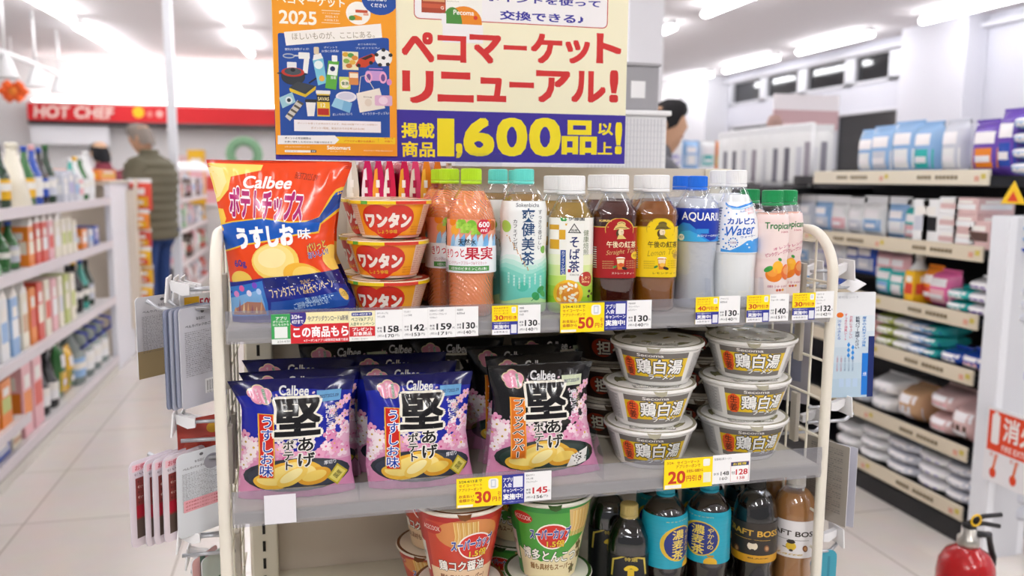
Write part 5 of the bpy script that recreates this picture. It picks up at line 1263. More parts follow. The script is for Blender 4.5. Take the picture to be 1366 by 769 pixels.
a.text('掲載', *Zb(52, 558), *Zb(204, 632), YL, .04); a.text('商品', *Zb(54, 644), *Zb(206, 718), YL, .04)
for ch, (xa, xb), (ya, yb) in zip('1,600', ((216, 294), (300, 332), (334, 478), (484, 628), (634, 780)), ((540, 714), (652, 724), (534, 716), (534, 716), (534, 716))): a.text(ch, *Zb(xa, ya), *Zb(xb, yb), YL, .015 if ch == '1' else .05)
a.text('品', *Zb(784, 546), *Zb(944, 708), YL, .05); a.text('以', *Zb(950, 560), *Zb(1018, 618), YL, .04); a.text('上', *Zb(948, 648), *Zb(1014, 706), YL, .04); a.text('!', *Zb(1028, 556), *Zb(1058, 706), YL, .06)
poster = a.build('promotion_poster', flat_warp, None, None, loc=loc, extra=mb)
props(poster, 'large cream and purple promotion poster with red lettering above the rack', 'poster')
hx = at(600, 100, PY)[0] - loc[0]
m = MB(); zf = RZ1 + .0005 - loc[2]; m.tube([(hx, .012, zf + .003), (hx, .012, H / 1000 * .8)], .005, CREAM, 10); m.box(hx - .03, hx + .03, -.005, .03, zf, zf + .006, CREAM, .002); m.build('stand_pole', poster)
m = MB(); p0 = at(607, 221.5, PY); p1 = at(669, 205, PY); m.box(p0[0] - loc[0], p1[0] - loc[0], -.006, -.003, p0[2] - loc[2], p1[2] - loc[2], ACRYL, .0008); m.box(p0[0] - loc[0], p1[0] - loc[0], -.006, .008, p0[2] - loc[2] - .002, p0[2] - loc[2], ACRYL); m.build('clear_clip', poster)
m = MB(); m.box(0, W / 1000, -.0022, .0012, -.0022, 0, mat('#f2f2f4', 'plastic')); m.build('edge_strip', poster)

LY = PY - .0022
a, loc, mb = panel(364.5, -64, 528.6, 207.5, LY, 'paper', '#ef9a1e', .0006); a.eps = .00005; a.gap = .00005
W, H = a.W, a.H
def Zf(x, y): return (350 + x / 3.4172, y / 3.4172)
OR, NB = '#f09c1c', '#1c4a9c'
a.rect(-.1, -.1, W + .1, H + .1, OR, mm=True)
a.rect(*Zf(70, 150), *Zf(582, 640), NB, r=3)
a.text('ペコマーケット', *Zf(64, -26), *Zf(376, 34), '#fff8ea', .03, rot=-1); a.text('2025', *Zf(74, 44), *Zf(248, 116), '#fff8ea', .03)
a.text('ポイント有効期限', *Zf(272, 56), *Zf(352, 66), '#fff8ea', .0); a.text('2025.4.1', *Zf(286, 70), *Zf(342, 82), '#fff8ea', .0); a.text('→2026.3.31', *Zf(280, 86), *Zf(346, 98), '#fff8ea', 0)
for y in (48, 104): a.rect(*Zf(270, y), *Zf(354, y + 2), '#fff0d0')
a.ell(*Zf(380, 4), *Zf(494, 116), '#f8f4ec'); a.rect(*Zf(424, 44), *Zf(480, 60), '#c04a2a'); a.rect(*Zf(392, 58), *Zf(456, 94), '#f2f0e6'); a.poly([Zf(394, 92), Zf(396, 74), Zf(424, 68), Zf(454, 78), Zf(454, 92)], '#e08a1e'); a.ell(*Zf(394, 70), *Zf(424, 94), '#4a8a3a'); a.rect(*Zf(460, 60), *Zf(484, 72), '#e6a48a')
a.ell(*Zf(450, -90), *Zf(620, 74), NB); a.text('お持ち帰り', *Zf(478, -8), *Zf(566, 8), '#fff', .03); a.text('ください', *Zf(494, 14), *Zf(566, 36), '#fff', .03)
a.poly([Zf(98, 146), Zf(540, 108), Zf(546, 172), Zf(108, 208)], '#f6f1ea'); a.text('ほしいものが、ここにある。', *Zf(134, 136), *Zf(512, 186), '#a89c88', .005, rot=4)
for t, x0_, y0_, x1_, y1_ in (('便利な調理グッズ!', 102, 216, 212, 232), ('ポイントで', 280, 210, 342, 222), ('お得に日用品!', 270, 226, 348, 240), ('おうちあそびに', 436, 196, 520, 208), ('プレゼントにも♪', 424, 212, 534, 226), ('欲しいものいろいろ', 320, 514, 410, 528), ('キャラクターグッズも!', 454, 510, 576, 526)): a.text(t, *Zf(x0_, y0_), *Zf(x1_, y1_), '#e9eef8', .0, rot=3)
# printed goods
W_ = '#efeeea'
a.ell(*Zf(92, 242), *Zf(148, 268), '#a8b0bc'); a.ell(*Zf(98, 248), *Zf(142, 262), NB); a.rect(*Zf(146, 250), *Zf(170, 258), '#c8ccd2'); a.rect(*Zf(164, 238), *Zf(216, 270), W_, r=1.5); a.poly([Zf(190, 266), Zf(214, 266), Zf(206, 336), Zf(184, 330)], W_)
a.rect(*Zf(112, 282), *Zf(156, 316), '#e6e8ea', r=1); a.ell(*Zf(66, 326), *Zf(206, 346), '#2a3038'); a.ell(*Zf(84, 308), *Zf(196, 390), '#2c323a'); a.ell(*Zf(86, 306), *Zf(192, 352), '#b83226'); a.ell(*Zf(100, 308), *Zf(178, 344), '#4a5258'); a.ell(*Zf(128, 310), *Zf(150, 328), '#1c2026')
a.poly([Zf(122, 404), Zf(160, 374), Zf(244, 394), Zf(242, 410), Zf(196, 444), Zf(126, 418)], '#d8b82a'); a.poly([Zf(122, 400), Zf(160, 372), Zf(244, 392), Zf(196, 430)], '#3a3f46'); a.line([Zf(212, 380), Zf(252, 352)], 2.4, '#23272c')
for (dx, dy, b, c) in ((226, 246, '#6fc0d8', '#e8dccb'), ):
    a.poly([Zf(228, 270), Zf(276, 258), Zf(294, 378), Zf(254, 390)], '#7cc4d8'); a.poly([Zf(234, 250), Zf(266, 242), Zf(276, 266), Zf(230, 276)], W_); a.rect(*Zf(234, 214), *Zf(258, 248), '#d9c8a8', r=1.5); a.ell(*Zf(236, 276), *Zf(276, 316), '#e6f2ee'); a.ell(*Zf(258, 344), *Zf(284, 372), '#eab04a')
a.poly([Zf(300, 276), Zf(350, 280), Zf(336, 410), Zf(286, 402)], '#5aa83c'); a.poly([Zf(304, 292), Zf(346, 296), Zf(340, 346), Zf(296, 340)], '#f2f6f0'); a.rect(*Zf(316, 252), *Zf(342, 282), '#f4f6f4', r=1.5); a.ell(*Zf(308, 302), *Zf(332, 326), '#1c2a5a'); a.text('除菌', *Zf(312, 346), *Zf(336, 362), '#f2f6f0', .02)
a.rect(*Zf(364, 234), *Zf(438, 320), '#e8e0b8'); 
for k, (x, y, c) in enumerate(((376, 246, '#d8a83a'), (400, 250, '#5a9a4a'), (418, 262, '#d88a3a'), (380, 276, '#8ab04a'), (408, 282, '#e0b04a'), (392, 298, '#c8783a'))): a.ell(*Zf(x - 12, y - 9), *Zf(x + 18, y + 14), c, n=12)
a.poly([Zf(424, 296), Zf(440, 268), Zf(500, 244), Zf(516, 252), Zf(512, 280), Zf(470, 308), Zf(430, 306)], '#c8401e'); a.poly([Zf(448, 268), Zf(496, 248), Zf(504, 258), Zf(470, 274)], '#3a2420'); a.ell(*Zf(430, 290), *Zf(448, 308), '#1c1c20'); a.ell(*Zf(486, 278), *Zf(504, 296), '#1c1c20')
a.ell(*Zf(512, 224), *Zf(592, 304), '#f0f0ee'); 
for (x, y) in ((552, 264), (520, 250), (584, 252), (536, 296), (572, 294), (552, 228)): a.ell(*Zf(x - 11, y - 10), *Zf(x + 11, y + 10), '#26262a', n=5)
a.rect(*Zf(470, 322), *Zf(560, 370), '#c89ad0', r=4); a.rect(*Zf(486, 310), *Zf(548, 318), '#b07cc0'); a.ell(*Zf(466, 326), *Zf(502, 378), '#e9a8cc'); a.ell(*Zf(532, 328), *Zf(568, 382), '#e9a8cc'); a.ell(*Zf(474, 336), *Zf(494, 368), '#6a4a8a'); a.ell(*Zf(540, 338), *Zf(560, 372), '#6a4a8a'); a.ell(*Zf(566, 360), *Zf(590, 390), '#d88ac0')
a.rect(*Zf(350, 350), *Zf(402, 408), '#cdd86a', r=1); a.ell(*Zf(356, 362), *Zf(398, 402), '#f0ead0'); a.text('食洗', *Zf(360, 372), *Zf(394, 390), '#2a6a3a', .03); a.rect(*Zf(394, 328), *Zf(438, 388), '#d88a4a', r=1); a.rect(*Zf(398, 334), *Zf(436, 356), '#f2e3c8')
a.poly([Zf(428, 426), Zf(534, 402), Zf(560, 494), Zf(444, 514)], '#ece4d6'); a.line([Zf(440, 424), Zf(448, 350), Zf(470, 344), Zf(508, 406)], 1.1, '#e6dccb'); a.ell(*Zf(466, 450), *Zf(500, 486), '#e0d2c0'); a.text('bag', *Zf(462, 438), *Zf(500, 448), '#8a7a68', 0)
a.rect(*Zf(512, 434), *Zf(592, 484), '#dcb0cc', r=3); a.ell(*Zf(530, 440), *Zf(572, 478), '#eed3e2')        # plain pink pouch
a.poly([Zf(76, 446), Zf(136, 420), Zf(152, 466), Zf(92, 494)], '#9cc8d4'); a.ell(*Zf(104, 440), *Zf(138, 474), '#dfe9ec'); a.ell(*Zf(112, 448), *Zf(130, 466), '#2a343c')
a.poly([Zf(104, 532), Zf(160, 456), Zf(188, 472), Zf(126, 552)], '#cfcac0')
for k in range(4): a.poly([Zf(112 + k * 15, 522 - k * 19), Zf(118 + k * 15, 514 - k * 19), Zf(144 + k * 15, 530 - k * 19), Zf(138 + k * 15, 538 - k * 19)], '#5a5448')
a.poly([Zf(198, 464), Zf(244, 464), Zf(236, 530), Zf(206, 530)], '#eceae6'); a.rect(*Zf(194, 452), *Zf(248, 468), '#2a2c30', r=1)
a.rect(*Zf(248, 424), *Zf(308, 532), '#e6c23a', r=1); a.rect(*Zf(244, 412), *Zf(310, 430), '#eceae4', r=1); a.rect(*Zf(248, 434), *Zf(308, 466), '#1c1a18'); a.text('SAVAS', *Zf(252, 442), *Zf(304, 460), '#e6d8a0', .03); a.rect(*Zf(252, 494), *Zf(304, 526), '#b8281e'); a.text('12', *Zf(266, 470), *Zf(288, 490), '#f6f0d8', .02)
a.ell(*Zf(334, 416), *Zf(430, 468), '#e4e2ea'); a.ell(*Zf(344, 422), *Zf(420, 456), '#d0cede'); a.poly([Zf(314, 484), Zf(332, 446), Zf(410, 470), Zf(398, 516)], '#7ab2d4'); a.poly([Zf(332, 446), Zf(372, 458), Zf(362, 502), Zf(314, 484)], '#96c8e0')
a.rect(*Zf(144, 546), *Zf(540, 606), '#f4f0f2'); a.text('ポイントを使ってお申込みできます。商品は店舗でカンタンお受取り!', *Zf(160, 558), *Zf(524, 574), '#b98a5a', 0); a.text('ポイント+現金、現金のみでのお申込みもOK!', *Zf(222, 578), *Zf(466, 594), '#b98a5a', 0)
a.rect(*Zf(76, 618), *Zf(606, 658), '#f3ca1e'); a.poly([Zf(70, 618), Zf(330, 618), Zf(350, 638), Zf(330, 658), Zf(70, 658)], '#f6f4f4'); a.text('ポイントの有効期限は', *Zf(102, 624), *Zf(222, 637), '#3a3a44', .01); a.text('お買い物をした月の24ヶ月後の末日まで', *Zf(102, 642), *Zf(318, 654), '#3a3a44', .01)
a.text('カンタンステップでポイントを', *Zf(366, 624), *Zf(492, 633), '#d87a1a', 0); a.text('バラエティ豊かな品揃え!', *Zf(372, 638), *Zf(512, 650), '#d85a1a', .02); a.rect(*Zf(528, 626), *Zf(530, 650), '#c89a1a'); a.text('詳しくは', *Zf(556, 626), *Zf(596, 636), '#d85a1a', .01); a.text('中面へ', *Zf(558, 640), *Zf(594, 650), '#d85a1a', .01)
a.rect(*Zf(60, 658.5), *Zf(640, 720), OR); a.text('Seicomart', *Zf(294, 664), *Zf(402, 684), '#fdf6ea', .04); a.text('セイコーマート', *Zf(308, 688), *Zf(380, 694), '#fdf0d8', 0); a.rect(*Zf(102, 684), *Zf(220, 696), '#f6f2ec'); a.rect(*Zf(221, 684), *Zf(246, 696), '#4a4a50'); a.text('検索', *Zf(225, 686), *Zf(242, 694), '#fff', 0); a.text('ペコマーケット', *Zf(106, 687), *Zf(160, 694), '#8a8a8a', 0)
a.text('お問い合わせはお客様センターまで', *Zf(102, 666), *Zf(216, 674), '#fdf0d8', 0); a.text('商品は予告なく変更の場合があります', *Zf(462, 684), *Zf(594, 692), '#fdf0d8', 0)
lf = a.build('catalogue_leaflet', flat_warp, None, None, loc=loc, extra=mb)
props(lf, 'orange and blue goods catalogue leaflet taped on the left of the promotion poster', 'leaflet')
# ================================================================== hooks and hanging packs at the rack's sides
HOOK = mat('#b4b6bb', 'plastic', metal=.6, rough=.3); HW = mat('#ececee', 'plastic', rough=.4)
def hook(px, py, Y, side, label, plate=True, length=.085, tip=True, tilt=0.0):
    """double wire hook on the side frame: prong with a raised tip, upper bar with a white price holder"""
    p = at(px, py, Y); x0 = -.124 if side < 0 else .816; s = side
    t = thing('display_hook', label, 'hook', (x0, Y, p[2]), 0, 'wire hooks on the side frames')
    m = MB(); pts = [(-s * .010, 0, 0), (s * length * .75, 0, 0), (s * length * .82, 0, .001), (s * length, 0, .012)] if tip else [(-s * .01, 0, 0), (s * length, 0, 0)]
    m.tube(pts, .0030, HOOK, 8); m.build('prong', t)
    if plate:
        m = MB(); m.tube([(-s * .010, 0, .026), (s * .040, 0, .026)], .0026, HOOK, 8); m.build('upper_bar', t)
        m = MB(); bx = s * .030
        m.prism([(bx, .019), (bx + s * .010, .018), (bx + s * .024, .026), (bx + s * .026, .040), (bx + s * .016, .036), (bx, .032)], -.005, .005, HW)
        b = m.build('holder_bracket', t)
        m = MB(); R = Matrix.Translation((bx + s * .0275, 0, .028)) @ Matrix.Rotation(-s * (.10 + tilt), 4, 'Y')
        m.box(-.0012, .0012, -.021, .021, -.017, .017, HW, .0008, T=R); m.build('price_holder', b)
    return t
def rr(w, h, r, n=5):
    P = []
    for cx_, cz, a0 in ((w / 2 - r, -r, 0), (-w / 2 + r, -r, 90), (-w / 2 + r, -h + r, 180), (w / 2 - r, -h + r, 270)):
        for k in range(n): a = math.radians(a0 + k * 90 / (n - 1)); P.append((cx_ + r * math.cos(a), cz + r * math.sin(a)))
    return P
def hang_pack(name, px, py, Y, w, h, yaw, label, group, base, fn, r=6, th=1.6, lean=0, edge='#d8d8dc', cat='hanging pack', x=None):
    """flat rounded pack hanging from its top centre"""
    p = at(px, py, Y); X = p[0] if x is None else x
    a = Art(w, h, None, 'label', eps=.00006); a.poly([(q[0] * 1000 + w / 2, q[1] * 1000 + h) for q in rr(w / 1000, h / 1000, r / 1000)], base, mm=True)
    fn(a)
    mb = MB(); mb.prism([(q[0], q[1]) for q in rr(w / 1000, h / 1000, r / 1000)], .0002, th / 1000, mat(edge, 'label'))
    def warp(U, V, Z):
        return np.stack([(U - w / 2) / 1000, -Z, (V - h) / 1000], 1)
    o = a.build(name, warp, None, None, extra=mb)
    props(o, label, cat, group); o.location = (X, Y, p[2]); o.rotation_euler = (math.radians(lean), 0, math.radians(yaw)); return o
def info_back(c, red=False):
    def f(a):
        W, H = a.W, a.H; m = dict(mm=True); r = random.Random(int(W * 7 + H))
        a.ell(W * .46, H * .93, W * .54, H * .965, '#5a5a60', **m)
        a.text('なるほど', W * .36, H * .865, W * .56, H * .895, c, .01, **m)
        a.text('べんりパックのご案内', W * .12, H * .80, W * .8, H * .83, c, .02, **m)
        for k in range(24):
            y = H * (.76 - k * .019); x1 = W * r.uniform(.72, .94); a.text(['使用方法をよくお読みください', '高温多湿を避けて保管のこと', '材質 ポリプロピレン 合成樹脂', 'お子様の手の届かない所に置く'][k % 4], W * .10, y - H * .011, x1, y, c, 0, **m)
        if red: a.rect(W * .12, H * .30, W * .9, H * .44, '#e2a0a8', **m); [a.text('必ずお読みください ご注意', W * .16, H * (.40 - q * .04), W * .84, H * (.42 - q * .04), '#a02838', .01, **m) for q in range(3)]; a.ell(W * .55, H * .74, W * .9, H * .92, '#9a9aa2', **m)
        else:
            a.rect(W * .5, H * .10, W * .92, H * .25, '#f0f0f2', **m)
            for k in range(17): a.rect(W * (.54 + k * .02), H * .125, W * (.54 + k * .02 + .005 + .005 * (k % 3 == 0)), H * .23, '#2a2a30', **m)
            a.text('4 901234 567894', W * .54, H * .10, W * .9, H * .118, '#2a2a30', 0, **m)
    return f
def red_front(a):
    W, H = a.W, a.H; m = dict(mm=True)
    a.rect(W * .06, H * .88, W * .94, H * .96, '#f2c3cc', **m); a.text('お得なパック', W * .12, H * .89, W * .8, H * .95, '#c8283c', .02, **m); a.text('使いやすい', W * .1, H * .83, W * .6, H * .86, '#3a3038', .01, **m)
    a.rect(W * .12, H * .10, W * .90, H * .80, '#8a3a34', **m); a.rect(W * .12, H * .34, W * .90, H * .48, '#b01c30', **m); a.rect(W * .12, H * .10, W * .9, H * .32, '#5a4a40', **m)
    for k in range(5): a.text('便利グッズ', W * .16, H * (.74 - k * .06), W * .84, H * (.77 - k * .06), '#f0d8c8' if k % 2 else '#2a1c18', .01, **m)
def plain(a): pass
# left side
for k, (py, Y) in enumerate(((411, 1.205), (409, 1.27), (407, 1.335))): hook(280, py, Y, -1, 'wire hook with white price holder, %s back in the upper left row' % ords[k], length=.086 if k == 0 else .07)
GP = 'grey hanging packs at the left of the rack'
hang_pack('hanging_pack', 263, 408, 1.212, 84, 138, 52, 'grey white hanging pack with printed text and barcode, the frontmost of its hook', GP, '#c8c9d2', info_back('#2a2c38'), x=-.140)
for k, (x, lb) in enumerate(((-.149, 'second'), (-.157, 'third'), (-.165, 'fourth'))): hang_pack('hanging_pack', 263, 408, 1.212 - .001 * k, 84, 136 + 2 * (k % 2), 57 + 3 * k, 'slate grey hanging pack, %s on the upper hook counted from the rack frame' % lb, GP, ['#a8acc0', '#b6bacb', '#9aa0b8'][k], info_back('#2a2c38'), x=x, edge='#6a7288')
hang_pack('hanging_pack', 232, 393, 1.30, 90, 118, 48, 'pale hanging card with brown foot on the hook behind the slate packs', GP, '#cfcdd0', lambda a: (a.rect(0, 0, a.W, a.H * .34, '#a8946c', mm=True), info_back('#4a4a50')(a)), x=-.205)
hang_pack('hanging_pack', 262, 392, 1.268, 60, 70, 40, 'small pack with yellow tag and red lettering behind the white price holders', GP, '#e6e4e2', lambda a: (a.rect(a.W * .1, a.H * .6, a.W * .5, a.H * .95, '#eab42a', mm=True), a.text('50%', a.W * .5, a.H * .7, a.W * .95, a.H * .9, '#b8283a', .03, mm=True)), x=-.150)
for k, (py, Y) in enumerate(((586, 1.205), (583, 1.28))): hook(285, py, Y, -1, 'wire hook with white price holder, %s back in the middle left row' % ords[k], length=.05, tip=False)
hook(286, 610, 1.215, -1, 'grey wire hook carrying the red and white packs', plate=False, length=.095)
hang_pack('hanging_pack', 275, 556, 1.235, 70, 60, 30, 'small pouch of red round sweets above the red and white packs', GP, '#b8463a', lambda a: [a.ell(x - 10, y - 8, x + 10, y + 8, c, mm=True) for x, y, c in ((18, 20, '#c85a48'), (40, 24, '#a83a30'), (58, 18, '#c04c3c'), (30, 40, '#b84438'), (52, 42, '#d0a030'))], x=-.150)
RP = 'red and white hanging packs at the left of the rack'
hang_pack('hanging_pack', 265, 600, 1.205, 76, 122, 40, 'white hanging pack with dense black and pink text, nearest the rack frame', RP, '#d6dbe0', info_back('#2a2a30', True), r=9, x=-.148, lean=2)
for k, x in enumerate((-.170, -.184, -.196, -.212)): hang_pack('hanging_pack', 265, 601 + k, 1.205, 76, 122, 50 + 3 * (k % 3), 'pink and white rounded hanging pack, %s from the rack frame on the lower hook' % ords[k + 1], RP, '#e2d6dc', red_front, r=9, x=x, lean=1, edge='#cfc8d2')
for k, (px, py, Y) in enumerate(((285, 712, 1.27), (287, 738, 1.205), (287, 760, 1.28))): hook(px, py, Y, -1, 'wire hook with white price holder, %s from the top at the lower left' % ords[k], length=.055, tip=False)
hang_pack('hanging_pack', 268, 738, 1.215, 60, 100, 62, 'pink striped hanging pack on the lowest left hook', GP, '#d8a8a4', lambda a: a.rect(a.W * .3, 0, a.W * .5, a.H, '#6a8a7a', mm=True), x=-.150)
hang_pack('hanging_pack', 275, 738, 1.222, 60, 100, 62, 'green and white hanging pack on the lowest left hook', GP, '#b8c4bc', lambda a: a.rect(a.W * .2, a.H * .2, a.W * .8, a.H * .6, '#3a6a52', mm=True), x=-.138)
# right side
for k, (py, Y) in enumerate(((382, 1.215), (380, 1.30))): hook(1120, py, Y, 1, 'wire hook with white price holder, %s back above the clear blue pack' % ords[k], length=.07)
m = MB(); a0 = at(1131, 384, 1.2); T = Matrix.Translation((a0[0], 1.2, a0[2])) @ Matrix.Rotation(-.5, 4, 'Y') @ Matrix.Rotation(.3, 4, 'X'); m.box(-.004, .024, -.016, .016, -.001, .001, HW, .0007, T=T); m.tube([(.8175, 1.2, a0[2] + .001), (a0[0] + .006, 1.2, a0[2])], .0025, HOOK)
o = m.build('price_holder_flap'); o.data.name = 'flap'; props(o, 'white price holder flap tipped flat above the clear blue pack', 'price holder')
BP = 'packs hanging at the right of the rack'
for k, (px, Y) in enumerate(((1085, 1.36), (1060, 1.44))): hook(px, 393, Y, 1, 'plain wire hook, %s back, carrying the packs seen through the right wire frame' % ords[k], plate=False, length=.075)
def blue_pack(a):
    W, H = a.W, a.H; m = dict(mm=True)
    for k, c in enumerate(('#dfe8ee', '#d3e0ea', '#c8d8e4', '#bed2e0', '#b4cbdc')): a.rect(0, 0, W, H * (.78 - k * .15), c, **m)
    a.text('便利なシート', W * .12, H * .94, W * .6, H * .965, '#b0b4bc', 0, **m)
    a.ell(W * .10, H * .76, W * .26, H * .81, '#e8741e', **m); a.rect(W * .86, 0, W, H * .58, '#1c2c6a', **m); a.rect(W * .72, H * .02, W * .86, H * .42, '#1f7ad6', **m); a.text('大判', W * .75, H * .2, W * .83, H * .24, '#fff', .02, **m)
    a.text('汗をふきとる', W * .12, H * .55, W * .22, H * .74, '#2a6ab8', .01, vert=True, **m); a.text('すっきり消臭シート', W * .28, H * .54, W * .36, H * .80, '#d04a78', .01, vert=True, **m); a.text('お肌にやさしい', W * .40, H * .56, W * .48, H * .78, '#c84a6a', .01, vert=True, **m)
    a.text('拡散パワー実感ください', W * .54, H * .46, W * .65, H * .77, '#2a3a5a', .02, vert=True, **m); a.text('厚手の大判タイプ消臭', W * .70, H * .48, W * .80, H * .77, '#2f86d0', .02, vert=True, **m)
    for k in range(6): x, y = W * (.40 + .1 * (k % 2)), H * (.50 - k * .025); a.poly([(x - 3, y), (x, y + 5), (x + 3, y), (x, y - 4)], '#2f8fe0', **m)
    for k in range(5): a.text('ご使用上の注意', W * (.12 + k * .09), H * .25, W * (.17 + k * .09), H * .40, '#b85a7a' if k < 2 else '#5a80a8', 0, vert=True, **m)
    for k in range(3): a.rect(W * (.2 + k * .16), H * .10, W * (.31 + k * .16), H * .18, '#b8cfe8', **m)
hang_pack('hanging_pack', 1140, 390, 1.20, 76, 176, -6, 'clear blue hanging pack with vertical lettering and bright blue stripe', BP, '#e9ebee', blue_pack, r=2, lean=-3, edge='#dfe6ee', x=.880)
hang_pack('hanging_pack', 1085, 392, 1.36, 90, 200, -62, 'lilac grey hanging pack seen through the wire side frame', BP, '#b0aeb8', lambda a: (a.rect(a.W * .5, a.H * .2, a.W * .8, a.H * .7, '#8a90a8', mm=True), a.rect(a.W * .1, a.H * .3, a.W * .4, a.H * .5, '#d8d8e0', mm=True)), r=3, x=.865)
hang_pack('hanging_pack', 1060, 392, 1.44, 90, 200, -62, 'pale blue hanging pack seen through the wire side frame', BP, '#c4d4e2', lambda a: a.rect(a.W * .2, a.H * .1, a.W * .5, a.H * .5, '#7ab0dc', mm=True), r=3, x=.858)
for k, (px, py, Y) in enumerate(((1110, 562, 1.20), (1108, 574, 1.28))): hook(px, py, Y, 1, 'wire hook with white price holder, %s back above the grey text cards' % ords[k], length=.075)
def grey_text(a):
    W, H = a.W, a.H; m = dict(mm=True)
    for k in range(30): a.text(['保証書をよくお読みください', '電池の取り扱いについて注意', 'サイズ 使用素材 原産国'][k % 3], W * .12, H * (.92 - k * .027), W * (.86 - .2 * (k % 4 == 3)), H * (.936 - k * .027), '#4a4a56', 0, **m)
hang_pack('hanging_pack', 1107, 588, 1.20, 86, 138, -72, 'taupe grey hanging card leaning against the frame beneath the clear blue pack', BP, '#9a948c', grey_text, r=2, x=.846, lean=0)
hang_pack('hanging_pack', 1120, 590, 1.235, 88, 142, -58, 'pale grey hanging card with fine text beneath the clear blue pack', BP, '#bcbcc8', grey_text, r=2, x=.880, lean=0)
for k, (px, py, Y) in enumerate(((1104, 735, 1.20),)): hook(px, py, Y, 1, 'grey wire hook with white price holder in the lowest row at the right', length=.06)
hang_pack('hanging_pack', 1104, 733, 1.201, 50, 110, -20, 'turquoise hanging pouch at the foot of the right hook row', BP, '#3aa0b8', lambda a: (a.rect(a.W * .3, 0, a.W * .4, a.H * .9, '#6ac0d2', mm=True), a.rect(a.W * .7, 0, a.W * .78, a.H * .9, '#2a8aa2', mm=True)), r=10, x=.848, edge='#2f93aa')
# ================================================================== island gondola behind the rack and what stands on it
GW = mat('#e6e4e2', 'plastic')
t = thing('island_gondola', 'white island gondola behind the rack, its back panel facing the poster', 'gondola', (.345, 1.53, 0))
m = MB(); m.box(-.45, .455, 0, .03, .06, 1.30, GW, .004); m.build('end_panel', t)
m = MB(); m.box(-.45, .455, .03, 1.35, 1.27, 1.30, mat('#a9a7a8', 'plastic'), .004); m.build('top_board', t)
m = MB(); m.box(-.03, .03, .03, 1.35, .1, 1.268, GW); m.build('spine_panel', t)
m = MB(); m.box(-.45, .455, .03, 1.35, .05, .14, mat('#cfccc8', 'plastic'), .004); m.build('base_deck', t)
for z in (.45, .75, 1.02):
    m = MB(); m.box(-.45, -.035, .04, 1.34, z, z + .025, GW, .003); m.build('shelf_board', t)
    m = MB(); m.box(.035, .455, .04, 1.34, z, z + .025, GW, .003); m.build('shelf_board', t)
# white ribbed basket with a grey box on top
b0, b1 = at(833, 224, 1.95), at(893, 148, 1.95); x0, x1 = b0[0] - .10, b1[0]; zt = b1[2]
t = thing('storage_basket', 'white ribbed plastic basket stacked on the island gondola beside the poster', 'basket', ((x0 + x1) / 2, 2.1, 1.301)); w = (x1 - x0) / 2; h = zt - 1.301
m = MB(); m.box(-w, w, -.14, .14, 0, h - .012, mat('#ececee', 'plastic'), .006); b = m.build('basket_body', t)
m = MB()
for k in range(22): m.box(-w + .008 + k * (2 * w - .016) / 22, -w + .010 + k * (2 * w - .016) / 22, -.1415, -.1398, .01, h - .02, mat('#cfd0d6', 'plastic'))
for k in range(9): m.box(-w + .005, w - .005, -.1412, -.1398, .012 + k * .015, .0135 + k * .015, mat('#d6d7dc', 'plastic'))
m.build('rib_pattern', b)
m = MB(); m.box(-w - .006, w + .008, -.148, .148, h - .012, h, mat('#f4f4f5', 'plastic'), .003); m.build('basket_rim', t)
g0, g1 = at(836, 140, 1.95), at(885, 88, 1.95)
t = thing('storage_box', 'grey storage box with white label on top of the white basket', 'box', ((x0 + g1[0]) / 2, 2.1, zt + .0005)); w = (g1[0] - x0) / 2; h = g1[2] - zt
m = MB(); m.box(-w, w, -.13, .13, 0, h, mat('#9f9ea2', 'plastic'), .005); b = m.build('box_body', t)
m = MB(); m.box(w - .075, w - .038, -.1312, -.130, h * .28, h * .66, mat('#efeff0', 'paper')); m.build('label_sticker', b)
m = MB(); m.box(-w - .003, w + .003, -.133, .133, h, h + .008, mat('#a8a7ab', 'plastic'), .002); m.build('box_lid', t)

# ================================================================== aisle gondolas
def rail_print(m, y0, y1, z0):
    n = int((y1 - y0) / .5)
    for q in range(n):
        y = y0 + .14 + q * .5
        for k in range(11):
            if k != 6: m.box(-.0066, -.0052, y + k * .019, y + k * .019 + .013, z0 + .020, z0 + .034, mat('#7a6a50', 'paper'))
        for k in range(2): m.box(-.0066, -.0052, y - .13 + k * .03, y - .11 + k * .03, z0 + .022 - k * .008, z0 + .040 - k * .008, mat(['#cdbb5a', '#d9a08a'][k], 'paper'))
def gondola(name, label, X, Y0, Y1, side, levels, lip_c, board_c, depth=.42, top=None, lip=.045, kick='#d8d4cc', back='#dcd8d6'):
    t = thing(name, label, 'gondola', (X, (Y0 + Y1) / 2, 0)); hy = (Y1 - Y0) / 2; s = side     # side +1: goods face +x
    m = MB(); m.box(min(0, -s * depth), max(0, -s * depth), -hy, hy, 0, levels[0] - .05, mat(kick, 'plastic'), .003); m.build('kick_plinth', t)
    m = MB(); m.box(min(-s * depth, -s * (depth + .03)), max(-s * depth, -s * (depth + .03)), -hy, hy, 0, top, mat(back, 'plastic')); m.build('back_panel', t)
    for z in levels:
        m = MB(); m.box(min(-s * .005, -s * depth), max(-s * .005, -s * depth), -hy, hy, z - .03, z - .002, mat(board_c, 'plastic')); b = m.build('shelf_board', t)
        m = MB(); m.box(min(-s * .006, s * .004), max(-s * .006, s * .004), -hy, hy, z - .04, z + lip - .04, mat(lip_c, 'plastic'), .002)
        if side < 0: rail_print(m, -hy, hy, z - .04)
        m.build('price_rail', b)
    return t
gl = gondola('aisle_gondola', 'long white shelving gondola of drinks and groceries along the left aisle', -1.23, 2.3, 5.98, 1, [.10, .50, .87, 1.15], '#dad2d6', '#e6e2e2', .40, 1.42, .05)
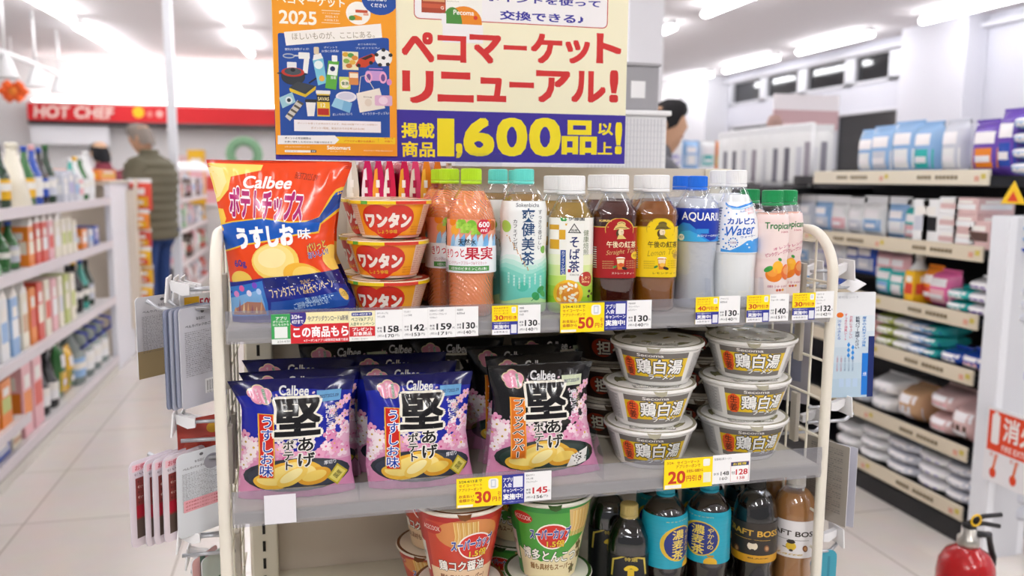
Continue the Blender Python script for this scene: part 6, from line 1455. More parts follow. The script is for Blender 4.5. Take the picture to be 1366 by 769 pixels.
m = MB(); m.box(-.04, .0, 1.85, 2.46, .0, 1.26, mat('#e9e9f0', 'plastic'), .006); m.build('end_panel', gl); m = MB(); m.box(-.46, .0, 2.46, 2.50, 0, 1.24, mat('#d8ccbc', 'plastic'), .004); m.build('end_panel', gl)
m = MB(); m.box(-.46, .0, 1.85, 2.46, 1.24, 1.268, mat('#efe9dc', 'plastic'), .004); m.build('end_top', gl)
m = MB(); m.box(-.40, -.005, -1.84, -.02, .20, .225, mat('#e6e2e2', 'plastic'), .003); b = m.build('shelf_board', gl)
m = MB(); m.box(-.006, .004, -1.84, -.02, .19, .235, mat('#dad2d6', 'plastic'), .002); m.build('price_rail', b)
GRX = 2.275
gr = gondola('aisle_gondola', 'black shelving gondola with cream shelf rails along the right aisle', GRX, 2.42, 5.9, -1, [.125, .345, .625, .825, 1.065], '#d9cdb6', '#1d1d20', .45, 1.36, .055, '#17171a', '#26262a')
m = MB(); m.box(.0, .44, -1.74, -.55, 1.285, 1.325, mat('#1d1d20', 'plastic'), .003); b = m.build('shelf_board', gr); m = MB(); m.box(-.005, .008, -1.74, -.72, 1.29, 1.345, mat('#e3dac6', 'plastic'), .002); rail_print(m, -1.74, -.72, 1.29); m.build('price_rail', b)
m = MB(); m.box(.0, .44, -.55, 1.74, 1.235, 1.27, mat('#1d1d20', 'plastic'), .003); m.build('shelf_board', gr)
# ---- goods on the aisle shelves
def jug(name, label, group, loc, r, h, body, cap, lab=None, neck=.4, tr=0, rot=0, handle=None, n=2.3, cone=False):
    t = thing(name, label, 'bottle', loc, rot, group)
    bm_ = mat(body, 'gloss', trans=tr, rough=.15)
    if cone: pr = [(r * .9, 0), (r, h * .04), (r * .55, h * .6), (r * .32, h * .86), (r * .30, h * .92)]
    else: pr = [(r * .88, 0), (r, h * .03), (r, h * (1 - neck) * .92), (r * .8, h * (1 - neck)), (r * .36, h * (1 - neck * .5)), (r * .32, h * .92)]
    m = MB(); m.lathe(pr, bm_, 20, n=n); m.build('bottle_body', t)
    m = MB(); m.lathe([(r * .36, h * .91), (r * .36, h * .99), (r * .3, h)], mat(cap, 'plastic'), 16); m.build('bottle_cap', t)
    if lab:
        m = MB(); m.lathe([(r + .0015, h * .14), (r + .0015, h * (1 - neck) * .80)], mat(lab, 'label'), 20, n=n, cap=False)
        m.lathe([(r + .0022, h * .28), (r + .0022, h * .40)], mat('#f2efe8' if lab != '#f2efe8' else '#b8443a', 'label'), 20, n=n, cap=False); m.build('bottle_label', t)
    if handle:
        m = MB(); m.tube([(r * .8, 0, h * .62), (r * 1.25, 0, h * .7), (r * 1.2, 0, h * .88), (r * .4, 0, h * .93)], .009, mat(handle, 'plastic')); m.build('carry_handle', t)
    return t
def carton(name, label, group, loc, w, d, h, c, c2, rot=0, gable=False, c3='#f4f0ea', cat='carton'):
    """w along the shelf (y), d into the shelf (x)"""
    t = thing(name, label, cat, loc, rot, group)
    m = MB(); m.box(-d / 2, d / 2, -w / 2, w / 2, 0, h, mat(c, 'label'), .003); 
    for s in (-1, 1):
        m.box(s * (d / 2 + .0004) - .0003, s * (d / 2 + .0004) + .0003, -w * .42, w * .42, h * .30, h * .62, mat(c2, 'label')); m.box(s * (d / 2 + .0009) - .0003, s * (d / 2 + .0009) + .0003, -w * .3, w * .3, h * .66, h * .84, mat(c3, 'label'))
        m.box(-d * .42, d * .42, s * (w / 2 + .0004) - .0003, s * (w / 2 + .0004) + .0003, h * .30, h * .62, mat(c2, 'label')); m.box(-d * .3, d * .3, s * (w / 2 + .0009) - .0003, s * (w / 2 + .0009) + .0003, h * .66, h * .84, mat(c3, 'label'))
    b = m.build('carton_body', t)
    if gable:
        m = MB(); m.prism([(-w / 2, 0), (w / 2, 0), (.004, w * .42), (.004, w * .42 + .022), (-.004, w * .42 + .022), (-.004, w * .42)], -d / 2, d / 2, mat(c3, 'label'), T=Matrix.Translation((0, 0, h)) @ Matrix.Rotation(math.pi / 2, 4, 'Z')); m.build('gable_top', t)
    return t
def soft_pack(name, label, group, loc, w, d, h, c, c2, rot=0, hang=False, cat='pack', c3='#f6f2f4', panels=None):
    """pillow shaped film pack, w along y, d deep, standing (or hanging from its header)"""
    t = thing(name, label, cat, loc, rot, group)
    m = MB(); n1, n2 = 10, 12; V = []; Fs = []
    for s in (-1, 1):
        for j in range(n2 + 1):
            for i in range(n1 + 1):
                u, v = i / n1, j / n2; e = max(0, 1 - abs(2 * u - 1) ** 3) ** .6 * max(0, 1 - abs(2 * v - 1) ** 3.2) ** .6
                V.append((s * (d / 2) * e, (u - .5) * w * (1 - .06 * e), v * h))
    N_ = (n1 + 1) * (n2 + 1)
    for s in range(2):
        for j in range(n2):
            for i in range(n1):
                a = s * N_ + j * (n1 + 1) + i; Fs.append((a, a + 1, a + n1 + 2, a + n1 + 1))
    m.add(V, Fs, mat(c, 'film'), True)
    for s in (-1, 1):
        for (u0, u1, v0, v1, cc, o_) in panels or ((.1, .9, .14, .50, c2, .0012), (.2, .8, .58, .80, c3, .0012), (.28, .72, .24, .36, c3, .0022)):
            V = []; 
            for j in range(5):
                for i in range(5):
                    u, v = u0 + (u1 - u0) * i / 4, v0 + (v1 - v0) * j / 4; e = max(0, 1 - abs(2 * u - 1) ** 3) ** .6 * max(0, 1 - abs(2 * v - 1) ** 3.2) ** .6
                    V.append((s * (d / 2 * e + o_), (u - .5) * w * (1 - .06 * e), v * h))
            m.add(V, [(j * 5 + i, j * 5 + i + 1, j * 5 + i + 6, j * 5 + i + 5) for j in range(4) for i in range(4)], mat(cc, 'film'), True)
    m.build('film_pack', t)
    m = MB(); m.box(-.0015, .0015, -w * .5, w * .5, h - .001, h + (.03 if hang else .008), mat('#f2f2f4' if hang else c, 'film')); m.build('header', t)
    return t
_cnt = {}
def pxx(X, Y, Z=1.0):
    c = M.T @ (np.array([X, Y, Z]) - CAM); return CX + F * c[0] / -c[2]
def ordl(desc, shelf, vis=True):
    key = (shelf, vis); k = _cnt.get(key, 0); _cnt[key] = k + 1
    return '%s, %s from left, %s' % (desc, ords[k], shelf) if vis else '%s, %s past the photo edge, %s' % (desc, ords[k], shelf)
def Yl(px, py, X): return onx(px, py, X)[1]
NM = {'#2f6a34': 'green', '#1f3a26': 'dark green', '#17181c': 'black', '#efe9d6': 'cream', '#2a4fb0': 'blue', '#cfd2dc': 'pale grey', '#3fa89a': 'teal', '#f0f0f0': 'white', '#e8b41e': 'yellow', '#d84a3a': 'red', '#e9862a': 'orange', '#eab4ba': 'pink', '#b9c46a': 'lime', '#b4b0d8': 'lilac', '#8fb6e0': 'sky blue', '#7a2420': 'maroon', '#a8cfa8': 'pale green', '#c8a07a': 'tan', '#c5d6d2': 'clear', '#6a4ab0': 'purple', '#e36aa0': 'magenta', '#35b7b2': 'turquoise', '#5a3f36': 'brown', '#d9b7b4': 'dusty pink'}
def cn(c): return NM[c]
XL = -1.23 - .085
S4, S3, S2, S1, S0 = ['left gondola\'s %s shelf' % q for q in ('top', 'third', 'second', 'bottom', 'low extra')]
def L_bottle(y, z, shelf, r, h, body, cap, lab, **k): jug('drink_bottle', ordl(cn(body) + ' bottle with ' + cn(cap) + ' cap', shelf, pxx(-1.23, y) > -8), 'goods on the left gondola', (XL - .01, y, z), r, h, body, cap, lab, **k)
def L_box(y, z, shelf, w, h, c, c2, gable=False, d=.12): carton('drink_carton' if gable else 'grocery_box', ordl(cn(c) + (' carton' if gable else ' box') + ' with ' + cn(c2) + ' panel', shelf, pxx(-1.23, y) > -8), 'goods on the left gondola', (XL - .01 - max(0, d - .12) / 2, y, z), w, d, h, c, c2, 0, gable)
def L_soft(y, z, shelf, w, h, c, c2, d=.07): soft_pack('snack_pouch', ordl(cn(c) + ' pouch with ' + cn(c2) + ' panel', shelf, pxx(-1.23, y) > -8), 'goods on the left gondola', (XL, y, z), w, d, h, c, c2)
z = 1.15
for (y, r, h, b, c, l, kw) in ((2.75, .04, .30, '#2f6a34', '#17181c', '#efe9d6', {}), (2.88, .04, .28, '#17181c', '#e8b41e', '#e8b41e', {}), (3.02, .042, .29, '#1f3a26', '#e8b41e', '#f0f0f0', {}), (3.18, .04, .30, '#2f6a34', '#d84a3a', '#efe9d6', {}), (3.34, .04, .30, '#17181c', '#17181c', '#e8b41e', {}), (3.50, .042, .28, '#1f3a26', '#17181c', '#c8a07a', {}),
     (3.66, .04, .31, '#2f6a34', '#e8b41e', '#1f3a26', {}), (3.82, .04, .30, '#17181c', '#c8a07a', '#2f6a34', {}), (3.96, .040, .29, '#17181c', '#e8b41e', '#c8a07a', {}), (4.10, .04, .30, '#17181c', '#17181c', '#cfd2dc', {}), (4.24, .04, .28, '#1f3a26', '#17181c', '#e8b41e', {}), (4.42, .075, .30, '#efe9d6', '#efe9d6', None, dict(cone=True)),
     (4.60, .04, .29, '#2f6a34', '#2a4fb0', '#e8b41e', {}), (4.72, .04, .30, '#2a4fb0', '#eab4ba', '#f0f0f0', {}), (4.84, .036, .29, '#17181c', '#2a4fb0', '#2a4fb0', {}), (4.96, .04, .31, '#1f3a26', '#2f6a34', '#cfd2dc', {})):
    L_bottle(y, z, S4, r, h, b, c, l, neck=.42, **kw)
for (y, w, h, c, c2) in ((5.08, .09, .16, '#cfd2dc', '#f0f0f0'), (5.20, .10, .18, '#cfd2dc', '#b4b0d8'), (5.32, .09, .16, '#cfd2dc', '#8fb6e0')): L_box(y, z, S4, w, h, c, c2)
for (y, r, h, b, c, l) in ((5.43, .035, .25, '#3fa89a', '#f0f0f0', '#3fa89a'), (5.54, .04, .26, '#f0f0f0', '#e8b41e', '#eab4ba'), (5.66, .04, .27, '#2f6a34', '#f0f0f0', '#f0f0f0'), (5.80, .045, .30, '#f0f0f0', '#f0f0f0', '#f0f0f0')): L_bottle(y, z, S4, r, h, b, c, l)
z = .87
for (y, w, h, c, c2) in ((2.70, .09, .20, '#eab4ba', '#f0f0f0'), (2.82, .09, .19, '#cfd2dc', '#b4b0d8'), (2.94, .09, .21, '#efe9d6', '#d84a3a'), (3.06, .09, .2, '#f0f0f0', '#8fb6e0'), (3.18, .09, .2, '#eab4ba', '#d84a3a'), (3.30, .09, .2, '#efe9d6', '#b9c46a'), (3.42, .09, .2, '#cfd2dc', '#efe9d6'), (3.54, .09, .18, '#c8a07a', '#efe9d6')): L_box(y, z, S3, w, h, c, c2)
for (y, r, h, b, c, l) in ((3.66, .04, .19, '#17181c', '#17181c', '#efe9d6'), (3.80, .04, .2, '#1f3a26', '#d84a3a', '#efe9d6')): L_bottle(y, z, S3, r, h, b, c, l)
for (y, r, h, b, c, l) in ((4.02, .05, .20, '#a8cfa8', '#e8b41e', None), (4.16, .042, .22, '#2f6a34', '#2f6a34', '#2f6a34'), (4.30, .04, .22, '#2f6a34', '#2a4fb0', '#cfd2dc')): L_bottle(y, z, S3, r, h, b, c, l, cone=(y < 4.1))
for (y, w, h, c, c2, g) in ((4.42, .085, .19, '#e9862a', '#efe9d6', True), (4.53, .085, .20, '#d84a3a', '#efe9d6', True), (4.64, .09, .20, '#d84a3a', '#f0f0f0', True), (4.75, .09, .20, '#eab4ba', '#d84a3a', True), (4.87, .1, .19, '#efe9d6', '#f0f0f0', True), (4.99, .09, .2, '#efe9d6', '#b9c46a', False), (5.10, .09, .2, '#efe9d6', '#b9c46a', False), (5.21, .08, .18, '#efe9d6', '#cfd2dc', False), (5.42, .12, .12, '#e9862a', '#f0f0f0', False), (5.58, .10, .11, '#cfd2dc', '#8fb6e0', False), (5.72, .12, .12, '#2a4fb0', '#b4b0d8', False)): L_box(y, z, S3, w, h, c, c2, g)
z = .50
for (y, w, h, c, c2, g) in ((2.72, .1, .26, '#f0f0f0', '#b9c46a', True), (2.86, .1, .25, '#cfd2dc', '#8fb6e0', True), (3.00, .1, .26, '#b4b0d8', '#f0f0f0', True), (3.14, .1, .25, '#f0f0f0', '#8fb6e0', True), (3.28, .1, .25, '#efe9d6', '#b9c46a', True), (3.42, .1, .25, '#eab4ba', '#d84a3a', True), (3.56, .1, .25, '#cfd2dc', '#b9c46a', True), (3.70, .1, .26, '#f0f0f0', '#b4b0d8', True), (3.84, .1, .26, '#cfd2dc', '#b9c46a', True), (3.98, .1, .27, '#f0f0f0', '#8fb6e0', True), (4.12, .1, .26, '#8fb6e0', '#f0f0f0', True), (4.26, .09, .26, '#efe9d6', '#c8a07a', True), (4.38, .09, .27, '#e9862a', '#d84a3a', False), (4.50, .09, .28, '#d84a3a', '#efe9d6', False), (4.62, .09, .28, '#efe9d6', '#d84a3a', False), (4.74, .09, .27, '#eab4ba', '#f0f0f0', False), (4.86, .08, .27, '#efe9d6', '#cfd2dc', False), (4.98, .09, .27, '#b9c46a', '#efe9d6', False), (5.10, .09, .26, '#efe9d6', '#b9c46a', False)): L_box(y, z, S2, w, h, c, c2, g)
for (y, r, h, b, c, l) in ((5.24, .04, .29, '#17181c', '#17181c', '#efe9d6'), (5.36, .045, .31, '#17181c', '#e8b41e', '#17181c'), (5.52, .042, .3, '#3fa89a', '#2a4fb0', '#1f3a26'), (5.66, .04, .28, '#1f3a26', '#17181c', '#cfd2dc')): L_bottle(y, z, S2, r, h, b, c, l)
z = .225
for (y, w, h, c, c2) in ((2.70, .12, .19, '#e9862a', '#efe9d6'), (2.85, .12, .2, '#e9862a', '#d84a3a'), (3.0, .12, .2, '#d84a3a', '#efe9d6'), (3.15, .12, .19, '#e9862a', '#efe9d6'), (3.30, .12, .19, '#d84a3a', '#efe9d6'), (3.46, .13, .2, '#e9862a', '#efe9d6'), (3.62, .13, .2, '#d84a3a', '#e9862a'), (3.78, .13, .2, '#e9862a', '#efe9d6'), (3.94, .13, .2, '#e9862a', '#b9c46a')): L_box(y, z, S0, w, h, c, c2)
z = .10
for (y, w, h, c, c2) in ((2.7, .2, .07, '#7a2420', '#17181c'), (3.0, .2, .07, '#2a4fb0', '#cfd2dc'), (3.3, .2, .07, '#7a2420', '#efe9d6'), (3.6, .2, .07, '#7a2420', '#2a4fb0'), (3.85, .2, .07, '#2a4fb0', '#cfd2dc'), (4.04, .12, .07, '#efe9d6', '#c8a07a')): L_box(y, z, S1, w, h, c, c2)
for (y, w, h, c, c2) in ((4.22, .13, .34, '#eab4ba', '#e9862a'), (4.38, .14, .35, '#eab4ba', '#d84a3a')): L_box(y, z, S1, w, h, c, c2, False, .14)
L_bottle(4.56, z, S1, .055, .36, '#17181c', '#17181c', '#f0f0f0', neck=.55)
L_bottle(4.72, z, S1, .055, .34, '#17181c', '#17181c', '#f0f0f0', neck=.55)
L_soft(4.90, z, S1, .13, .30, '#2f6a34', '#e8b41e'); L_soft(5.06, z, S1, .13, .25, '#e8b41e', '#2f6a34')
for y in (5.24, 5.44, 5.64, 5.84): jug('water_jug', ordl('clear water jug with blue carry handle', S1), 'goods on the left gondola', (XL - .03, y, z), .085, .33, '#c5d6d2', '#2a4fb0', '#f0f0f0' if y > 5.4 else '#8fb6e0', tr=.6, handle='#2a3fae')
# end cap: orange tray on top and a strip of snack packs
carton('sweets_tray', 'orange tray of sweets on top of the left gondola end', None, (-1.41, 6.12, 1.2685), .45, .30, .07, '#e9862a', '#e8b41e', cat='tray')
for k in range(7):
    zz = 1.05 - k * .135; c = ['#d84a3a', '#e9862a', '#d84a3a', '#e8b41e', '#e8b41e', '#e8b41e', '#e8b41e'][k]
    soft_pack('snack_pouch', '%s snack pouch, %s from the top of the strip on the left gondola end' % (cn(c), ords[k]), 'strip of hanging snack pouches', (-1.16, 6.62 - .04 * (k % 2), zz), .16 if k else .2, .05, .115 if k else .20, c, '#d84a3a' if k > 2 else '#e8b41e', math.radians(62), True)
m = MB(); m.box(-1.178, -1.172, 6.50, 6.64, .2, 1.28, mat('#e8e0d0', 'plastic'), .001); m.box(-1.23, -1.17, 6.485, 6.50, .2, 1.2, mat('#d8ccbc', 'plastic')); o = m.build('clip_strip'); props(o, 'cream clip strip holding the snack pouches at the left gondola end', 'clip strip')

# ---- right aisle goods
XR = GRX + .10
q0 = onx(1352, 260, GRX - .012); m = MB(); m.prism([(-.05, -.03), (.05, -.03), (.0, .045)], -.0012, .0012, mat('#f2c51e', 'paper'), T=Matrix.Rotation(math.pi / 2, 4, 'Z')); m.prism([(-.022, -.022), (.022, -.022), (.0, .012)], .0013, .0018, mat('#d8401e', 'paper'), T=Matrix.Rotation(math.pi / 2, 4, 'Z'))
o = m.build('shelf_tag', None, tuple(q0)); props(o, 'yellow triangular tag with red mark hanging from the right gondola\'s top rail', 'tag')
R6, R5, R4, R3, R2, R1 = ['right gondola\'s %s shelf' % q for q in ('top', 'fifth', 'fourth', 'third', 'second', 'lowest')]
GG = 'goods on the right gondola'
def R_soft(px, z, shelf, w, h, c, c2, d=.09, hang=False, X=XR, y=None, nm='pouch'): soft_pack('refill_pouch' if not hang else 'hanging_pouch', ordl(cn(c) + ' ' + nm + ' with ' + cn(c2) + ' panel', shelf), GG, (X, y if y is not None else Yl(px, 300, GRX), z), w, d, h, c, c2, 0, hang)
def R_box(px, z, shelf, w, h, c, c2, d=.16, y=None, cat='box'): carton('goods_box', ordl(cn(c) + ' ' + cat + ' with ' + cn(c2) + ' panel', shelf), GG, (GRX + .02 + d / 2, y if y is not None else Yl(px, 300, GRX), z), w, d, h, c, c2, 0, False, cat=cat)
def R_stack(px, z, shelf, w, h, c, c2, n, d=.2):
    y = Yl(px, 300, GRX)
    for k in range(n): soft_pack('flat_pack', ordl('flat %s pack with %s panel' % (cn(c), cn(c2)), shelf), GG, (GRX + .02 + d / 2, y, z + (k + .0) * h + .0004), w, d * 1.0, h * .96, c, c2)
z = 1.3255
for px, w, h, c, c2 in ((1131, .14, .19, '#8fb6e0', '#f0f0f0'), (1150, .17, .20, '#8fb6e0', '#cfd2dc'), (1178, .17, .21, '#8fb6e0', '#f0f0f0'), (1205, .14, .20, '#8fb6e0', '#35b7b2'), (1240, .12, .20, '#cfd2dc', '#f0f0f0'), (1285, .16, .19, '#6a4ab0', '#e9862a'), (1312, .10, .22, '#6a4ab0', '#2a4fb0')):
    R_soft(px, z if px > 1180 else 1.3255, R6, w, h, c, c2)
for k in range(4): soft_pack('flat_pack', ordl('flat light blue wipes pack', R6), GG, (GRX + .14, Yl(1348, 240, GRX), z + k * .05), .20, .2, .048, '#8fb6e0', '#f0f0f0')
z = 1.065
for px, w, h, c, c2, nm in ((1222, .085, .17, '#f0f0f0', '#cfd2dc', 'box'), (1234, .085, .17, '#f0f0f0', '#17181c', 'box')): R_box(px, z, R5, w, h, c, c2, cat=nm)
for k in range(3): R_box(1258, z + k * .0605, R5, .10, .06, '#f0f0f0', '#d9b7b4'); R_box(1280, z + k * .0605, R5, .11, .06, '#d9b7b4', '#f0f0f0')
R_box(1300, z, R5, .1, .1, '#d9b7b4', '#5a3f36')
for k in range(3): soft_pack('flat_pack', ordl('flat blue and white wipes pack', R5), GG, (GRX + .13, Yl(1335, 320, GRX), z + k * .035), .22, .2, .034, '#8fb6e0' if k else '#2a4fb0', '#f0f0f0')
# hanging packs in the middle bay
for px, zt, w, h, c, c2 in (*[(1030 + 22 * (q % 4), [1.07, .90, .73, .56][q // 4], .13, .135, ['#f0f0f0', '#cfd2dc', '#8fb6e0', '#f0f0f0', '#2a4fb0', '#f0f0f0', '#b4b0d8'][q % 7], ['#8fb6e0', '#f0f0f0', '#cfd2dc', '#eab4ba', '#f0f0f0'][q % 5]) for q in range(16)], (1118, 1.07, .12, .13, '#f0f0f0', '#cfd2dc'), (1140, 1.07, .15, .14, '#f0f0f0', '#8fb6e0'), (1172, 1.07, .13, .14, '#8fb6e0', '#f0f0f0'), (1193, 1.06, .11, .14, '#35b7b2', '#eab4ba'), (1118, .90, .12, .13, '#2a4fb0', '#cfd2dc'), (1134, .90, .14, .14, '#2a4fb0', '#cfd2dc'), (1160, .88, .13, .13, '#eab4ba', '#f0f0f0'), (1178, .88, .12, .13, '#eab4ba', '#cfd2dc')):
    R_soft(px, zt, 'right gondola\'s hanging rows', w, h, c, c2, .05, True)
z = .825
jug('cleaner_bottle', 'orange and white cleaner bottle with yellow tag on the right gondola', GG, (XR, Yl(1200, 330, GRX), z), .05, .19, '#f0f0f0', '#f0f0f0', '#e9862a', neck=.35)
R_box(1212, z, R4, .05, .13, '#e8b41e', '#d84a3a')
for px, w, h, c, c2 in ((1165, .13, .13, '#35b7b2', '#8fb6e0'), (1183, .12, .12, '#35b7b2', '#f0f0f0'), (1203, .13, .12, '#b4b0d8', '#6a4ab0'), (1238, .16, .14, '#e36aa0', '#eab4ba'), (1225, .08, .15, '#e9862a', '#d84a3a')): R_soft(px, z, R4, w, h, c, c2)
for px, n, c, c2 in ((1272, 2, '#35b7b2', '#f0f0f0'), (1302, 3, '#f0f0f0', '#6a4ab0'), (1335, 3, '#cfd2dc', '#f0f0f0')): R_stack(px, z, R4, .15, .045, c, c2, n)
z = .625
for px, n, w, h, c, c2 in ((1150, 2, .16, .05, '#eab4ba', '#d84a3a'), (1178, 3, .16, .045, '#b9c46a', '#f0f0f0'), (1200, 3, .13, .045, '#f0f0f0', '#b9c46a'), (1222, 3, .15, .045, '#8fb6e0', '#f0f0f0'), (1240, 3, .09, .045, '#35b7b2', '#2a4fb0'), (1270, 1, .15, .06, '#2a4fb0', '#f0f0f0'), (1300, 1, .15, .07, '#2a4fb0', '#eab4ba'), (1334, 2, .13, .05, '#b4b0d8', '#f0f0f0')): R_stack(px, z, R3, w, h, c, c2, n)
z = .345
for px, n, w, h, c, c2 in ((1150, 1, .14, .08, '#cfd2dc', '#f0f0f0'), (1180, 2, .19, .075, '#f0f0f0', '#cfd2dc'), (1215, 1, .16, .15, '#c8a07a', '#cfd2dc'), (1262, 2, .18, .09, '#d9b7b4', '#eab4ba'), (1292, 1, .16, .16, '#d9b7b4', '#5a3f36'), (1325, 1, .15, .09, '#eab4ba', '#f0f0f0')): R_stack(px, z, R2, w, h, c, c2, n, .26)
z = .125
for px, n, w, h, c, c2 in ((1135, 2, .22, .06, '#f0f0f0', '#cfd2dc'), (1170, 3, .24, .05, '#f0f0f0', '#cfd2dc'), (1210, 3, .26, .05, '#cfd2dc', '#f0f0f0'), (1255, 3, .24, .05, '#f0f0f0', '#b4b0d8'), (1292, 3, .2, .05, '#cfd2dc', '#f0f0f0'), (1325, 2, .2, .06, '#cfd2dc', '#8fb6e0')): R_stack(px, z, R1, w, h, c, c2, n, .28)
# white packs hanging from a bar above the far bay
t = thing('hanging_bar', 'white rail of hanging garment packs above the right gondola', 'rail', (GRX + .12, 4.35, 1.27))
m = MB(); m.tube([(0, -.70, .30), (0, .14, .30)], .014, mat('#f3f3f5', 'plastic')); m.build('rail', t)
for y in (-.70, .14):
    m = MB(); m.tube([(0, y, 0), (0, y, .30)], .012, mat('#f3f3f5', 'plastic')); m.build('rail_post', t)
GH = 'garment packs hanging above the right gondola'
for k in range(8):
    y = 3.66 + k * .105; c = ['#cfd2dc', '#b4b0d8', '#cfd2dc', '#8fb6e0', '#d9b7b4', '#cfd2dc', '#f0f0f0', '#cfd2dc', '#f0f0f0', '#cfd2dc', '#5a3f36', '#cfd2dc', '#f0f0f0', '#17181c', '#f0f0f0'][k]
    soft_pack('garment_pack', 'white hanging garment pack with %s panel, %s along the bar above the right gondola' % (cn(c), ords[k]), GH, (GRX + .12, y, 1.285), .20, .03, .255, '#f0f0f0', c, math.radians(50 + 5 * (k % 3)), True, panels=[(.12 + .2 * q, .26 + .2 * q, .04, .80 - .1 * (q % 2), ['#8d8a96', '#e6e6ea', '#a8a0aa', '#cfced6', '#77747f'][(k + q) % 5], .0012) for q in range(4)])
s0 = at(938, 226, 6.35)
t = thing('display_stand', 'low white display stand of upright pouches beyond the hanging garment packs', 'stand', (s0[0], 6.35, 0))
m = MB(); m.box(-.42, .34, -.20, .25, 0, s0[2] - .02, mat('#e6e6ea', 'plastic'), .006); m.build('stand_body', t); m = MB(); m.box(-.43, .35, -.21, .26, s0[2] - .02, s0[2], mat('#f1f1f4', 'plastic'), .003); m.build('stand_top', t)
for k, (x, c, c2) in enumerate(((-.27, '#f0f0f0', '#b4b0d8'), (-.15, '#8fb6e0', '#f0f0f0'), (-.03, '#f0f0f0', '#35b7b2'), (.08, '#e9862a', '#b9c46a'), (.19, '#2a4fb0', '#17181c'))):
    soft_pack('refill_pouch', '%s upright pouch with %s panel, %s from left on the low display stand' % (cn(c), cn(c2), ords[k]), GG, (s0[0] + x * 1.2, 6.22, s0[2] + .0005), .135, .07, .215, c, c2, math.radians(82))
# small pink and white sign on two legs
s0, s1 = at(1031, 172, 4.4), at(1119, 128, 4.4)
t = thing('category_sign', 'white and dusty pink category sign standing above the garment packs', 'sign', (s0[0], 4.4, 1.27)); w = s1[0] - s0[0]; zb = s0[2] - 1.27; zt = s1[2] - 1.27
m = MB(); m.box(0, w, -.008, .008, zb, zb + (zt - zb) * .55, mat('#c9a7aa', 'paper')); m.box(0, w, -.008, .008, zb + (zt - zb) * .55, zt, mat('#efe9ec', 'paper')); m.box(.03, w - .03, -.0088, -.008, zb + .02, zb + .035, mat('#e6cfd0', 'paper')); m.build('sign_board', t)
for x in (.03, w - .05):
    m = MB(); m.tube([(x, 0, 0), (x, 0, zb + .01)], .007, mat('#e9e9ec', 'plastic')); m.build('leg', t)
m = MB(); m.lathe([(0, 0), (.05, .01), (.055, .05), (.035, .08), (.045, .12), (.03, .16), (0, .17)], mat('#b08f86', 'matte'), 16); o = m.build('plush_ornament', None, (s0[0] - .02, 4.35, s0[2] + .01 - .10)); props(o, 'small dusty brown ornament beside the pink category sign', 'ornament')
m = MB(); m.box(-.05, .05, -.04, .04, 1.27 - (s0[2] - .09) if False else 0, s0[2] - .092 - 1.2705, mat('#efeff2', 'plastic'), .004); o = m.build('white_display_block', None, (s0[0] - .02, 4.35, 1.2705)); props(o, 'white block carrying the small brown ornament', 'display block')

# ================================================================== right foreground: post, sign, extinguisher
p0 = at(1346, 320, 2.30)
t = thing('end_post', 'white upright end post of the right gondola behind the fire extinguisher sign', 'post', (p0[0] + .05, 2.34, 0))
m = MB(); m.box(-.05, .12, -.04, .04, 0, 1.19, mat('#e9ebf0', 'plastic'), .004); m.build('post_body', t)
m = MB(); m.box(-.02, .09, -.0405, -.0395, 0, 1.185, mat('#d3d5da', 'plastic')); m.build('recessed_strip', t)
X = p0[0] - .012; c_ = [onx(1318, 541, X), onx(1311, 638, X), onx(1366, 566, X)]
y1 = c_[0][1]; y0 = y1 - .30; zt, zb = c_[0][2], c_[1][2]
a = Art(300, (zt - zb) * 1000, None, 'paper'); W, H = a.W, a.H; mm = dict(mm=True)
a.rect(0, 0, W, H, '#f0eef0', **mm); a.rect(W * .03, H * .42, W * .97, H * .96, '#e2451c', **mm); a.rect(W * .08, H * .52, W * .19, H * .92, '#f6f2f0', r=8, **mm); a.rect(W * .11, H * .92, W * .16, H * .95, '#f6f2f0', **mm)
a.text('消火器', W * .24, H * .60, W * .92, H * .92, '#f8f4f0', .03, **mm); a.text('FIRE EXTINGUISHER', W * .24, H * .46, W * .92, H * .54, '#f8f4f0', .01, **mm)
for k in range(3):
    x = W * (.14 + k * .28); a.ell(x - 14, H * .06, x + 14, H * .2, '#e2451c', **mm); a.poly([(x - 5, H * .16), (x + 5, H * .16), (x + 14, H * .38), (x + 6, H * .39)], '#e2651c', **mm); a.text('使い方', x - 18, H * .34, x + 20, H * .40, '#d86a4a', .0, **mm)
mb = MB(); mb.box(.001, .004, -.30, 0, 0, H / 1000, mat('#f0eef0', 'plastic'))
def sw(U, V, Z): return np.stack([-Z, -U / 1000, V / 1000], 1)
o = a.build('fire_extinguisher_sign', sw, None, None, loc=(X, y1, zb), extra=mb); props(o, 'red and white fire extinguisher sign fixed to the white end post', 'sign')
e = at(1290, 740, 1.66); t = thing('fire_extinguisher', 'red fire extinguisher with yellow safety pin standing on the tiled floor', 'fire extinguisher', (e[0], 1.66, 0))
RD = mat('#b3161a', 'gloss', rough=.2); BK = mat('#1c1c1f', 'plastic')
m = MB(); m.lathe([(.055, 0), (.064, .006), (.068, .02), (.068, .33), (.064, .36), (.05, .385), (.03, .398), (.022, .405)], RD, 40); m.build('cylinder', t)
m = MB(); m.lathe([(.024, .402), (.026, .41), (.026, .425), (.018, .43), (.018, .45)], mat('#b9b6ae', 'plastic', metal=.8, rough=.3), 24); v = m.build('valve', t)
m = MB(); m.box(-.012, .012, -.012, .012, .445, .462, BK, .003); m.tube([(0, 0, .455), (.03, -.01, .462), (.075, -.015, .452)], .006, BK); m.tube([(0, 0, .462), (.03, -.01, .480), (.078, -.015, .482)], .006, BK); m.build('lever', t)
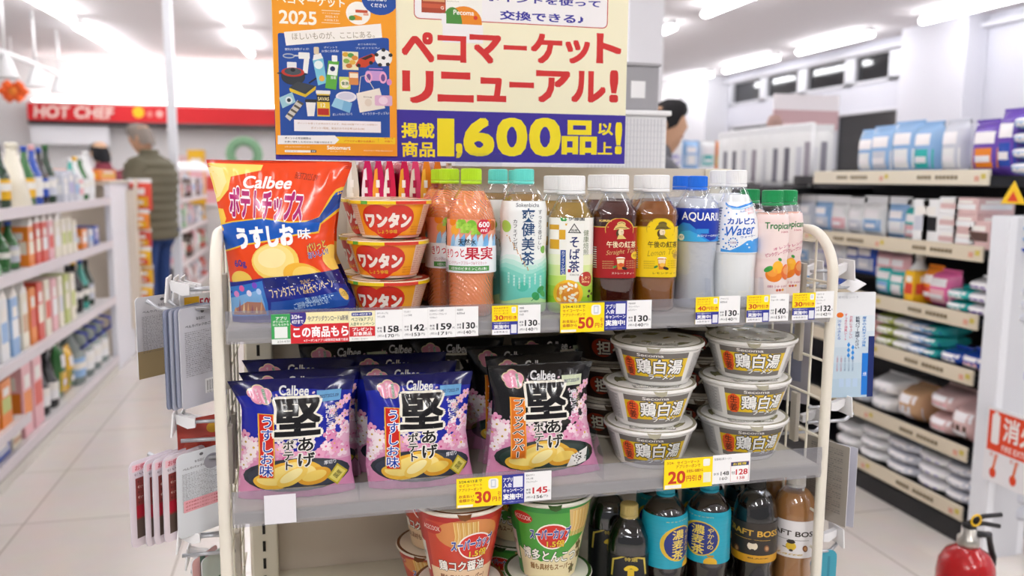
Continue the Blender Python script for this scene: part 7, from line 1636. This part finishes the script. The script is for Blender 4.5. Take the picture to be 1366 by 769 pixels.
m = MB(); m.sweep([(.004 + .014 * math.cos(k * .5236), -.016, .474 + .014 * math.sin(k * .5236)) for k in range(12)], [(.003, 0), (0, .003), (-.003, 0), (0, -.003)], mat('#f0c01e', 'plastic'), close=True, up=(0, 1, 0)); m.build('safety_pin', t)
m = MB(); m.tube([(.02, 0, .43), (.07, .01, .42), (.088, .01, .36), (.084, .005, .25), (.078, 0, .12), (.076, 0, .06)], .009, BK, 10); m.build('hose', t)
m = MB(); m.box(-.030, .030, -.0695, -.0660, .14, .30, mat('#efe6d6', 'label'), .001); m.build('instruction_label', t)

# ================================================================== far left: red fascia counter, poles, track lights, counter goods
f0, f1 = at(37, 160, 11.9), at(37, 137, 11.9); x0 = f0[0]; zb, zt = f0[2], f1[2]; xe = 2.6
a = Art((xe - x0) * 1000, (zt - zb) * 1000, None, 'paper', eps=.0004); W, H = a.W, a.H
a.rect(0, 0, W, H, '#d8262c', mm=True); a.text('HOT CHEF', 70, H * .14, 1010, H * .88, '#f6e2d8', .045, shear=.1, mm=True)
a.ell(1230, H * .25, 1370, H * .95, '#f6c41e', mm=True); a.ell(1400, H * .3, 1470, H * .7, '#e88a80', mm=True); a.ell(1510, H * .3, 1600, H * .75, '#f2b8b0', mm=True)
mb = MB(); mb.box(0, W / 1000, .001, .2995, 0, H / 1000, mat('#d8262c', 'paper')); mb.box(0, W / 1000, .0, .2995, -.05, 0, mat('#4a4648', 'plastic'))
o = a.build('shop_fascia', flat_warp, None, None, loc=(x0, 11.9, zb), extra=mb); props(o, 'long red fascia sign with cream letters above the far counter', 'sign')
t = thing('fascia_light', 'white strip light along the top of the red fascia', 'light', (0, 12.0, zt + .001)); m = MB(); m.box(x0, xe, -.05, .05, 0, .03, HOUS, .004); m.build('lamp_housing', t); m = MB(); m.box(x0 + .05, xe - .05, -.035, .035, .0305, .045, mat('#fff8f4', 'plastic', emit=14)); m.build('diffuser', t)
t = thing('counter', 'white serving counter under the red fascia', 'counter', (-1.0, 11.4, 0)); m = MB(); m.box(-2.3, 3.2, -.2, .2, 0, .92, mat('#e6e2e0', 'plastic'), .01); m.build('counter_body', t); m = MB(); m.box(-2.32, 3.22, -.23, .23, .92, .96, mat('#f0efee', 'plastic'), .005); m.build('countertop', t)
m = MB(); b0, b1 = at(40, 192, 11.9), at(143, 166, 11.9); m.box(b0[0], b1[0], 11.95, 12.0, b0[2], zb - .0505, mat('#f2f2f6', 'paper'), .004); o = m.build('menu_sign'); props(o, 'blank white menu board hanging below the red fascia lettering', 'board')
p_ = at(229, 150, 7.75); m = MB(); m.box(-.035, .035, -.035, .035, 0, 2.799, mat('#eceef4', 'plastic'), .004); o = m.build('support_pole', None, (p_[0], 7.75, 0)); props(o, 'slim white pole from floor to ceiling before the red fascia', 'pole')
t0, t1 = at(0, 68, 7.6), at(82, 100, 10.0)
t = thing('track_light', 'white spotlight track hanging under the ceiling at the far left', 'track light', tuple(t0)); d = t1 - t0
m = MB(); m.tube([(-.3 * d[0], -.3 * d[1], -.3 * d[2]), tuple(d)], .022, HOUS, 8); m.build('track_bar', t)
for q in (0.05, .5, .95):
    m = MB(); p = d * q; m.tube([tuple(p), (p[0], p[1], 2.8 - t0[2])], .012, HOUS); m.build('hanger_rod', t)
    m = MB(); m.lathe([(.10, -.20), (.095, -.19), (.05, -.05), (.03, -.03), (.02, 0)], HOUS, 20, c=tuple(p)); hd = m.build('spot_head', t)
    m = MB(); m.lathe([(.0, -.196), (.085, -.195)], mat('#fff6ec', 'plastic', emit=10), 20, c=tuple(p), cap=False); m.build('spot_lens', hd)
o0 = at(18, 122, 10.5); m = MB()
for k in range(6):
    a_ = k * 1.05; m.lathe([(.0, -.06), (.07, 0), (.0, .06)], mat('#e8642a', 'matte'), 10, c=(.10 * math.cos(a_), .02 * math.sin(a_ * 2), .08 * math.sin(a_)))
m.lathe([(0, -.06), (.06, 0), (0, .06)], mat('#f0903a', 'matte'), 10); m.box(-.006, .006, -.006, .006, .0, 2.8 - o0[2], HOUS); o = m.build('hanging_paper_flower', None, tuple(o0)); props(o, 'orange paper flower hanging from the ceiling at the far left', 'decoration')
t = thing('chest_freezer', 'white chest freezer with light pink header behind the left gondola', 'freezer', (-4.35, 8.4, 0)); m = MB(); m.box(-.6, 1.2, -.35, .35, 0, 1.62, mat('#e0e2e6', 'plastic'), .02); m.build('freezer_body', t); q0, q1 = at(2, 190, 8.0), at(60, 171, 8.0); m = MB(); m.box(-.55, .75, -.36, -.34, 1.64, 1.80, mat('#e8c8cc', 'paper')); m.build('header_board', t)
# second gondola beyond the cross aisle
g2 = gondola('aisle_gondola', 'white gondola of pink and yellow goods beyond the man in the quilted jacket', -1.16, 8.7, 11.1, 1, [.12, .45, .78, 1.08], '#e6dada', '#e9e4e4', .4, 1.35)
S_ = ['far gondola\'s %s shelf' % q for q in ('lowest', 'second', 'third', 'top')]
r = random.Random(12); pal = ['#eab4ba', '#f0f0f0', '#e8b41e', '#d9b7b4', '#a8cfa8', '#d84a3a', '#cfd2dc', '#5a3f36', '#f0f0f0', '#8fb6e0']
for k, z in enumerate((.12, .45, .78, 1.08)):
    for j in range(13):
        c, c2 = r.choice(pal), r.choice(pal); w = r.uniform(.12, .16); y = 8.82 + j * .178
        if r.random() < .5: carton('grocery_box', ordl('%s box with %s panel' % (cn(c), cn(c2)), S_[k]), 'goods on the far gondola', (-1.25, y, z), w, .13, r.uniform(.14, .24), c, c2)
        else: soft_pack('snack_pouch', ordl('%s pouch with %s panel' % (cn(c), cn(c2)), S_[k]), 'goods on the far gondola', (-1.25, y, z), w, .08, r.uniform(.16, .25), c, c2)
p_ = at(255, 221, 9.0); t = thing('glare_dome', 'white glossy dome added as a light reflection, near end of the far gondola', 'lid', (p_[0], 9.0, 1.351)); m = MB(); m.lathe([(.20, 0), (.20, .015), (.17, .05), (.10, .09), (0, .10)], mat('#fbfbfb', 'gloss'), 28); m.build('dome', t); m = MB(); m.lathe([(.21, 0), (.21, .012), (.2, .014)], mat('#e9e9ea', 'plastic'), 28); m.build('rim', t)  # dome added to stand for a bright light reflection
# things on the far counter
for k, (px, c, c2, w, h) in enumerate(((240, '#d9b7b4', '#f0f0f0', .2, .35), (262, '#e8b41e', '#eab4ba', .2, .42), (284, '#eab4ba', '#d84a3a', .2, .3), (364, '#eab4ba', '#d9b7b4', .2, .25), (205, '#f0f0f0', '#e9862a', .3, .3))):
    X = at(px, 200, 11.4)[0]; carton('gift_box', '%s gift box with %s panel, %s on the serving counter' % (cn(c), cn(c2), ords[k]), 'boxes on the serving counter', (X, 11.4, .9605), .2, w, h + .25, c, c2, 0, False, cat='box')
X = at(326, 200, 11.35)[0]; t = thing('wreath', 'green wreath ornament on the serving counter', 'wreath', (X, 11.3, .9605)); m = MB(); zc_ = .62
m.sweep([(.17 * math.cos(k * .3927), 0, zc_ + .17 * math.sin(k * .3927)) for k in range(16)], [(.06, 0), (.04, .05), (0, .06), (-.05, .04), (-.06, 0), (0, -.06)], mat('#7fa884', 'matte', bump=(60, 1)), close=True, up=(0, 1, 0)); m.build('ring', t)
m = MB(); m.tube([(0, 0, 0), (0, 0, .46)], .02, mat('#7a4a3a', 'matte')); m.lathe([(.1, 0), (.1, .02)], mat('#7a4a3a', 'matte'), 16); m.build('stand', t)

# ================================================================== people
def skin_mesh(V, E, R, sub=2):
    me = bpy.data.meshes.new('s'); me.from_pydata(V, E, []); o = bpy.data.objects.new('s', me); col.objects.link(o)
    md = o.modifiers.new('skin', 'SKIN'); md.use_smooth_shade = True
    for i, r in enumerate(R):
        sv = me.skin_vertices[0].data[i]; sv.radius = r if isinstance(r, tuple) else (r, r); sv.use_root = (i == 0)
    s2 = o.modifiers.new('sub', 'SUBSURF'); s2.levels = sub; s2.render_levels = sub
    dg = bpy.context.evaluated_depsgraph_get(); em = bpy.data.meshes.new_from_object(o.evaluated_get(dg))
    Vv = [v.co[:] for v in em.vertices]; Ff = [list(p.vertices) for p in em.polygons]
    bpy.data.objects.remove(o); bpy.data.meshes.remove(me); bpy.data.meshes.remove(em)
    return Vv, Ff
def person(label, loc, yaw, H, skin, hair, top, trouser, shoe, quilt=False, head_tilt=.12, long_hair=False, arm=(0.0, .35)):
    """standing figure facing -y before yaw; H in metres"""
    k = H / 1.72; t = thing('person', label, 'person', loc, yaw)
    sk, hr = mat(skin, 'matte', sss=.1), mat(hair, 'matte', bump=(90, .6))
    hx, hy = 0, -.03
    def arms(s, bend):     # shoulder, elbow, wrist, knuckles
        return [(s * .19, .0, 1.40), (s * .245, .03 - bend * .10, 1.13), (s * .25 - s * bend * .10, -.03 - bend * .45, .90 + bend * .35), (s * .25 - s * bend * .12, -.05 - bend * .58, .82 + bend * .42)]
    V = [(0, 0, .95), (0, .0, 1.12), (0, .01, 1.32), (0, .01, 1.42), (0, -.005, 1.50)]; R = [(.13, .10), (.125, .095), (.155, .105), (.085, .07), (.055, .055)]
    E = [(0, 1), (1, 2), (2, 3), (3, 4)]
    for s, bd in ((-1, arm[0]), (1, arm[1])):
        b = len(V); P = arms(s, bd); V += P; R += [.055, .042, .030, .026]; E += [(2, b), (b, b + 1), (b + 1, b + 2), (b + 2, b + 3)]
    for s in (-1, 1):
        b = len(V); V += [(s * .09, 0, .88), (s * .10, -.01, .48), (s * .10, .02, .08), (s * .105, -.12, .03)]; R += [.085, .058, .04, .03]; E += [(0, b), (b, b + 1), (b + 1, b + 2), (b + 2, b + 3)]
    Vv, Ff = skin_mesh([tuple(c * k for c in v) for v in V], E, [tuple(q * k for q in (r if isinstance(r, tuple) else (r, r))) for r in R])
    m = MB(); m.add(Vv, Ff, sk, True)
    T = Matrix.Translation((hx * k, hy * k, 1.50 * k)) @ Matrix.Rotation(head_tilt, 4, 'X')
    prof = [(.035, -.02), (.050, .02), (.064, .06), (.073, .11), (.075, .15), (.068, .19), (.045, .215), (.0, .225)]
    Vh = []; n = 24
    for r_, z_ in prof:
        for q in range(n):
            a_ = 2 * math.pi * q / n; x, y = r_ * math.cos(a_), r_ * 1.22 * math.sin(a_) - .008
            front = max(0, -math.sin(a_)) ** 12
            y -= front * (.026 * math.exp(-((z_ - .095) / .028) ** 2) + .010 * math.exp(-((z_ - .02) / .02) ** 2) - .004 * math.exp(-((z_ - .125) / .016) ** 2))
            Vh.append((x * k, y * k, z_ * k))
    Fh = [(j * n + q, j * n + (q + 1) % n, (j + 1) * n + (q + 1) % n, (j + 1) * n + q) for j in range(len(prof) - 1) for q in range(n)]
    m.add(Vh, Fh, sk, True, T)
    for s in (-1, 1): m.lathe([(0, -.03), (.012, -.024), (.016, 0), (.013, .022), (0, .03)], sk, 10, T=T @ Matrix.Translation((s * .076 * k, .006 * k, .105 * k)))
    for s in (-1, 1): m.lathe([(0, -.008), (.008, 0), (0, .008)], mat('#1a1512', 'gloss'), 8, T=T @ Matrix.Translation((s * .028 * k, -.083 * k, .125 * k)))
    m.box(-.022, .022, -.092, -.080, .055, .061, mat('#9a5a4e', 'matte'), .002, T=T)
    for s, bd in ((-1, arm[0]), (1, arm[1])):
        P = [Vector(p) * k for p in arms(s, bd)]; d = (P[3] - P[2]).normalized(); sd = d.cross(Vector((s, 0, 0))).normalized()
        for f_, ln in zip((-.027, -.009, .009, .027), (.066, .078, .074, .058)):
            b0 = P[3] + sd * f_; m.tube([tuple(b0), tuple(b0 + d * ln * .45), tuple(b0 + d * ln * .85 - Vector((s * .016, 0, 0)))], .0085, sk, 6)
        b0 = P[2] + d * .03 + sd * (-.03); m.tube([tuple(b0), tuple(b0 - sd * .022 + d * .03), tuple(b0 - sd * .026 + d * .06)], .0095, sk, 6)
    m.build('body', t)
    # hair cap
    m = MB(); hp = [(.079, .115), (.083, .15), (.076, .195), (.052, .226), (0, .240)]; Vc = []
    for j, (r_, z_) in enumerate(hp):
        for q in range(n):
            a_ = 2 * math.pi * q / n; back = math.sin(a_); zz = z_ - (.085 * max(0, back) + (.03 if abs(back) < .5 else 0)) * (1 - j / 4) + (.055 * max(0, -back)) * (1 - j / 4)
            if long_hair: zz -= .06 * max(0, back) * (1 - j / 4)
            Vc.append((r_ * 1.04 * math.cos(a_) * k, (r_ * 1.27 * math.sin(a_) - .004) * k, zz * k))
    m.add(Vc, [(j * n + q, j * n + (q + 1) % n, (j + 1) * n + (q + 1) % n, (j + 1) * n + q) for j in range(4) for q in range(n)], hr, True, T); m.build('hair', t)
    # jacket: torso rings plus sleeves
    tm = mat(top, 'matte', bump=(120, .3)); m = MB(); pr = []
    nz = 76
    for i in range(nz + 1):
        z_ = .80 + (1.475 - .80) * i / nz; f = np.interp(z_, [.80, .95, 1.12, 1.30, 1.40, 1.45, 1.475], [.185, .182, .185, .205, .175, .105, .075]); 
        if quilt: f = f * 1.17 + .020 * abs(math.sin(i * math.pi / 8)) ** .7
        pr.append((f, z_))
    Vt = []
    for r_, z_ in pr:
        for q in range(28):
            a_ = 2 * math.pi * q / 28; Vt.append((r_ * 1.08 * math.cos(a_) * k, (r_ * .74 * math.sin(a_) + .005) * k, z_ * k))
    m.add(Vt, [(j * 28 + q, j * 28 + (q + 1) % 28, (j + 1) * 28 + (q + 1) % 28, (j + 1) * 28 + q) for j in range(nz) for q in range(28)], tm, True)
    for s, bd in ((-1, arm[0]), (1, arm[1])):
        P = [Vector(p) * k for p in arms(s, bd)]; Q = []; rad = []
        for i in range(25):
            u = i / 24; p = P[0].lerp(P[1], u * 2) if u < .5 else P[1].lerp(P[2], (u - .5) * 2); Q.append(p); rad.append(((.088 if quilt else .078) - .026 * u + (.007 * abs(math.sin(i * math.pi / 3)) if quilt else 0)) * k)
        Vs = []
        for i, p in enumerate(Q):
            d = (Q[min(i + 1, 24)] - Q[max(i - 1, 0)]).normalized(); a1 = d.cross(Vector((0, 1, 0))).normalized(); a2 = d.cross(a1)
            for q in range(14): Vs.append(tuple(p + a1 * rad[i] * math.cos(q * .4488) + a2 * rad[i] * math.sin(q * .4488)))
        m.add(Vs, [(i * 14 + q, i * 14 + (q + 1) % 14, (i + 1) * 14 + (q + 1) % 14, (i + 1) * 14 + q) for i in range(24) for q in range(14)], tm, True)
        cap_ = Vector(P[0]); m.lathe([(0, -.07), (.06, -.04), (.075, 0), (.06, .04), (0, .065)], tm, 14, c=tuple(cap_))
    m.build('jacket', t)
    m = MB(); cm = mat(top, 'matte'); m.lathe([(.078 * k, 1.455 * k), (.074 * k, 1.50 * k), (.066 * k, 1.52 * k)], cm, 20, cap=False); m.build('collar', t)
    tr = mat(trouser, 'matte', bump=(200, .2)); V = [(0, 0, .90)]; R = [(.15, .115)]; E = []
    for s in (-1, 1):
        b = len(V); V += [(s * .09, 0, .80), (s * .10, -.01, .48), (s * .10, .015, .09)]; R += [.105, .078, .066]; E += [(0, b), (b, b + 1), (b + 1, b + 2)]
    Vv, Ff = skin_mesh([tuple(c * k for c in v) for v in V], E, [tuple(q * k for q in (r if isinstance(r, tuple) else (r, r))) for r in R]); m = MB(); m.add(Vv, Ff, tr, True); m.build('trousers', t)
    for s in (-1, 1):
        m = MB(); m.box(-.045, .045, -.17, .10, .0, .075, mat(shoe, 'plastic'), .025, 3, T=Matrix.Translation((s * .10 * k, 0, 0))); m.build('shoe', t)
    return t
person('person in an olive grey quilted jacket and blue jeans standing with back half turned', (-1.20, 7.33, 0), math.radians(-112), 1.71, '#c79a7c', '#8a8078', '#66614f', '#1f3a70', '#2a2a2e', True, .25, False, (.35, .05))
p_ = at(147, 205, 8.2); person('person with black hair beyond the left gondola end, mostly hidden', (p_[0] - .06, 8.2, 0), math.radians(-150), 1.60, '#d8b090', '#16161a', '#8a3a4a', '#2a2a30', '#2a2a2e', False, .35, True, (.5, .5))
p_ = at(876, 175, 3.75); person('dark haired person in a grey top behind the white basket, face turned toward the windows', (p_[0], 3.75, 0), math.radians(72), 1.66, '#d0a486', '#1c1a1c', '#6a6a70', '#2c2c34', '#2a2a2e', False, .05, False, (0, .3))
